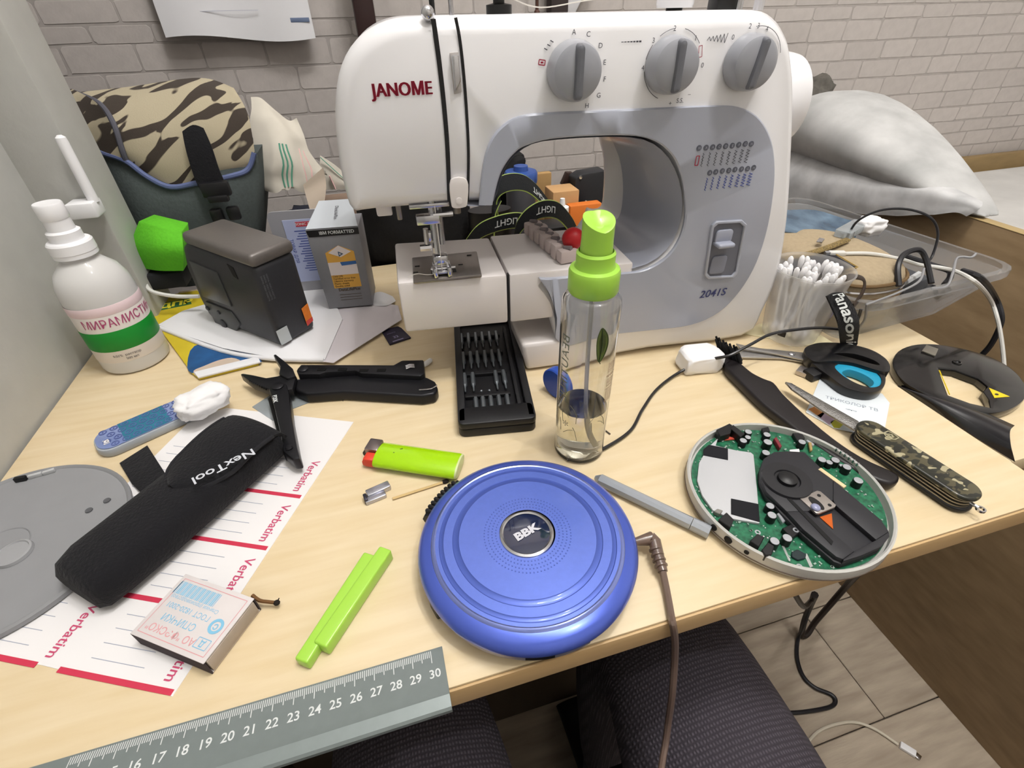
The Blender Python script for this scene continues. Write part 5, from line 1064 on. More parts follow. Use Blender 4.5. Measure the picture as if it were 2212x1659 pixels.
def camo():
    m = mat('camouflage', '#34362a', .35, coat=.3); nt = m.node_tree; N = nt.nodes; L = nt.links
    tc = N.new('ShaderNodeTexCoord'); c_ = None
    mp = N.new('ShaderNodeMapping'); mp.inputs['Scale'].default_value = (.8, 1.3, 1); L.new(tc.outputs['Object'], mp.inputs[0]); prev = lin('#23251b')
    for sc, th, colr in ((120, .48, '#4f4a35'), (150, .56, '#1c1d16'), (130, .60, '#a79f80')):
        nz = N.new('ShaderNodeTexNoise'); nz.inputs['Scale'].default_value = sc; nz.inputs['Detail'].default_value = 1; nz.noise_dimensions = '4D'; nz.inputs['W'].default_value = sc * .37; L.new(mp.outputs[0], nz.inputs['Vector'])
        rp = N.new('ShaderNodeMapRange'); rp.inputs[1].default_value = th; rp.inputs[2].default_value = th + .015; L.new(nz.outputs[0], rp.inputs[0])
        mxx = N.new('ShaderNodeMix'); mxx.data_type = 'RGBA'; L.new(rp.outputs[0], mxx.inputs[0]); mxx.inputs[7].default_value = lin(colr)
        if c_: L.new(c_, mxx.inputs[6])
        else: mxx.inputs[6].default_value = prev
        c_ = mxx.outputs[2]
    L.new(c_, N['Principled BSDF'].inputs['Base Color']); return m
M_camo = camo(); kw = .0215
b = MB(); b.prism(rrect(LK + .004, kw, kw / 2 - .0005, 8), .0115, .0155, bev=.0016, seg=3, M=MK); put(b, 'scale', M_camo, t)
b = MB(); b.prism(rrect(LK + .004, kw, kw / 2 - .0005, 8), .0005, .0045, bev=.0016, seg=3, M=MK); put(b, 'scale', M_blk, t)
for z in (.0045, .0072, .0098):
    b = MB(); b.prism(rrect(LK, kw - .0016, kw / 2 - .0015, 8), z, z + .0010, M=MK); put(b, 'liner', mat('liner_brass', '#8d897f', .4, metal=.8), t)
b = MB(); b.prism(rrect(LK - .012, kw - .005, .006, 4), .0047, .0114, M=MK); put(b, 'folded_tools', M_mt2, t)
b = MB(); b.tube([(LK / 2 - .002, 0, .008), (LK / 2 + .0045, 0, .008)], .0012, 8, M=MK); b.ring(circle(.0028, 14, LK / 2 + .006, 0), circle(.0018, 14, LK / 2 + .006, 0), .0072, .0088, M=MK); put(b, 'key_ring', M_chrome, t)
q = MK.inverted() @ Vector((0.3448, 0.1807, 0.0157)); MS = MK @ Matrix.Translation((q.x, q.y, .0156))
M_shield = mat('shield_olive', '#a5a083', .4)
sh_o = [(-.0045, .0035), (0, .0042), (.0045, .0035), (.0045, -.001), (.003, -.0032), (0, -.0045), (-.003, -.0032), (-.0045, -.001)]
b = MB(); b.ring(sh_o, [(x * .82, y * .82) for x, y in sh_o], 0, .0002, M=MS); b.box((0, 0, .0001), (.0042, .0012, .0002), M=MS); b.box((0, 0, .0001), (.0012, .0042, .0002), M=MS); put(b, 'cross_shield', M_shield, t)
b = MB(); zb_ = .009; b.prism([(0.3232, 0.2656), (0.3272, 0.2622), (0.3358, 0.2301), (0.3425, 0.2056), (0.3391, 0.1952), (0.3317, 0.1975), (0.3249, 0.2259), (0.3216, 0.2556)], .0082, .0100, bev=.0003); bl = put(b, 'blade', mat('file_steel', '#8d8b89', .3, metal=.85, bump=(900, .5)), t)
b = MB(); b.prism([(0.3232, 0.2656), (0.3272, 0.2622), (0.3277, 0.2571), (0.3216, 0.2556)], .0081, .0101, bev=.0002); b.obj('blade_tip', M_chrome, bl)

# --- black round lid and curled black film on the side table
SZ = -.0115
t = T('disc_cover', 'glossy black round lid with a square window lying on the side table', 'lid', (.483, .233, SZ))
lo = smooth2([(0.4584, 0.274), (0.4814, 0.2881), (0.5041, 0.2926), (0.5241, 0.289), (0.5412, 0.2782), (0.5531, 0.2638), (0.5589, 0.2475), (0.5547, 0.228), (0.5404, 0.2093), (0.5232, 0.1978), (0.5045, 0.1916), (0.4865, 0.1895), (0.4694, 0.1922), (0.4569, 0.2024), (0.4472, 0.22), (0.4425, 0.2404), (0.4463, 0.2563)], 3)
hi = [(0.4926, 0.2544), (0.5043, 0.2468), (0.5114, 0.2307), (0.5079, 0.2193), (0.4967, 0.215), (0.4902, 0.2053), (0.4804, 0.1965), (0.4701, 0.2062), (0.4626, 0.22)]
b = MB(); prism_hole(b, lo, hi, SZ + .0005, -.003, bev=.0016); put(b, 'lid_plate', M_blkgloss, t)
b = MB(); b.prism([(0.506, 0.2171), (0.5106, 0.2024), (0.496, 0.2049)], -.003, -.0027); put(b, 'warning_sticker', mat('sticker_yellow', '#e3c718', .4), t)
b = MB(); q = (0.5026, 0.2079, -0.0027); b.prism(circle(.0018, 10, q[0], q[1], .0012), -.0027, -.0025); put(b, 'warning_mark', M_blk, t)
b = MB(); b.prism([(0.5015, 0.28), (0.5158, 0.2871), (0.5201, 0.2777), (0.5058, 0.2692)], -.003, -.0015, bev=.0003); put(b, 'metal_tab', mat('tab_metal', '#8f8a80', .35, metal=.6), t)
b = MB(); q = (0.5164, 0.2551, -0.003); b.lathe([(.0040, -.0032), (.0036, -.0018), (.0026, -.0014), (.0020, -.0024), (0, -.0024)], 20, M=Matrix.Translation((q[0], q[1], 0))); put(b, 'stud', M_blkgloss, t)
b = MB(); b.tube([(0.4885, 0.2504, -0.0026), (0.4633, 0.2199, -0.0026)], .0005, 5); put(b, 'yellow_edge', MATS['sticker_yellow'], t)
rows = []
for (x0, y0), (x1, y1), (x2, y2), (x3, y3) in (): pass
rows = [[(0.4415, 0.25, -0.0105), (0.4393, 0.2481, -0.0085), (0.4385, 0.2469, -0.0075), (0.4407, 0.2484, -0.0085)],
        [(0.4423, 0.2161, -0.0105), (0.4419, 0.2188, -0.005), (0.445, 0.2234, -0.003), (0.455, 0.2283, -0.006)],
        [(0.4434, 0.1799, -0.0105), (0.4478, 0.1877, -0.004), (0.4548, 0.1956, -0.001), (0.4696, 0.2023, -0.005)],
        [(0.445, 0.1477, -0.0105), (0.4476, 0.1566, -0.003), (0.4566, 0.1666, 0.002), (0.4742, 0.1732, -0.002)]]
b = patch(rows, 5, 6, .0006); solo(b, 'black_film', mat('film_black', '#121218', .25, coat=.4), 'tapering curled strip of black film in front of the black lid', 'film', (*(0.4638, 0.199, -0.0115)[:2], -.0115), ang=60)

# --- jar of cotton swabs
jx_, jy_ = .394, .3425; JM = Matrix.Translation((jx_, jy_, 0))
b = MB(); b.prism([(0.3507, 0.3578), (0.4003, 0.3178), (0.4262, 0.315), (0.4248, 0.3441), (0.3805, 0.3704)], .0002, .0007); solo(b, 'cream_card', mat('cream_card', '#e8ddb4', .7), 'cream paper card under the jar of cotton swabs', 'card', (*(0.3924, 0.3417, 0)[:2], 0))
JZ = .0009
t = T('swab_jar', 'translucent plastic cup full of cotton swabs beside the sewing machine', 'cup', (jx_, jy_, JZ))
M_trans = mat('cup_translucent', '#ffffff', .35, trans=.7, ior=1.1, alpha=.38)
b = MB(); b.lathe([(0, JZ + .0004), (.024, JZ), (.026, JZ + .002), (.0305, .040), (.0352, .074), (.0366, .0755), (.0366, .0765), (.0350, .0765), (.0298, .040), (.0250, JZ + .003), (0, JZ + .003)], 40, M=JM); put(b, 'cup', M_trans, t)
def jw(a0, z0): return lambda x, y: (jx_ + (.0264 + (z0 + y) * .122) * cos(a0 + x / .03), jy_ + (.0264 + (z0 + y) * .122) * sin(a0 + x / .03), z0 + y)
b = MB(); b.rect(0, 0, .018, .022, fn=jw(radians(-50), .044), nu=6); put(b, 'purple_label', mat('label_purple', '#8182bd', .5), t)
b = MB()
for k in range(7): b.rect(0, -.009 + k * .0026, .014, .0008, fn=jw(radians(-56), .022), nu=4)
put(b, 'barcode', M_dk, t)
b = MB(); b.rect(0, 0, .008, .006, fn=jw(radians(-150), .014), nu=3); put(b, 'dark_print', M_blk, t)
rj = random.Random(12); proto = None
GSW = 'cotton swabs in the cup'
for k in range(46):
    a, rr0 = rj.uniform(0, 2 * pi), .020 * sqrt(rj.random()); a2, rr1 = a + rj.uniform(-.8, .8), .030 * sqrt(rj.random())
    p0 = Vector((jx_ + rr0 * cos(a), jy_ + rr0 * sin(a), .0052)); p1 = Vector((jx_ + rr1 * cos(a2), jy_ + rr1 * sin(a2), .0052 + .0720)); d_ = (p1 - p0).normalized()
    if proto is None:
        proto = T('cotton_swab', 'white cotton swab standing in the translucent cup', 'cotton swab', (0, 0, 0), group=GSW)
        b = MB(); b.tube([(0, 0, .008), (0, 0, .064)], .0011, 8); put(b, 'stick', M_whiteplastic, proto)
        for s_ in (0, 1):
            zz_ = [.0, .002, .006, .011, .0135]; zz_ = [.073 - z for z in zz_] if s_ else zz_
            b = MB(); b.tube([(0, 0, z) for z in zz_], [.0010, .0024, .0028, .0022, .0011], 10); put(b, 'cotton_tip', M_cotton, proto)
        o = proto
    else: o = dup(proto)
    o.matrix_world = Matrix.Translation(p0) @ d_.to_track_quat('Z', 'Y').to_matrix().to_4x4()

# --- clear storage box with its contents
SB0 = SZ + .0002
bot = [(.452, .332), (.610, .345), (.590, .575), (.440, .560)]; top_ = [(.428, .302), (.660, .322), (.622, .605), (.418, .595)]
def rq(q, r_, n=4):
    out = []
    for i in range(4):
        p = Vector((*q[i], 0)); a = (Vector((*q[i - 1], 0)) - p).normalized(); c = (Vector((*q[(i + 1) % 4], 0)) - p).normalized()
        s0, s1 = p + a * r_, p + c * r_
        for k in range(n + 1):
            u = k / n; w = s0.lerp(p, u).lerp(p.lerp(s1, u), u); out.append((w.x, w.y))
    return out
def off(q, d): cx_ = sum(p[0] for p in q) / 4; cy_ = sum(p[1] for p in q) / 4; return [(cx_ + (x - cx_) * d, cy_ + (y - cy_) * d) for x, y in q]
M_box = mat('box_clear', '#dfe2e6', .22, trans=.75, ior=1.12, alpha=.55)
t = T('storage_box', 'clear plastic storage box holding cables and a tan case', 'storage box', (.53, .45, SZ))
RZ_ = .047
lo2 = [[(x, y, SB0) for x, y in rq(bot, .012)], [(x, y, RZ_ - .009) for x, y in rq(off(top_, .975), .032)], [(x, y, RZ_ - .008) for x, y in rq(top_, .032)], [(x, y, RZ_) for x, y in rq(top_, .032)], [(x, y, RZ_) for x, y in rq(off(top_, .955), .030)], [(x, y, RZ_ - .010) for x, y in rq(off(top_, .95), .030)], [(x, y, SB0 + .002) for x, y in rq(off(bot, .975), .012)]]
b = MB(); b.loft(lo2); put(b, 'box_shell', M_box, t, ang=50)
# tan zip case
cxk, cyk = .492, .410
t = T('zip_case', 'tan zipped camera case inside the clear storage box', 'case', (cxk, cyk, SB0 + .002), radians(8))
M_tan = mat('tan_cloth', '#ab9a7e', .85, noise=(250, .12), bump=(400, .3)); M_dtan = mat('tan_seam', '#6d5638', .8)
def csec(z, s_, dx=0, dy=0): return [(cxk + dx + .058 * s_ * math.copysign(abs(cos(a)) ** .8, cos(a)), cyk + dy + .075 * s_ * math.copysign(abs(sin(a)) ** .8, sin(a)), z) for a in [2 * pi * k / 36 for k in range(36)]]
z0 = SB0 + .0025
b = MB(); b.loft([csec(z0, .90), csec(z0 + .004, .97), csec(.018, 1.0), csec(.034, 1.0), csec(.044, .99), csec(.052, .94), csec(.0565, .80), csec(.058, .4)]); put(b, 'case_body', M_tan, t, ang=60)
for z in (.030, .046):
    b = MB(); b.tube([(x, y, z) for x, y, _ in csec(z, 1.004)], .0018, 6, closed=True); put(b, 'piping', M_dtan, t)
b = MB(); b.tube([(x, y, .038) for x, y, _ in csec(.038, 1.0)], .0016, 6, closed=True); put(b, 'zip', M_chrome, t)
zb2 = [(0.4093, 0.3966, 0.06), (0.439, 0.3972, 0.061), (0.4753, 0.4042, 0.062), (0.5134, 0.4172, 0.061)]
b = MB(); b.tube(zb2, .0042, 8, sm=5, flat=.5); put(b, 'zip_band', mat('zip_dark', '#2b241a', .6, noise=(700, .6), col2='#a38a52'), t)
b = MB(); b.prism([(0.4126, 0.4006), (0.4485, 0.3939), (0.4727, 0.3939), (0.4682, 0.3572), (0.4515, 0.3556), (0.4204, 0.3565), (0.3938, 0.3711)], .0575, .0592, bev=.0006); put(b, 'corner_patch', mat('patch_navy', '#15141d', .8), t)
b = MB(); b.tube([(0.4489, 0.3529, 0.06), (0.4677, 0.3562, 0.06), (0.4726, 0.3925, 0.06)], .0007, 5); put(b, 'stitching', mat('stitch_gold', '#a98d4d', .7), t)
b = MB(); b.box((0.4764, 0.4185, 0.064), (.012, .006, .003), bev=.001, rz=.6); put(b, 'zip_pull', M_chrome, t)
# wrist strap loop and the printed neck strap
b = MB(); b.tube([(0.4114, 0.318, 0.0471), (0.4156, 0.325, 0.0602), (0.4258, 0.33, 0.0661), (0.4371, 0.33, 0.0654), (0.4486, 0.33, 0.0603), (0.4473, 0.325, 0.0529), (0.4362, 0.318, 0.0455), (0.4254, 0.312, 0.0443)], .0032, 8, sm=5, flat=.35); solo(b, 'wrist_strap', mat('strap_brown', '#33261c', .5), 'dark brown wrist strap loop at the front rim of the storage box', 'strap', (*(0.4303, 0.321, 0.05)[:2], .03))
t = T('neck_strap', 'black neck strap with white lettering hanging over the storage box rim', 'strap', (*(0.4396, 0.3081, 0)[:2], 0))
rows = [[(0.371, 0.3, 0.0698), (0.3809, 0.302, 0.0709), (0.3927, 0.304, 0.0681)], [(0.3777, 0.297, 0.0601), (0.3901, 0.299, 0.0603), (0.4051, 0.301, 0.0568)], [(0.3869, 0.291, 0.0445), (0.4015, 0.293, 0.0418), (0.4185, 0.296, 0.0381)], [(0.4288, 0.3113, 0.004), (0.4367, 0.3089, 0.004), (0.445, 0.3062, 0.004)], [(0.4248, 0.3046, 0.0012), (0.4317, 0.3024, 0.0012), (0.4391, 0.3001, 0.0012)]]
b = patch(rows, 5, 6, .0016); sp_ = [c[:] for c in b.pts]; put(b, 'strap_band', M_cloth, t, ang=60)
def strapfn(x, y):
    nu, nv = len(sp_) - 1, len(sp_[0]) - 1
    u = min(max((.5 + y / .022), 0), .999) * nu; v = min(max(x, 0), .999) * nv; i, j = int(u), int(v); fu, fv = u - i, v - j
    p = sp_[i][j].lerp(sp_[i + 1][j], fu).lerp(sp_[i][j + 1].lerp(sp_[i + 1][j + 1], fu), fv); return p + Vector((-.0012, -.0034, .0026))
b = MB(); b.text('Panasonic', 1, fn=lambda x, y: strapfn(.46 + x * .215, y * .0170), bold=.02); put(b, 'strap_lettering', M_rulw, t)
# cables over and in the box
M_cb = mat('cable_dark', '#1d1d22', .4); M_cw = mat('cable_white', '#d9d8d4', .4); M_cg = mat('cable_grey', '#8d8d90', .4)
def cable(name, pts, r, m, label, group=None): 
    bb = MB(); bb.tube(pts, r, 8, sm=6); c_ = Vector(pts[len(pts) // 2]); return solo(bb, name, m, label, 'cable', tuple(c_), group)
cable('white_cable', [(0.4777, 0.3895, 0.06), (0.5077, 0.3795, 0.06), (0.5347, 0.3648, 0.056), (0.5501, 0.3541, 0.052), (0.564, 0.342, 0.052), (0.5687, 0.3261, 0.053), (0.5613, 0.3014, 0.053), (0.655, 0.3301, 0.005), (0.662, 0.3167, -0.0142), (0.664, 0.3009, -0.0363), (0.664, 0.2857, -0.0585), (0.662, 0.2675, -0.0851), (0.66, 0.2391, -0.1322)], .0021, M_cw, 'white cable draped over the right rim of the clear storage box')
b = MB(); b.box((0.4754, 0.3916, 0.06), (.017, .007, .0045), bev=.001, rz=ang2((0.467, 0.3944), (0.4856, 0.3882))); b.box((0.4661, 0.3947, 0.06), (.006, .005, .0035), mi=1, rz=ang2((0.467, 0.3944), (0.4856, 0.3882))); solo(b, 'cable_plug', [M_cw, M_cg], 'white cable plug lying on top of the tan case', 'plug', (0.4754, 0.3916, 0.06))
cable('black_cable', [(0.5788, 0.3287, 0.052), (0.5757, 0.3078, 0.053), (0.665, 0.3327, 0.0056), (0.672, 0.321, -0.0122), (0.674, 0.3164, -0.0254), (0.674, 0.3134, -0.0491), (0.672, 0.3155, -0.0701), (0.67, 0.3207, -0.0907)], .0030, M_cb, 'thick black cable hanging over the right rim of the clear box')
cable('power_cable', [(0.9411, 0.42, -0.1202), (0.9249, 0.42, -0.1382), (0.8992, 0.42, -0.1548), (0.8825, 0.42, -0.1647), (0.9383, 0.44, -0.2618)], .0026, M_cb, 'black cord running down behind the side table by the brown bed panel')
cable('black_loop_cable', [(0.5363, 0.4364, 0.05), (0.5319, 0.4298, 0.075), (0.5457, 0.4192, 0.09), (0.5626, 0.402, 0.095), (0.577, 0.3841, 0.09), (0.5843, 0.3734, 0.075), (0.5804, 0.3652, 0.055), (0.5718, 0.3607, 0.05)], .0013, M_cb, 'thin black cable arching high above the clear storage box')
cable('black_coil_cable', [(0.5022, 0.3313, 0.045), (0.5078, 0.3454, 0.06), (0.5222, 0.3544, 0.068), (0.5388, 0.3541, 0.07), (0.5446, 0.3468, 0.062), (0.5385, 0.3262, 0.045)], .0028, M_cb, 'thick black cable bent into an upright loop inside the box')
cable('black_coil_cable', [(0.5455, 0.3717, 0.056), (0.5598, 0.3598, 0.052), (0.5678, 0.3492, 0.05), (0.5756, 0.339, 0.048), (0.5682, 0.3303, 0.045), (0.5549, 0.3239, 0.042)], .0030, M_cb, 'thick black cable running flat across the inside of the box')
cable('grey_wire', [(0.4505, 0.3152, 0.012), (0.4418, 0.3068, 0.03), (0.4286, 0.3019, 0.05), (0.4317, 0.3018, 0.052), (0.4785, 0.3135, 0.05), (0.5076, 0.319, 0.055), (0.5272, 0.333, 0.06)], .0011, M_cg, 'thin grey wire climbing over the front rim of the clear box')
cable('grey_wire', [(0.5271, 0.3167, 0.045), (0.5424, 0.314, 0.047), (0.5538, 0.3218, 0.056), (0.5684, 0.334, 0.064), (0.5746, 0.3332, 0.066), (0.5786, 0.3281, 0.067), (0.5836, 0.3289, 0.07)], .0012, M_cg, 'stiff grey wire poking up past the back rim of the clear box')
b = MB(); b.box((.555, .395, .012), (.09, .07, .024), bev=.004, rz=.15); solo(b, 'adapter', mat('adapter_grey', '#3d4046', .5), 'dark grey box shaped adapter at the right inside the storage box', 'adapter', (.555, .395, SB0 + .003))
b = MB(); b.tube([(0.5486, 0.3578, 0.03), (0.5816, 0.3695, 0.03)], .0035, 6); solo(b, 'clear_sleeve', mat('sleeve_white', '#c9ccce', .3), 'short white plastic tube on the dark adapter in the box', 'tube', (0.5659, 0.3644, 0.03))
rc_ = random.Random(9); pts = [Vector((.47 + .11 * k / 14 + rc_.uniform(-.01, .01), .345 + rc_.uniform(-.012, .02), .012 + rc_.uniform(0, .022))) for k in range(15)]
cable('tangled_cable', pts, .0026, M_cb, 'tangled black cable heaped along the front wall of the clear box')
rows = [[(0.5177, 0.5202, 0.062), (0.556, 0.5134, 0.06), (0.5741, 0.4704, 0.058)], [(0.4694, 0.4686, 0.058), (0.5057, 0.4547, 0.054), (0.5475, 0.4327, 0.05)]]
b = patch(rows, 4, 4, .0008, .002, 3); solo(b, 'blue_bag', mat('blue_film', '#7f9cb5', .25, trans=.35, noise=(30, .5), col2='#3c556e'), 'crumpled blue clear plastic bag at the back of the storage box', 'bag', (0.5391, 0.4849, 0.056))
b = MB(); b.prism(rrect(.055, .018, .003, 3), -.004, .004, bev=.001, M=at((0.5424, 0.4404, 0.062), ang2((0.515, 0.426), (0.5561, 0.4439)))); solo(b, 'clear_tube', mat('tube_glass', '#dfe6ea', .08, trans=.7), 'clear plastic tube lying across the back of the tan case', 'tube', (0.5424, 0.4404, 0.062))
blob('tissue_scrap', 'crumpled white tissue scrap behind the tan case in the box', 'tissue', (0.5718, 0.4428, 0.052), (.034, .026, .020), 21, M_cotton)
# --- bed with brown side panel, sheet and pillow
M_panel = mat('panel_brown', '#a08868', .55, noise=(9, .22), stretch=(1, 2, 7), col2='#8a7355')
bed = T('bed', 'brown wooden bed with tall side panel and white mattress right of the desk', 'bed', (1.3, .3, FL))
b = MB(); b.box((.852, .25, (FL + .021) / 2), (.018, 1.68, .021 - FL), bev=.0012); put(b, 'side_panel', M_panel, bed)
b = MB(); b.box((.852, .25, .0213), (.0185, 1.68, .0012), bev=.0005); put(b, 'panel_edge', mat('panel_edge', '#b29b6e', .5), bed)
b = MB(); b.box((1.52, .25, -.24), (1.31, 1.66, .26), bev=.05, seg=4); put(b, 'mattress', mat('sheet_white', '#d9d8d6', .9, noise=(14, .12), bump=(12, .6)), bed)
b = MB(); b.box((1.52, .25, FL + .19), (1.30, 1.60, .18), bev=.004); put(b, 'bed_base', M_panel, bed)
b = MB(); b.box((1.60, 1.09, -.20), (1.24, .02, .236), bev=.002); put(b, 'headboard', mat('headboard_brown', '#9a8157', .55, noise=(9, .2), stretch=(2, 1, 7)), bed)
M_pil = mat('pillow_case', '#d2d2d2', .9, noise=(11, .3), col2='#a5a6a6', bump=(35, .5))
rows = []
prof_y = [(.492, .0235, .030, .862, .012), (.510, .0230, .036, .866, .030), (.555, .0225, .056, .872, .048), (.61, .0225, .080, .880, .066), (.70, .0225, .114, .895, .088), (.80, .0225, .140, .910, .104), (.87, .0225, .146, .918, .108), (.93, .0225, .134, .920, .102), (.965, .023, .100, .920, .085), (.985, .04, .06, .915, .05)]
loops = []
for y, zb, zt, xc, w in prof_y:
    L_ = []
    for k in range(20):
        a = 2 * pi * k / 20; ca_, sa_ = cos(a), sin(a)
        L_.append((xc - w * math.copysign(abs(ca_) ** .8, ca_), y + .03 * max(0, sa_) * (.8 - y), (zt + zb) / 2 + (zt - zb) / 2 * math.copysign(abs(sa_) ** .85, sa_)))
    loops.append(L_)
t = T('pillow', 'grey and white mottled pillow lying on the bed edge by the wall', 'pillow', (.95, .75, .02))
b = MB(); b.loft(loops); o = put(b, 'cushion', M_pil, t, ang=180)
md = o.modifiers.new('sub', 'SUBSURF'); md.levels = 1; md.render_levels = 1
rows = [[(0.845, 0.8993, 0.0346), (0.845, 0.8003, 0.0379), (0.845, 0.7165, 0.0428), (0.846, 0.645, 0.0474), (0.846, 0.5812, 0.0504), (0.85, 0.5351, 0.0473), (0.852, 0.5093, 0.0411)], [(0.822, 0.8612, 0.0118), (0.822, 0.7667, 0.0202), (0.82, 0.6849, 0.0294), (0.82, 0.6166, 0.038), (0.822, 0.5586, 0.0456), (0.828, 0.5168, 0.0453), (0.834, 0.4954, 0.0405)], [(0.816, 0.8427, -0.0128), (0.816, 0.7489, -0.003), (0.814, 0.6668, 0.0053), (0.815, 0.6001, 0.0154), (0.82, 0.5475, 0.0284), (0.826, 0.5099, 0.0356), (0.832, 0.4967, 0.0337)], [(0.818, 0.8293, -0.0469), (0.818, 0.7383, -0.0291), (0.816, 0.6578, -0.016), (0.817, 0.5934, -0.0006), (0.82, 0.5485, 0.0162), (0.824, 0.5143, 0.0278), (0.83, 0.5025, 0.0254)]]
b = patch(rows, 5, 5, .002, .003, 4, 22); put(b, 'pillowcase_flap', mat('flap_cloth', '#dcdcde', .9, noise=(24, .25), col2='#b1b2b4'), t, ang=60)
q = (0.9661, 0.98, 0.1238); blob('grey_cushion', 'small dark grey fluffy cushion behind the white pillow', 'cushion', (1.005, 1.045, .040), (.085, .085, .105), 5, mat('grey_fluff', '#6d6963', .95, noise=(60, .4), bump=(80, .8)))

# ------------------------------------------------------------------ left and back of the desk
# --- antiseptic bottle
mxx_, myy_ = -.2615, .5020; MM = Matrix.Translation((mxx_, myy_, 0))
t = T('antiseptic_bottle', 'white spray bottle with a green and pink label at the left of the desk', 'bottle', (mxx_, myy_, 0))
M_milky = mat('bottle_milky', '#e9e8e7', .28, trans=.2, ior=1.2, coat=.2); Rm = .0297
b = MB(); b.lathe([(0, .001), (.026, .0), (Rm - .001, .002), (Rm, .005), (Rm, .078), (.0285, .088), (.0245, .098), (.0170, .106), (.0135, .1095), (.0132, .117), (0, .117)], 48, M=MM); put(b, 'bottle_body', M_milky, t)
b = MB(); b.lathe([(Rm + .0002, .0150), (Rm + .0003, .0152), (Rm + .0003, .0720), (Rm + .0002, .0722)], 48, M=MM, cap=False); put(b, 'label', mat('label_cream', '#e6dfda', .5), t)
b = MB(); b.lathe([(Rm + .0004, .0275), (Rm + .0005, .0277), (Rm + .0005, .0475), (Rm + .0004, .0477)], 48, M=MM, cap=False); put(b, 'green_band', mat('band_green', '#0f8a2c', .45), t)
def mw(a0, z0, R_=Rm + .0007): return lambda x, y: (mxx_ + R_ * cos(a0 + x / R_), myy_ + R_ * sin(a0 + x / R_), z0 + y)
fa_ = atan2(-myy_, -mxx_)
b = MB(); b.text('МИРАМИСТИН', .0115, fn=mw(fa_ + .22, .0560), bold=.006, xs=.82); put(b, 'label_lettering', mat('print_magenta', '#b24a78', .6), t)
b = MB(); b.lathe([(Rm + .00035, .0635), (Rm + .00045, .0637), (Rm + .00045, .0720), (Rm + .00035, .0722)], 48, M=MM, cap=False); put(b, 'pink_band', mat('band_pink', '#eed7dc', .6), t)
b = MB(); b.text('0,01%  раствор', .0034, fn=mw(fa_ - .2, .0225)); b.text('500 мл', .0034, fn=mw(fa_ - .1, .0185)); put(b, 'small_print', M_dk, t)
M_cap = mat('cap_white', '#f1f1f4', .35)
b = MB(); b.lathe([(.0160, .1120), (.0168, .1125), (.0168, .1160), (.0172, .1165), (.0170, .1240), (.0158, .1255), (.0125, .1262)], 40, M=MM, cap=True); put(b, 'collar', M_cap, t)
b = MB(); b.lathe([(.0125, .1255), (.0125, .1335), (.0112, .1345), (.0100, .1350), (.0098, .1450)], 36, M=MM, cap=False); put(b, 'pump_stem', M_cap, t)
b = MB(); b.lathe([(.0100, .1440), (.0105, .1450), (.0105, .1560), (.0098, .1572), (.0030, .1568), (0, .1568)], 36, M=MM); put(b, 'nozzle', M_cap, t)

# --- white router with antenna on the pier behind the bottle
t = T('router', 'small white plastic router with an upright stub antenna on the wall pier', 'router', (-.285, .582, .085))
b = MB(); x0, x1 = (-0.2846, 0.578, 0.1364)[0], (-0.2602, 0.578, 0.1339)[0]; zt, zb = (-0.284, 0.578, 0.1377)[2], (-0.2857, 0.578, 0.1232)[2]
b.box(((x0 + x1) / 2, .5785, (zt + zb) / 2), (x1 - x0, .021, zt - zb), bev=.002); put(b, 'router_body', M_cap, t)
b = MB(); p0, p1 = (-0.2649, 0.58, 0.1946), (-0.263, 0.58, 0.1363); b.tube([(p1[0], .580, zt - .002), (p1[0], .580, p0[2] - .006), (p1[0], .580, p0[2] - .002), (p1[0], .580, p0[2])], [.0046, .0046, .0042, .0018], 12); put(b, 'antenna', M_cap, t)

# --- papers and the yellow leaflet
b = MB(); b.prism([(-0.2997, 0.6433), (-0.2356, 0.6485), (-0.2027, 0.6082), (-0.1395, 0.4509), (-0.1917, 0.4416), (-0.1995, 0.4518), (-0.242, 0.5328)], .0003, .0030, bev=.0004)
t = T('leaflet', 'yellow and blue folded leaflet with yellow lettering under the white papers', 'leaflet', (*(-0.2119, 0.5382, 0)[:2], 0)); put(b, 'leaflet_pages', mat('leaflet_yellow', '#cfb92a', .6, noise=(40, .1)), t)
b = MB(); b.prism([(-0.2844, 0.6214), (-0.2386, 0.6277), (-0.2333, 0.6098), (-0.2752, 0.6019)], .0030, .0032); put(b, 'green_band', mat('band_dark_green', '#2f6237', .6), t)
rl_ = ang2((-0.2797, 0.6115), (-0.236, 0.618)); q = (-0.2579, 0.6145, 0.0034); b = MB(); b.text('ЛДПР', .0160, M=at((q[0], q[1], .0034), rl_), bold=.05, xs=1.05); put(b, 'leaflet_lettering', mat('lettering_yellow', '#e8dc3a', .6), t)
b = MB(); b.prism(smooth2([(-0.2086, 0.505), (-0.1815, 0.504), (-0.1395, 0.4592), (-0.1435, 0.4494), (-0.1765, 0.4499), (-0.1997, 0.4524), (-0.2081, 0.4722)], 3), .0030, .0033); put(b, 'blue_picture', mat('picture_blue', '#235a94', .6, noise=(60, .4)), t)
b = MB(); b.prism(smooth2([(-0.1988, 0.4554), (-0.1908, 0.4611), (-0.1793, 0.4675), (-0.1666, 0.4687), (-0.1564, 0.4587), (-0.1641, 0.4527), (-0.1839, 0.4468), (-0.1936, 0.4443)], 3), .0033, .0036); put(b, 'hand_picture', mat('picture_skin', '#c6b4a3', .7), t)
b = MB(); b.prism([(-0.1973, 0.4511), (-0.1407, 0.4615), (-0.1368, 0.4501), (-0.1914, 0.4399)], .0031, .0050, bev=.0005); put(b, 'inner_pages', M_paper, t)
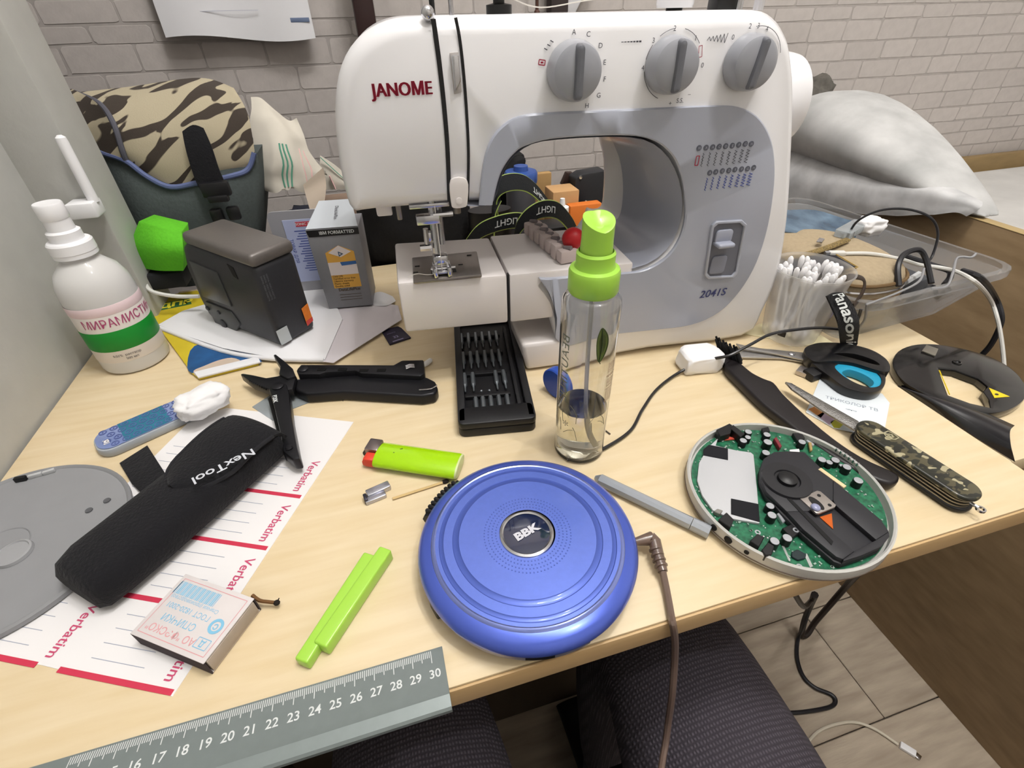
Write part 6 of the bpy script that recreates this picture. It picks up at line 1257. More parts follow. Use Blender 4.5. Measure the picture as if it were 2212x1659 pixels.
def sheet_(name, label, pts, z0, z1, m, group=None):
    bb = MB(); bb.prism(pts, z0, z1, bev=.0003); c_ = (sum(p[0] for p in pts) / len(pts), sum(p[1] for p in pts) / len(pts), z0); return solo(bb, name, m, label, 'paper', c_, group)
sheet_('paper_sheet', 'lower sheet sticking out past the diskette box, shade painted in as grey', [(-0.1476, 0.5316), (-0.1137, 0.6167), (0.0055, 0.5273), (0.0064, 0.4931), (-0.0671, 0.4274), (-0.0985, 0.4439)], .0034, .0042, M_paper_shade)
sheet_('paper_sheet', 'topmost white sheet under the camcorder', [(-0.2565, 0.5624), (-0.2376, 0.5895), (-0.2029, 0.6046), (-0.1639, 0.674), (-0.0801, 0.6317), (-0.0575, 0.5117), (-0.0749, 0.4342), (-0.1205, 0.4502), (-0.1782, 0.4885), (-0.2272, 0.5326)], .0044, .0056, M_paper)
b = MB(); b.tube([(-0.2542, 0.5571, 0.004), (-0.1779, 0.4846, 0.004), (-0.1255, 0.4532, 0.004), (-0.0761, 0.4352, 0.004)], .0024, 10, sm=4, flat=1); solo(b, 'paper_roll', M_paper, 'rolled front edge of white paper below the camcorder', 'paper', (*(-0.1416, 0.4687, 0)[:2], 0))
rows = [[(-0.0274, 0.5624, 0.004), (-0.0129, 0.5623, 0.008), (0.0013, 0.5532, 0.004)], [(-0.0264, 0.5497, 0.004), (-0.0116, 0.5354, 0.01), (0.0029, 0.5464, 0.004)], [(-0.0233, 0.5366, 0.004), (-0.0075, 0.5296, 0.005), (0.004, 0.5418, 0.003)]]
b = patch(rows, 5, 4, .0006); solo(b, 'paper_scrap', M_paper, 'bent white paper scrap between diskette box and free arm', 'paper', (*(-0.0122, 0.553, 0)[:2], .003), ang=60)

# --- camcorder standing on the papers
Bc = (-.1169, .4679); AA = radians(133.8); ca0 = [(-0, 0.003), (0.0007, 0.1054), (0.1026, 0.108), (0.1146, 0.0939), (0.1245, 0.0694), (0.1265, 0.031), (0.1231, 0.008), (0.0942, 0.003)]
zmin_ = .0060
outl = [(max(0, s_), max(z_, zmin_)) for s_, z_ in ca0]; outl[0] = (.001, zmin_)
MC = Matrix.Translation((Bc[0], Bc[1], 0)) @ Matrix.Rotation(AA, 4, 'Z') @ Matrix(((1, 0, 0, 0), (0, 0, -1, 0), (0, 1, 0, 0), (0, 0, 0, 1)))   # local x along the face, y up, z towards the viewer's right
t = T('camcorder', 'dark grey camcorder standing upright on the white papers', 'camcorder', (Bc[0], Bc[1], zmin_))
M_cam = mat('camcorder_dark', '#2b2c31', .42, noise=(400, .1)); M_camt = mat('camcorder_grey', '#6c6764', .38, metal=.3, noise=(500, .08))
ztop = outl[1][1]; W_ = .046
body = [(s_, min(z_, ztop - .014)) for s_, z_ in outl]; 
b = MB(); b.prism([outl[0], (0, ztop - .012), (outl[2][0] + .001, outl[2][1] - .010)] + outl[3:], 0, W_, bev=.006, seg=3, M=MC); put(b, 'body', M_cam, t)
b = MB(); b.prism([(-.001, ztop - .013), (-.001, ztop), (outl[2][0] + .001, outl[2][1] + .002), (outl[2][0] + .002, outl[2][1] - .011)], -.001, W_ + .001, bev=.0045, seg=3, M=MC); put(b, 'top_cover', M_camt, t)
scr = [(0.1093, 0.0792), (0.0653, 0.0754), (0.0642, 0.0374), (0.1141, 0.0369)]
b = MB(); b.prism([(p[0], p[1]) for p in scr], -.0014, .001, bev=.0008, M=MC); put(b, 'screen_cover', mat('cam_panel', '#3d3f40', .3), t)
ctl = [(0.1136, 0.0314), (0.0698, 0.0304), (0.0621, 0.0168), (0.076, 0.0036), (0.1119, 0.0016)]
b = MB(); b.prism([(p[0], p[1]) for p in ctl], -.0016, .001, bev=.0008, M=MC); put(b, 'control_panel', mat('cam_control', '#47494a', .4), t)
for q, r_ in (((0.1128, 0.0236), .0028), ((0.093, 0.0237), .0024), ((0.0939, 0.009), .0052)):
    b = MB(); b.lathe([(r_, -.0010), (r_, -.0026), (r_ * .7, -.0032), (0, -.0032)], 18, M=MC @ Matrix.Translation((q[0], q[1], 0))); put(b, 'button', M_cam, t)
q = (0.0376, 0.0861); q2 = (0.0344, 0.0782); b = MB(); b.prism([(q[0] + .004, q[1] + .003), (q[0] - .004, q[1] + .001), (q2[0] - .002, q2[1] - .003), (q2[0] + .004, q2[1] - .001)], -.0006, .0008, M=MC); put(b, 'microphone_slot', M_blk2, t)
# stickers on the narrow face
MF = Matrix.Translation((Bc[0], Bc[1], 0)) @ Matrix.Rotation(radians(43.8), 4, 'Z') @ Matrix(((1, 0, 0, 0), (0, 0, -1, 0), (0, 1, 0, 0), (0, 0, 0, 1)))
s1 = [(-0.0009, 0.0263), (0.0121, 0.0264), (0.0129, 0.0093), (-0.0004, 0.0095)]
b = MB(); b.prism([(p[0], p[1]) for p in s1], 0, .0003, M=MF); put(b, 'silver_sticker', mat('sticker_silver', '#b3b8ba', .4), t)
s2 = [(0.034, 0.0349), (0.0428, 0.0373), (0.0431, 0.0166), (0.0347, 0.0141)]
b = MB(); b.prism([(p[0], p[1]) for p in s2], 0, .0003, M=MF); put(b, 'orange_sticker', mat('sticker_orange', '#e8832a', .5, noise=(300, .15)), t)
s3 = [(0.0348, 0.0197), (0.0433, 0.021), (0.0431, 0.0166), (0.0347, 0.0141)]
b = MB(); b.prism([(p[0], p[1]) for p in s3], .0003, .0005, M=MF); put(b, 'red_sticker', mat('sticker_red', '#d0453f', .5), t)
q = (0.0056, 0.0769); b = MB()
for k in range(3): b.text('DIGITAL VIDEO CASSETTE', .0022, M=MF @ Matrix.Translation((q[0] - .002 + k * .003, q[1] - .006, .0003)) @ Matrix.Rotation(-pi / 2, 4, 'Z'))
put(b, 'rating_print', mat('print_dim', '#6a6b6e', .6), t)
q = (0.0064, 0.0027); b = MB(); b.box((q[0], q[1] + .002, .0005), (.012, .0012, .001), M=MF); put(b, 'latch_line', M_rul, t)

# --- diskette box
x0, y0 = -.0722, .5402; rb2 = atan2(-.0055, .0461); BW, BH, BD = .0500, .0925, .045
MB2 = Matrix.Translation((x0, y0, 0)) @ Matrix.Rotation(rb2, 4, 'Z') @ Matrix(((1, 0, 0, 0), (0, 0, -1, 0), (0, 1, 0, 0), (0, 0, 0, 1))) ; z0 = .0058
t = T('diskette_box', 'grey cardboard diskette box with an orange label, lid flap bent open', 'box', (x0, y0, z0), rb2)
M_dbox = mat('box_grey', '#85858a', .5, noise=(200, .05)); M_dbox2 = mat('box_grey_dark', '#4c4b4b', .6)
MS3 = MB2 @ Matrix.Translation((0, z0, 0))
b = MB(); b.prism([(0, 0), (BW, 0), (BW + .002, BH), (-.002, BH)], -BD, 0, bev=.0006, M=MS3); put(b, 'carton', M_dbox, t)
b = MB(); b.sheet(lambda u, v: MS3 @ Vector((BW / 2 + (u - .5) * (BW + .003) * (1 - .34 * v), BH + .0006 + v * .013, -v * .052 - .0004)), 6, 6, .0005); put(b, 'top_flap', mat('box_top', '#b9bfc6', .5), t)
b = MB(); b.prism([(0, BH - .0075), (BW + .0016, BH - .0075), (BW + .0018, BH - .0004), (-.0016, BH - .0004)], 0, .0003, M=MS3); put(b, 'black_band', M_blk, t)
b = MB(); b.text('IBМ FORМATTED', .0048, M=MS3 @ Matrix.Translation((BW / 2 + .004, BH - .0040, .0005)), bold=.015, xs=.95); put(b, 'band_lettering', M_rulw, t)
b = MB(); b.text('DataLifePlus', .0052, M=MS3 @ Matrix.Translation((BW * .56, BH + .0085, -.026)) @ Matrix.Rotation(-1.326, 4, 'X') @ Matrix.Rotation(-pi / 2, 4, 'Z'), bold=.01); put(b, 'flap_lettering', M_dk, t)
lx0, lx1 = BW * .24, BW * .84
b = MB(); b.prism([(lx0, BH * .27), (lx1, BH * .27), (lx1, BH * .72), ((lx0 + lx1) / 2, BH * .80), (lx0, BH * .72)], 0, .0003, M=MS3); put(b, 'orange_label', mat('label_orange', '#dba646', .55), t)
b = MB(); b.prism([(lx0, BH * .44), (lx1, BH * .44), (lx1, BH * .60), (lx0, BH * .60)], .0003, .0005, M=MS3); b.prism([(lx0 + .003, BH * .72), ((lx0 + lx1) / 2, BH * .66), (lx1 - .003, BH * .72), ((lx0 + lx1) / 2, BH * .80)], .0003, .0005, M=MS3); put(b, 'label_white', mat('label_paper', '#e2d8d6', .6), t)
b = MB(); b.prism([(BW * .52, BH * .555), (lx1, BH * .565), (lx1, BH * .605), (BW * .50, BH * .60)], .0005, .0007, M=MS3); put(b, 'label_blue', mat('label_blue', '#2e5f9a', .5), t)
b = MB(); b.ring(circle(.0034, 3, (lx0 + lx1) / 2, BH * .70), circle(.0016, 3, (lx0 + lx1) / 2, BH * .70), .0005, .0007, M=MS3); put(b, 'label_mark', mat('mark_slate', '#3f5a74', .5), t)
b = MB()
for k, s_ in enumerate(('Data Life', 'Certified error free', 'Lifetime warranty', 'Plastic sheets', 'Double sided')): b.text(s_, .0030, M=MS3 @ Matrix.Translation((lx0 + .0015, BH * .425 - k * .0030, .0006)), align='LEFT', bold=.01)
b.text('DataLifePlus', .0048, M=MS3 @ Matrix.Translation((BW * .56, BH * .245, .0006)), bold=.015)
for k in range(3): b.rect(BW * .56, BH * (.18 - .035 * k), .024, .0005, M=MS3 @ Matrix.Translation((0, 0, .0006)))
put(b, 'label_print', mat('print_brown_dark', '#4b3b22', .6), t)

# --- blister card behind the camcorder
t = T('blister_card', 'grey blister card with a blue printed insert behind the camcorder', 'card', (-.075, .600, 0))
MBc = Matrix.Translation(((-0.1142, 0.6, 0.0972)[0], .600, 0)) @ Matrix.Rotation(radians(-6), 4, 'Z') @ Matrix(((1, 0, 0, 0), (0, 0, -1, 0), (0, 1, 0, 0), (0, 0, 0, 1)))
hb_ = (-0.0954, 0.6, 0.1029)[2]
b = MB(); b.prism(rrect(.062, hb_ - .0005, .006, 5, .027, hb_ / 2 + .0003), -.002, 0, M=MBc); put(b, 'card_back', mat('blister_grey', '#a3a3a9', .3, coat=.3), t)
b = MB(); b.prism([(.0105, .018), (.052, .018), (.052, hb_ - .010), (.0105, hb_ - .010)], 0, .0006, M=MBc); put(b, 'insert', mat('insert_blue', '#b7c0e2', .5), t)
b = MB(); b.prism([(.024, hb_ - .018), (.043, hb_ - .018), (.043, hb_ - .0125), (.024, hb_ - .0125)], .0006, .0008, M=MBc); put(b, 'red_tag', mat('tag_red', '#cf3d4f', .5), t)
b = MB(); b.text('SONIC SET', .0040, M=MBc @ Matrix.Translation((.0335, hb_ - .0152, .0009)), bold=.02); put(b, 'tag_lettering', M_rulw, t)
b = MB()
for k in range(17): b.rect(.034, hb_ - .023 - k * .0030, .027 - .004 * ((k * 5) % 3), .0011, M=MBc @ Matrix.Translation((0, 0, .0007)))
b.text('ТОВАР ДЛЯ', .0050, M=MBc @ Matrix.Translation((.0145, hb_ * .55, .0007)) @ Matrix.Rotation(-pi / 2, 4, 'Z'), bold=.015); stuff(put(b, 'insert_print', mat('print_indigo', '#4a5aa6', .5), t))

# --- tiger pattern camera bag
def tiger():
    m = mat('tiger_cloth', '#a9a08a', .9); nt = m.node_tree; N = nt.nodes; L = nt.links
    tc = N.new('ShaderNodeTexCoord'); co = []
    for vec in ((cos(radians(30)) * 15, 4, sin(radians(30)) * 15), (-sin(radians(30)) * 52, 8, cos(radians(30)) * 52)):
        d_ = N.new('ShaderNodeVectorMath'); d_.operation = 'DOT_PRODUCT'; d_.inputs[1].default_value = vec; L.new(tc.outputs['Object'], d_.inputs[0]); co.append(d_)
    cb = N.new('ShaderNodeCombineXYZ'); L.new(co[0].outputs['Value'], cb.inputs[0]); L.new(co[1].outputs['Value'], cb.inputs[1])
    nz = N.new('ShaderNodeTexNoise'); nz.inputs['Scale'].default_value = 1; nz.inputs['Detail'].default_value = 1.5; nz.inputs['Distortion'].default_value = .7; L.new(cb.outputs[0], nz.inputs[0])
    rp = N.new('ShaderNodeMapRange'); rp.inputs[1].default_value = .505; rp.inputs[2].default_value = .52; L.new(nz.outputs[0], rp.inputs[0])
    mxn = N.new('ShaderNodeMix'); mxn.data_type = 'RGBA'; L.new(rp.outputs[0], mxn.inputs[0]); mxn.inputs[6].default_value = lin('#aea48c'); mxn.inputs[7].default_value = lin('#3d352e'); L.new(mxn.outputs[2], N['Principled BSDF'].inputs['Base Color'])
    bz = N.new('ShaderNodeTexNoise'); bz.inputs['Scale'].default_value = 900; L.new(tc.outputs['Object'], bz.inputs[0]); bp = N.new('ShaderNodeBump'); bp.inputs['Strength'].default_value = .3; bp.inputs['Distance'].default_value = .001; L.new(bz.outputs[0], bp.inputs['Height']); L.new(bp.outputs[0], N['Principled BSDF'].inputs['Normal']); return m
M_tig = tiger(); M_bag = mat('bag_grey', '#4d5555', .9, noise=(300, .15), bump=(300, .4)); M_bagd = mat('bag_dark', '#1f2023', .9); M_pipe = mat('bag_piping', '#5b6790', .7)
t = T('camera_bag', 'grey camera bag with a tiger striped flap and black buckle', 'bag', (-.20, .72, -.05))
fr = [[(-0.3164, 0.78, 0.209), (-0.2567, 0.78, 0.2123), (-0.1762, 0.77, 0.2186), (-0.1396, 0.76, 0.2073)], [(-0.2715, 0.715, 0.2027), (-0.2177, 0.72, 0.2083), (-0.1592, 0.72, 0.2113), (-0.1261, 0.72, 0.1869)], [(-0.2577, 0.69, 0.1861), (-0.2109, 0.688, 0.1825), (-0.1653, 0.69, 0.1793), (-0.1263, 0.705, 0.1595)], [(-0.2575, 0.682, 0.1644), (-0.2214, 0.676, 0.15), (-0.1786, 0.678, 0.1436), (-0.1306, 0.7, 0.1375)], [(-0.2594, 0.684, 0.1513), (-0.2234, 0.676, 0.1215), (-0.1935, 0.678, 0.1234), (-0.1424, 0.7, 0.1274)]]
b = patch(fr, 8, 6, .004); put(b, 'flap', M_tig, t, ang=60)
gs = [[(-0.3476, 0.775, 0.2042), (-0.3306, 0.778, 0.2076), (-0.3164, 0.78, 0.209)], [(-0.3311, 0.74, 0.1891), (-0.296, 0.73, 0.1954), (-0.2715, 0.715, 0.2027)], [(-0.3162, 0.72, 0.1749), (-0.2824, 0.705, 0.1821), (-0.2577, 0.69, 0.1861)], [(-0.304, 0.71, 0.1663), (-0.2814, 0.695, 0.158), (-0.2598, 0.683, 0.1539)]]
b = patch(gs, 6, 6, .004); put(b, 'flap_side', M_tig, t, ang=60)
b = MB(); b.tube([(-0.3475, 0.772, 0.2012), (-0.3384, 0.776, 0.2073), (-0.3253, 0.778, 0.2088)], [.006, .008, .005], 8, sm=3); put(b, 'roll_end', M_bagd, t)
b = MB(); b.tube([(-0.3154, 0.778, 0.2097), (-0.2702, 0.712, 0.2035), (-0.2564, 0.687, 0.1869), (-0.2564, 0.679, 0.1649), (-0.2583, 0.68, 0.1511)], .0028, 8, sm=5); put(b, 'flap_seam', mat('seam_grey', '#54545e', .8), t)
b = MB(); b.tube([(-0.3012, 0.705, 0.1666), (-0.2804, 0.692, 0.158), (-0.2585, 0.68, 0.1506), (-0.242, 0.674, 0.1334), (-0.2225, 0.672, 0.1214), (-0.1927, 0.674, 0.1233), (-0.159, 0.686, 0.1247), (-0.141, 0.696, 0.1282), (-0.1287, 0.7, 0.1452)], .0030, 8, sm=5); put(b, 'hem_piping', M_pipe, t)
bf = [[(-0.2897, 0.7, 0.1634), (-0.2597, 0.688, 0.1553), (-0.2176, 0.684, 0.1405), (-0.1734, 0.686, 0.1414), (-0.1265, 0.708, 0.1434)], [(-0.2905, 0.69, 0.1148), (-0.2649, 0.672, 0.1121), (-0.2305, 0.668, 0.0991), (-0.1808, 0.67, 0.0988), (-0.1352, 0.7, 0.1025)], [(-0.2955, 0.69, 0.0598), (-0.2759, 0.672, 0.0524), (-0.2448, 0.668, 0.0379), (-0.1908, 0.672, 0.0414), (-0.1506, 0.7, 0.057)], [(-0.3057, 0.695, 0.0097), (-0.2866, 0.68, 0.0072), (-0.2568, 0.676, -0.002), (-0.2059, 0.68, 0.0018), (-0.1676, 0.705, 0.0124)]]
b = patch(bf, 6, 6, 0)
cols = b.pts; zb_ = -.0495
b = MB(); nA, nB = len(cols) - 1, len(cols[0]) - 1
loops = []
for j in range(nB + 1):
    f = [Vector((cols[i][j].x, cols[i][j].y, max(cols[i][j].z, zb_))) for i in range(nA + 1)]
    loops.append(f + [Vector((f[-1].x, .80, f[-1].z)), Vector((f[0].x, .80, f[0].z))])
b.loft(loops); put(b, 'bag_body', M_bag, t, ang=60)
sr = [[(-0.1882, 0.672, 0.1767), (-0.1758, 0.672, 0.1823), (-0.1669, 0.672, 0.1785)], [(-0.1898, 0.664, 0.1572), (-0.1751, 0.663, 0.162), (-0.1633, 0.664, 0.1609)], [(-0.1908, 0.66, 0.1313), (-0.1766, 0.659, 0.1352), (-0.163, 0.66, 0.1383)], [(-0.1883, 0.658, 0.1136), (-0.1746, 0.657, 0.1167), (-0.1611, 0.658, 0.1204)]]
b = patch(sr, 4, 5, .002); put(b, 'flap_strap', M_cloth, t, ang=60)
b = MB(); p = Vector((-0.1726, 0.654, 0.1194)); b.box(p, (.030, .010, .016), bev=.002, rz=.0); b.box(p + Vector((0, -.002, -.010)), (.022, .010, .008), bev=.002); put(b, 'buckle', M_blk, t)
for q in ((-0.1651, 0.662, 0.0885), (-0.1834, 0.662, 0.0877)):
    b = MB(); b.box(q, (.014, .010, .016), bev=.003); put(b, 'lower_clip', M_blk, t)
b = MB(); b.tube([(-0.299, 0.7, 0.1486), (-0.3019, 0.695, 0.1039), (-0.3065, 0.69, 0.0612), (-0.3104, 0.69, 0.0378)], .009, 8, sm=4); put(b, 'side_strap', M_blk2, t)
b = MB(); b.box((-0.298, 0.668, 0.0654), (.017, .012, .016), bev=.002); put(b, 'strap_end', M_blk, t)

# --- lime green case between bag and camcorder
gr_ = [[(-0.254, 0.63, 0.0989), (-0.2328, 0.616, 0.097), (-0.2105, 0.61, 0.0892)], [(-0.2716, 0.628, 0.0743), (-0.2389, 0.6, 0.0781), (-0.211, 0.594, 0.0742)], [(-0.2747, 0.626, 0.0489), (-0.2476, 0.606, 0.0497), (-0.2223, 0.6, 0.0487)]]
t = T('green_case', 'bright green fabric case squeezed between the bag and the camcorder', 'case', (-.225, .64, 0))
b = patch(gr_, 6, 6, 0); cg = b.pts; b = MB(); nA, nB = len(cg) - 1, len(cg[0]) - 1
b.loft([[cg[i][j] for i in range(nA + 1)] + [cg[nA][j] + Vector((0, .03, 0)), cg[0][j] + Vector((.01, .02, 0))] for j in range(nB + 1)]); put(b, 'case_shell', mat('green_cloth', '#5fbf22', .85, noise=(300, .12), bump=(300, .3)), t, ang=70)
b = MB(); b.box((-0.2588, 0.625, 0.0343), (.06, .03, .020), bev=.004); put(b, 'case_base', M_bagd, t)
b = MB(); b.tube([(-0.2718, 0.62, 0.0384), (-0.2649, 0.6, 0.035), (-0.2558, 0.59, 0.0315), (-0.2355, 0.585, 0.0261), (-0.211, 0.58, 0.0246)], .0022, 8, sm=5); solo(b, 'white_lead', M_cw, 'bunched white lead under the green case at the back', 'cable', (-0.2726, 0.6398, 0.01))

# --- crumpled striped cloth bag by the wall
rows = [[(-0.1314, 0.8, 0.1914), (-0.1151, 0.8, 0.189), (-0.102, 0.8, 0.1747), (-0.0909, 0.8, 0.1618), (-0.0814, 0.8, 0.1635)], [(-0.1368, 0.77, 0.1541), (-0.1157, 0.76, 0.1544), (-0.0998, 0.76, 0.1505), (-0.0833, 0.77, 0.1391), (-0.0713, 0.78, 0.1247)], [(-0.1438, 0.76, 0.1229), (-0.1205, 0.745, 0.1243), (-0.1036, 0.745, 0.1229), (-0.0827, 0.755, 0.1161), (-0.0605, 0.775, 0.0975)], [(-0.1433, 0.75, 0.0989), (-0.1254, 0.74, 0.0968), (-0.1082, 0.74, 0.0953), (-0.0876, 0.75, 0.0968), (-0.0609, 0.77, 0.1006)], [(-0.1399, 0.75, 0.0908), (-0.1272, 0.74, 0.0868), (-0.1086, 0.74, 0.0941), (-0.0911, 0.75, 0.0837), (-0.0685, 0.77, 0.0901)]]
t = T('striped_cloth', 'crumpled white cloth bag with green and pink stripes beside the tiger bag', 'cloth bag', (-.10, .76, -.05))
b = patch(rows, 8, 8, .001, .006, 2, 35); pc_ = [c[:] for c in b.pts]; put(b, 'cloth', mat('cloth_white', '#cfc9bd', .9, noise=(40, .08)), t, ang=60)
def onp(u, v):
    a, c = len(pc_) - 1, len(pc_[0]) - 1; i, j = min(int(u * a), a - 1), min(int(v * c), c - 1); fu, fv = u * a - i, v * c - j
    return pc_[i][j].lerp(pc_[i + 1][j], fu).lerp(pc_[i][j + 1].lerp(pc_[i + 1][j + 1], fu), fv) + Vector((0, -.0018, .0004))
for u0, m in ((.44, '#5d9a83'), (.50, '#5d9a83'), (.56, '#5d9a83'), (.76, '#d9b3b0'), (.84, '#d9b3b0')):
    b = MB(); b.tube([onp(u0 + .02 * k / 10, .30 + .55 * k / 10) for k in range(11)], .0012, 5, flat=.3); put(b, 'stripe', mat('stripe' + m, m, .9), t)
rows = [[(-0.0627, 0.8, 0.1169), (-0.0492, 0.8, 0.1065), (-0.0309, 0.8, 0.0857)], [(-0.0675, 0.79, 0.0914), (-0.0537, 0.79, 0.087), (-0.0339, 0.79, 0.0787)], [(-0.0722, 0.79, 0.0724), (-0.0575, 0.79, 0.071), (-0.0345, 0.79, 0.0702)]]
b = patch(rows, 4, 4, .001, .004, 7); put(b, 'cloth_corner', MATS['cloth_white'], t, ang=60)
b = MB(); b.tube([(-0.0614, 0.79, 0.1158), (-0.0349, 0.79, 0.0833)], .0014, 5, flat=.4); put(b, 'stripe', mat('stripe#5d9a83', '#5d9a83', .9), t); b = MB(); b.tube([(-0.0545, 0.785, 0.0915), (-0.0504, 0.785, 0.073)], .003, 5, flat=.4); put(b, 'stripe', mat('stripe#d9b3b0', '#d9b3b0', .9), t)
b = MB(); b.box((-.045, .815, .0), (.085, .07, .098), bev=.002); solo(b, 'cardboard_box', mat('cardboard', '#8a7565', .8, noise=(60, .15)), 'brown cardboard box under the striped cloth behind the machine head', 'box', (-.045, .815, -.05))
rows = [[(-0.0832, 0.7, 0.1033), (-0.054, 0.7, 0.1221)], [(-0.0819, 0.69, 0.0915), (-0.0545, 0.69, 0.1032)], [(-0.0755, 0.64, 0.0801), (-0.0582, 0.64, 0.095)], [(-0.0703, 0.6, 0.0761), (-0.0636, 0.6, 0.0862)]]
b = patch(rows, 3, 5, .0008); solo(b, 'card_strip', mat('strip_beige', '#b3a596', .8), 'folded beige card strip standing above the diskette box', 'card', (-0.0708, 0.66, 0.0904), ang=60)
blob('navy_bag', 'dark navy cloth bag lying between camera bag and blister card', 'bag', (-.098, .735, -.0495), (.075, .075, .115), 8, mat('navy_cloth', '#1d1f2c', .9, bump=(120, .5)))
# --- dark things behind the needle, seen under the arm
blob('black_pouch', 'large black soft pouch behind the free arm', 'pouch', (.052, .700, .0002 - .05), (.155, .085, .175), 14, mat('pouch_black', '#0e0e11', .85, bump=(160, .5)), amp=.10)
M_bandk = mat('band_black', '#14171a', .85, bump=(500, .4)); M_bandl = mat('band_lime', '#a3b860', .7)
t = T('headlamp', 'black elastic headlamp strap with lime edges and white lettering behind the free arm', 'headlamp', (.17, .60, 0))
def ribbon(pts, w, up=(0, 0, 1), th=.0012, letter=None, tu=.5, sz=.011, flip=True):
    C_ = catmull(pts, 8); U = Vector(up).normalized()
    bb = MB(); bb.sheet(lambda u, v: C_[round(u * (len(C_) - 1))] + U * (v - .5) * w, len(C_) - 1, 2, th); rb_ = put(bb, 'strap_band', M_bandk, t, ang=60)
    for s_ in (-.5, .5):
        bb = MB(); bb.tube([c_ + U * s_ * w for c_ in C_], .0011, 5); bb.obj('strap_edge', M_bandl, rb_)
    if letter:
        def fn(x, y):
            # the print runs upside down along the strap
            L_ = sum((q_ - p_).length for p_, q_ in zip(C_, C_[1:])); s_ = tu * L_ + (-x if flip else x); acc = 0
            for p_, q_ in zip(C_, C_[1:]):
                d_ = (q_ - p_).length
                if acc + d_ >= s_: return p_.lerp(q_, (s_ - acc) / d_) + U * (-y if flip else y) + Vector((0, -.0022, .0006))
                acc += d_
            return C_[-1]
        bb = MB(); bb.text(letter, sz, fn=fn, bold=.01); bb.obj('strap_lettering', M_rulw, rb_)
ribbon([(0.0995, 0.6, 0.0285), (0.1174, 0.59, 0.0544), (0.1377, 0.585, 0.0649), (0.1659, 0.585, 0.0676), (0.1939, 0.6, 0.0559)], .0175, (.1, .15, 1), letter='LIGHT', tu=.62)
ribbon([(0.1627, 0.575, 0.0454), (0.1668, 0.572, 0.0625), (0.1788, 0.572, 0.0749), (0.1989, 0.575, 0.0809), (0.223, 0.585, 0.073), (0.2472, 0.6, 0.048), (0.2612, 0.61, 0.0269)], .019, (.1, .2, 1), letter='LIGHT', tu=.42)
ribbon([(0.1557, 0.625, 0.0593), (0.1518, 0.625, 0.0894), (0.1645, 0.625, 0.1014), (0.1906, 0.63, 0.0988), (0.2127, 0.635, 0.0819), (0.2318, 0.635, 0.0573)], .020, (0, .5, .8), letter='LIGHT', tu=.8)
ribbon([(0.1455, 0.62, 0.0436), (0.1487, 0.62, 0.0737), (0.158, 0.625, 0.0888)], .016, (0, .5, .8))
b = MB(); b.loft([[(.150 + .030 * cos(a), .655 + .018 * sin(a), z) for a in [2 * pi * k / 20 for k in range(20)]] for z in (.0003, .055, .062)]); put(b, 'lamp_housing', M_blk, t)
b = MB(); b.box((.225, .628, .022), (.05, .04, .043), bev=.006); put(b, 'battery_case', M_blk, t)
# --- white plastic connector strip with a red ball on the free arm
t = T('connector_strip', 'pinkish white strip of plastic connectors lying on the free arm', 'connector strip', (0.1575, 0.4158, 0.1)); M_con = mat('connector_white', '#c6b7b4', .55)
c0_, c1_ = Vector((0.1454, 0.4467, 0.104)), Vector((0.1536, 0.3682, 0.104)); ce_ = (c1_ - c0_)
for k in range(7):
    p = c0_.lerp(c1_, k / 6.5); b = MB(); b.box((p.x, p.y, .1075), (.010, .017, .0115 + .002 * (k % 2)), bev=.002, rz=atan2(ce_.y, ce_.x)); cn = put(b, 'connector', M_con, t)
    b = MB(); b.tube([(p.x - .002, p.y + .003, .113), (p.x + .002, p.y - .003, .1145)], .0022, 8); b.obj('terminal', mat('terminal_grey', '#7a7072', .5), cn)
b = MB(); q = (0.1609, 0.3824, 0.118); b.sphere(q, .0098); b2 = solo(b, 'red_ball', mat('ball_red', '#b0181e', .45), 'small red ball resting behind the spray bottle pump', 'ball', q)
# --- small things on the back shelf seen through the throat
ZS = -.0498
t = T('blue_cap_jar', 'squat jar with a blue lid seen through the machine opening', 'jar', (.222, .78, ZS))
jc = (0.2323, 0.78, 0.0688); b = MB(); b.lathe([(.022, ZS), (.024, ZS + .004), (.024, jc[2] - .012), (.022, jc[2] - .010)], 28, M=Matrix.Translation((jc[0], .78, 0))); put(b, 'jar_body', mat('jar_grey', '#5b5c62', .4), t)
b = MB(); b.lathe([(.0255, jc[2] - .012), (.0265, jc[2] - .008), (.0265, jc[2] + .003), (.0245, jc[2] + .006), (.012, jc[2] + .007), (.011, jc[2] + .014), (0, jc[2] + .014)], 28, M=Matrix.Translation((jc[0], .78, 0))); put(b, 'jar_lid', mat('lid_blue', '#34549c', .35), t)
def stand(name, label, cat, x0y0, x1y1, y, dep, m, bev=.002):
    (ax_, az_), (bx_, bz_) = x0y0, x1y1; bb = MB(); bb.box(((ax_ + bx_) / 2, y + dep / 2, (ZS + az_) / 2), (bx_ - ax_, dep, az_ - ZS), bev=bev); return solo(bb, name, m, label, cat, ((ax_ + bx_) / 2, y + dep / 2, ZS))
a_, c_ = (0.262, 0.8, 0.0628), (0.2918, 0.8, 0.0602); stand('tan_card', 'tan cardboard panel standing right of the blue lidded jar', 'card', (a_[0], a_[2]), (c_[0], c_[2]), .80, .012, mat('tan_card', '#b08d5c', .8))
a_, c_ = (0.2657, 0.72, 0.0548), (0.3091, 0.72, 0.0506); stand('beige_box', 'small beige cardboard box seen through the machine opening', 'box', (a_[0], a_[2]), (c_[0], c_[2]), .72, .04, mat('beige_box', '#c49a6a', .7))
a_, c_ = (0.2868, 0.7, 0.0377), (0.3393, 0.7, 0.0323); stand('orange_box', 'bright orange flat box in front of the black device', 'box', (a_[0], a_[2]), (c_[0], c_[2]), .700, .018, mat('orange_box', '#d9772c', .6))
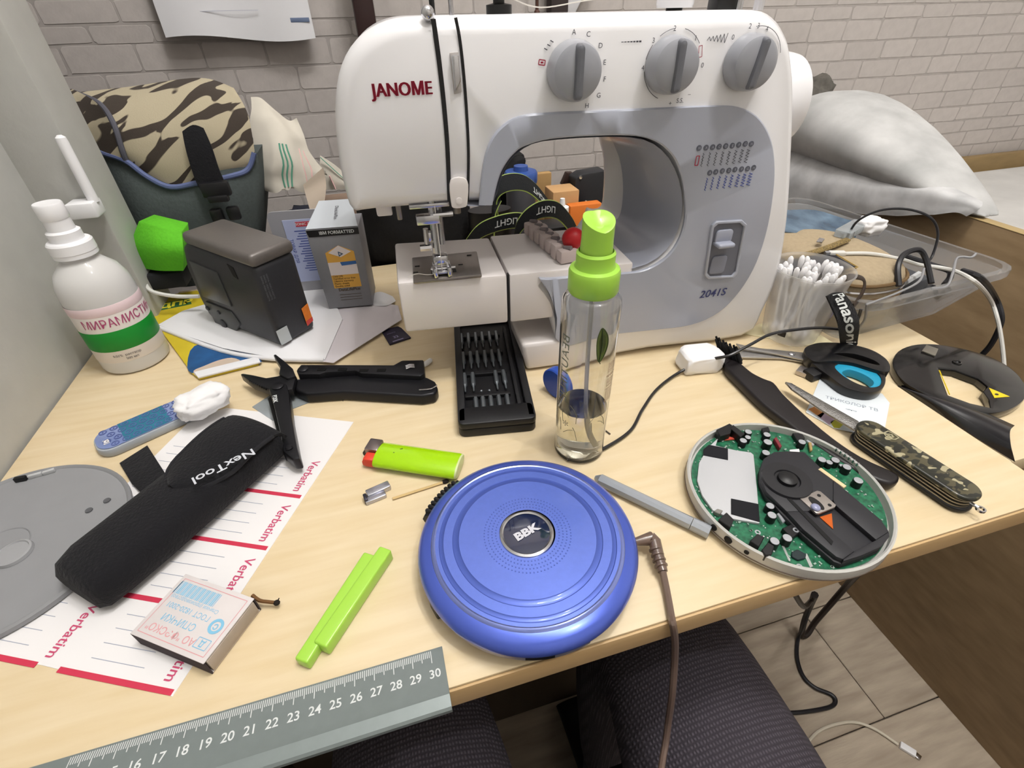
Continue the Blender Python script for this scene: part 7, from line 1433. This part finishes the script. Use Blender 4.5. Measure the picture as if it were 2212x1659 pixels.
t = T('black_device', 'black plastic device with two screws standing behind the orange box', 'device', (.38, .755, ZS))
a_, c_ = (0.3109, 0.745, 0.0703), (0.3633, 0.745, 0.0726); b = MB(); b.prism([(a_[0] + .006, ZS), (c_[0], ZS), (c_[0], c_[2]), (a_[0] + .012, a_[2]), (a_[0], a_[2] - .006)], 0, .03, bev=.003, M=Matrix.Translation((0, .775, 0)) @ FRONT); put(b, 'housing', mat('device_black', '#222429', .5), t)
for q in ((0.3194, 0.744, 0.0663), (0.331, 0.744, 0.0274)):
    b = MB(); b.lathe([(.0028, 0), (.0026, .001), (0, .0012)], 12, M=Matrix.Translation(q) @ FRONT); put(b, 'screw', M_chrome, t)
b = MB(); b.prism([(0.302, 0.765, 0.047)[::2], (0.323, 0.765, 0.0451)[::2], (0.3217, 0.765, 0.0645)[::2], (0.3105, 0.765, 0.0655)[::2]], -.012, 0, bev=.001, M=Matrix.Translation((0, .778, 0)) @ FRONT); put(b, 'handle', mat('device_brown', '#33231f', .5), t)
q = (0.2697, 0.705, 0.0422); b = MB(); b.lathe([(.010, ZS), (.010, q[2]), (.0045, q[2] + .002), (.0035, q[2] + .012), (0, q[2] + .012)], 20, M=Matrix.Translation((q[0], .690, 0))); solo(b, 'nozzle_bottle', M_cap, 'small white nozzle bottle in front of the beige box', 'bottle', (q[0], .690, ZS))
b = MB(); b.prism([(0.1919, 0.82, 0.0466)[::2], (0.2442, 0.82, 0.0625)[::2], (0.2499, 0.82, 0.0884)[::2], (0.2326, 0.82, 0.0877)[::2], (0.2124, 0.82, 0.0652)[::2]], -.05, 0, bev=.006, M=Matrix.Translation((0, .80, 0)) @ FRONT); b.box(((0.2267, 0.845, 0.0446)[0], .845, .02), (.05, .05, .139), bev=.004); solo(b, 'black_case', M_blk2, 'tall black case leaning behind the blue lidded jar', 'case', ((0.2106, 0.785, 0.061)[0], .785, ZS))
# --- wall calendar sheet, and the things hanging by the wall above the machine
y_ = WY - .028
c1, c2, c3 = (-0.2752, 1.082, 0.2492), (-0.0451, 1.082, 0.2413), (-0.2711, 1.082, 0.2992)
t = T('wall_sheet', 'large white paper sheet hanging on the brick wall', 'poster', (c1[0], WY, c1[2]))
b = MB(); b.sheet(lambda u, v: (c1[0] + (c2[0] - c1[0]) * u, y_ + .024 * v - .004 * sin(u * 9) * (1 - v), c1[2] + (.006 * sin(u * 5 + .8) - .002) * (1 - v) + v * .42), 24, 16, .0008); put(b, 'sheet', M_paper, t)
q = (-0.0639, 1.08, 0.2699); b = MB(); b.box((q[0], y_ - .003, q[2]), (.030, .0008, .0062), bev=.0002); put(b, 'blue_tag', mat('tag_blue', '#6d7c9a', .6), t)
b = MB()
for k in range(12): b.box((c1[0] + .085, y_ - .003 + .024 * (.035 + .03 * k) / .42, c1[2] + .035 + .03 * k), (.13, .0006, .0009))
put(b, 'ruled_lines', mat('rule_pale', '#c9cad6', .7), t)
p0, p1 = (0.0232, 1.05, 0.2944), (0.0589, 1.05, 0.2939); q0 = (0.0257, 1.05, 0.2416)
b = MB(); b.box(((p0[0] + p1[0]) / 2 + .001, 1.055, .30), (.034, .03, .70), bev=.004); solo(b, 'dark_post', mat('post_mahogany', '#2b1414', .4, coat=.2), 'dark mahogany upright post by the wall behind the machine', 'post', ((p0[0] + p1[0]) / 2, 1.055, -.05))
q = (0.1409, 0.95, 0.2797); b = MB(); b.tube([(q[0] + .002, .95, -.0498), (q[0], .95, .48)], .0042, 8); solo(b, 'black_rod', M_blk, 'thin black rod standing behind the thread hook', 'rod', (q[0], .95, -.05))
q = (0.3288, 1, 0.2829); b = MB(); b.tube([(q[0], 1.0, .27), (q[0], 1.0, .50)], .003, 8); b.sphere((q[0], 1.0, .272), .005); solo(b, 'brown_cord', mat('cord_brown', '#4d3026', .6), 'thin brown cord hanging by the wall above the machine', 'cord', (q[0], 1.0, .38))
q0, q1 = (0.3756, 1.06, 0.2661), (0.4102, 1.06, 0.2654); b = MB(); b.box(((q0[0] + q1[0]) / 2, 1.075, .40), (q1[0] - q0[0], .03, .28), bev=.004); solo(b, 'dark_cloth', mat('cloth_charcoal', '#453c3c', .9), 'dark charcoal cloth hanging on the wall above the machine', 'cloth', ((q0[0] + q1[0]) / 2, 1.075, .26))
q0, q1 = (0.4098, 1.05, 0.2688), (0.4317, 1.05, 0.2684); b = MB(); b.prism([(0.4098, 1.05, 0.2674)[::2], (0.4263, 1.05, 0.2671)[::2], ((0.4704, 1.05, 0.2879)[0], .34), ((0.4032, 1.05, 0.2889)[0], .34)], 0, .02, bev=.002, M=Matrix.Translation((0, 1.09, 0)) @ FRONT); solo(b, 'white_flap', M_paper, 'pointed white cloth corner hanging beside the dark charcoal cloth', 'cloth', (q0[0], 1.09, .27))
# --- cables on the floor
cable('floor_cord', [(0.3591, 0.2, -0.2204), (0.4594, 0.22, -0.3696), (0.6433, 0.3016, -0.6), (0.6636, 0.2974, -0.7), (0.6655, 0.2938, -0.742), (0.6405, 0.2656, -0.7455), (0.6274, 0.2344, -0.7455), (0.6336, 0.2117, -0.7455), (0.6536, 0.1937, -0.7455), (0.6529, 0.1819, -0.7455), (0.6333, 0.1774, -0.7455), (0.5836, 0.1842, -0.7455), (0.5465, 0.1935, -0.7455)], .0036, M_cb, 'black cord winding across the floor boards')
cable('hanging_cord', [(0.486, 0.2, -0.2232), (0.7032, 0.2965, -0.55), (0.713, 0.3049, -0.66), (0.7062, 0.3047, -0.72), (0.6922, 0.2974, -0.742), (0.6772, 0.297, -0.742), (0.6762, 0.308, -0.7), (0.6546, 0.3048, -0.62), (0.5519, 0.26, -0.4567)], .0055, mat('cord_brownblack', '#241a16', .5), 'thick dark cord hanging in a loop under the desk')
t = T('usb_cable', 'white USB cable lying on the floor boards', 'cable', (0.6542, 0.1338, -0.75))
b = MB(); b.tube([(0.5513, 0.1412, -0.7465), (0.5847, 0.1514, -0.7465), (0.6206, 0.1527, -0.7465), (0.6594, 0.1459, -0.7465), (0.686, 0.1271, -0.7465), (0.7053, 0.0979, -0.7465)], .0026, 8, sm=6); put(b, 'cord', mat('cable_offwhite', '#cfc7b6', .5), t)
b = MB(); bar(b, (0.708, 0.0968), (0.7214, 0.0785), .0115, .0065, FL + .0003, .001); put(b, 'plug_body', M_cap, t)
b = MB(); bar(b, (0.7214, 0.0785), (0.7243, 0.0715), .0085, .0035, FL + .0015, .0004); put(b, 'plug_tip', M_chrome, t)

# ------------------------------------------------------------------ the seated person: lap and legs under the desk edge
M_trs = weave('trouser_cloth', '#59535c', '#37323a', 130, 90)
sk = {'pelvis': ((.055, -.235, -.235), .130), 'waist': ((.055, -.330, -.14), .120), 'hip_l': ((-.035, -.185, -.235), .098), 'hip_r': ((.145, -.185, -.235), .098), 'th_l': ((-.040, -.02, -.212), .094), 'th_r': ((.172, -.02, -.205), .090), 'kn_l': ((-.050, .205, -.205), .068), 'kn_r': ((.192, .205, -.200), .066), 'sh_l': ((-.055, .225, -.40), .058), 'sh_r': ((.190, .225, -.40), .057), 'an_l': ((-.055, .195, -.66), .040), 'an_r': ((.190, .195, -.66), .040)}
order = list(sk); ed = [('pelvis', 'waist'), ('pelvis', 'hip_l'), ('pelvis', 'hip_r'), ('hip_l', 'th_l'), ('hip_r', 'th_r'), ('th_l', 'kn_l'), ('th_r', 'kn_r'), ('kn_l', 'sh_l'), ('kn_r', 'sh_r'), ('sh_l', 'an_l'), ('sh_r', 'an_r')]
per = T('person', 'seated person in dark ribbed trousers, only lap and legs in view', 'person', (.055, -.235, FL))
me = bpy.data.meshes.new('trousers'); me.from_pydata([sk[k][0] for k in order], [(order.index(a), order.index(c)) for a, c in ed], []); me.materials.append(M_trs)
tr = bpy.data.objects.new('trousers', me); COL.objects.link(tr); tr.parent = per; tr.matrix_local = _INV[per.name]
ms = tr.modifiers.new('skin', 'SKIN'); ms.use_smooth_shade = True; ms.branch_smoothing = .6
for i, k in enumerate(order): me.skin_vertices[0].data[i].radius = (sk[k][1], sk[k][1]); me.skin_vertices[0].data[i].use_root = (k == 'pelvis')
mm = tr.modifiers.new('sub', 'SUBSURF'); mm.levels = 2; mm.render_levels = 2
for s_, x in ((-1, -.055), (1, .190)):
    b = MB(); b.loft([[(x + (.036 + .006 * (k2 < 2)) * cos(a), y, FL + .0005 + max(0, (h_ / 2) + (h_ / 2) * sin(a))) for a in [2 * pi * k / 16 for k in range(16)]] for k2, (y, h_) in enumerate(((.14, .05), (.16, .075), (.20, .085), (.25, .065), (.29, .05), (.315, .03)))]); put(b, 'shoe', mat('shoe_dark', '#1d1c20', .7), per, ang=60)
    b = MB(); b.tube([(x, .195, -.66), (x, .195, FL + .06)], [.036, .034], 14); put(b, 'sock', mat('sock_grey', '#4a4a50', .9), per)

ch_ = T('office_chair', 'black office chair added under the seated person, darkening the gap between the legs', 'chair', (.06, -.12, FL))
M_seat = mat('seat_black', '#121214', .9, bump=(300, .4))
b = MB(); b.box((.06, -.115, -.345), (.46, .48, .055), bev=.024, seg=4); put(b, 'seat', M_seat, ch_)  # seat added to fill the gap between the thighs with black
b = MB(); b.tube([(.06, -.12, FL + .10), (.06, -.12, -.373)], [.028, .028, .022], 16); put(b, 'gas_post', M_blk, ch_)
for k in range(5):
    a = 2 * pi * k / 5 + .3; b = MB(); b.tube([(.06, -.12, FL + .105), (.06 + .25 * cos(a), -.12 + .25 * sin(a), FL + .062)], [.022, .015], 8); put(b, 'foot', M_blk, ch_)
    b = MB(); b.lathe([(.012, -.012), (.026, -.012), (.028, 0), (.026, .012), (.012, .012)], 16, M=Matrix.Translation((.06 + .25 * cos(a), -.12 + .25 * sin(a), FL + .029)) @ Matrix.Rotation(a + pi / 2, 4, 'Z') @ Matrix.Rotation(pi / 2, 4, 'Y')); put(b, 'caster', M_blk2, ch_)
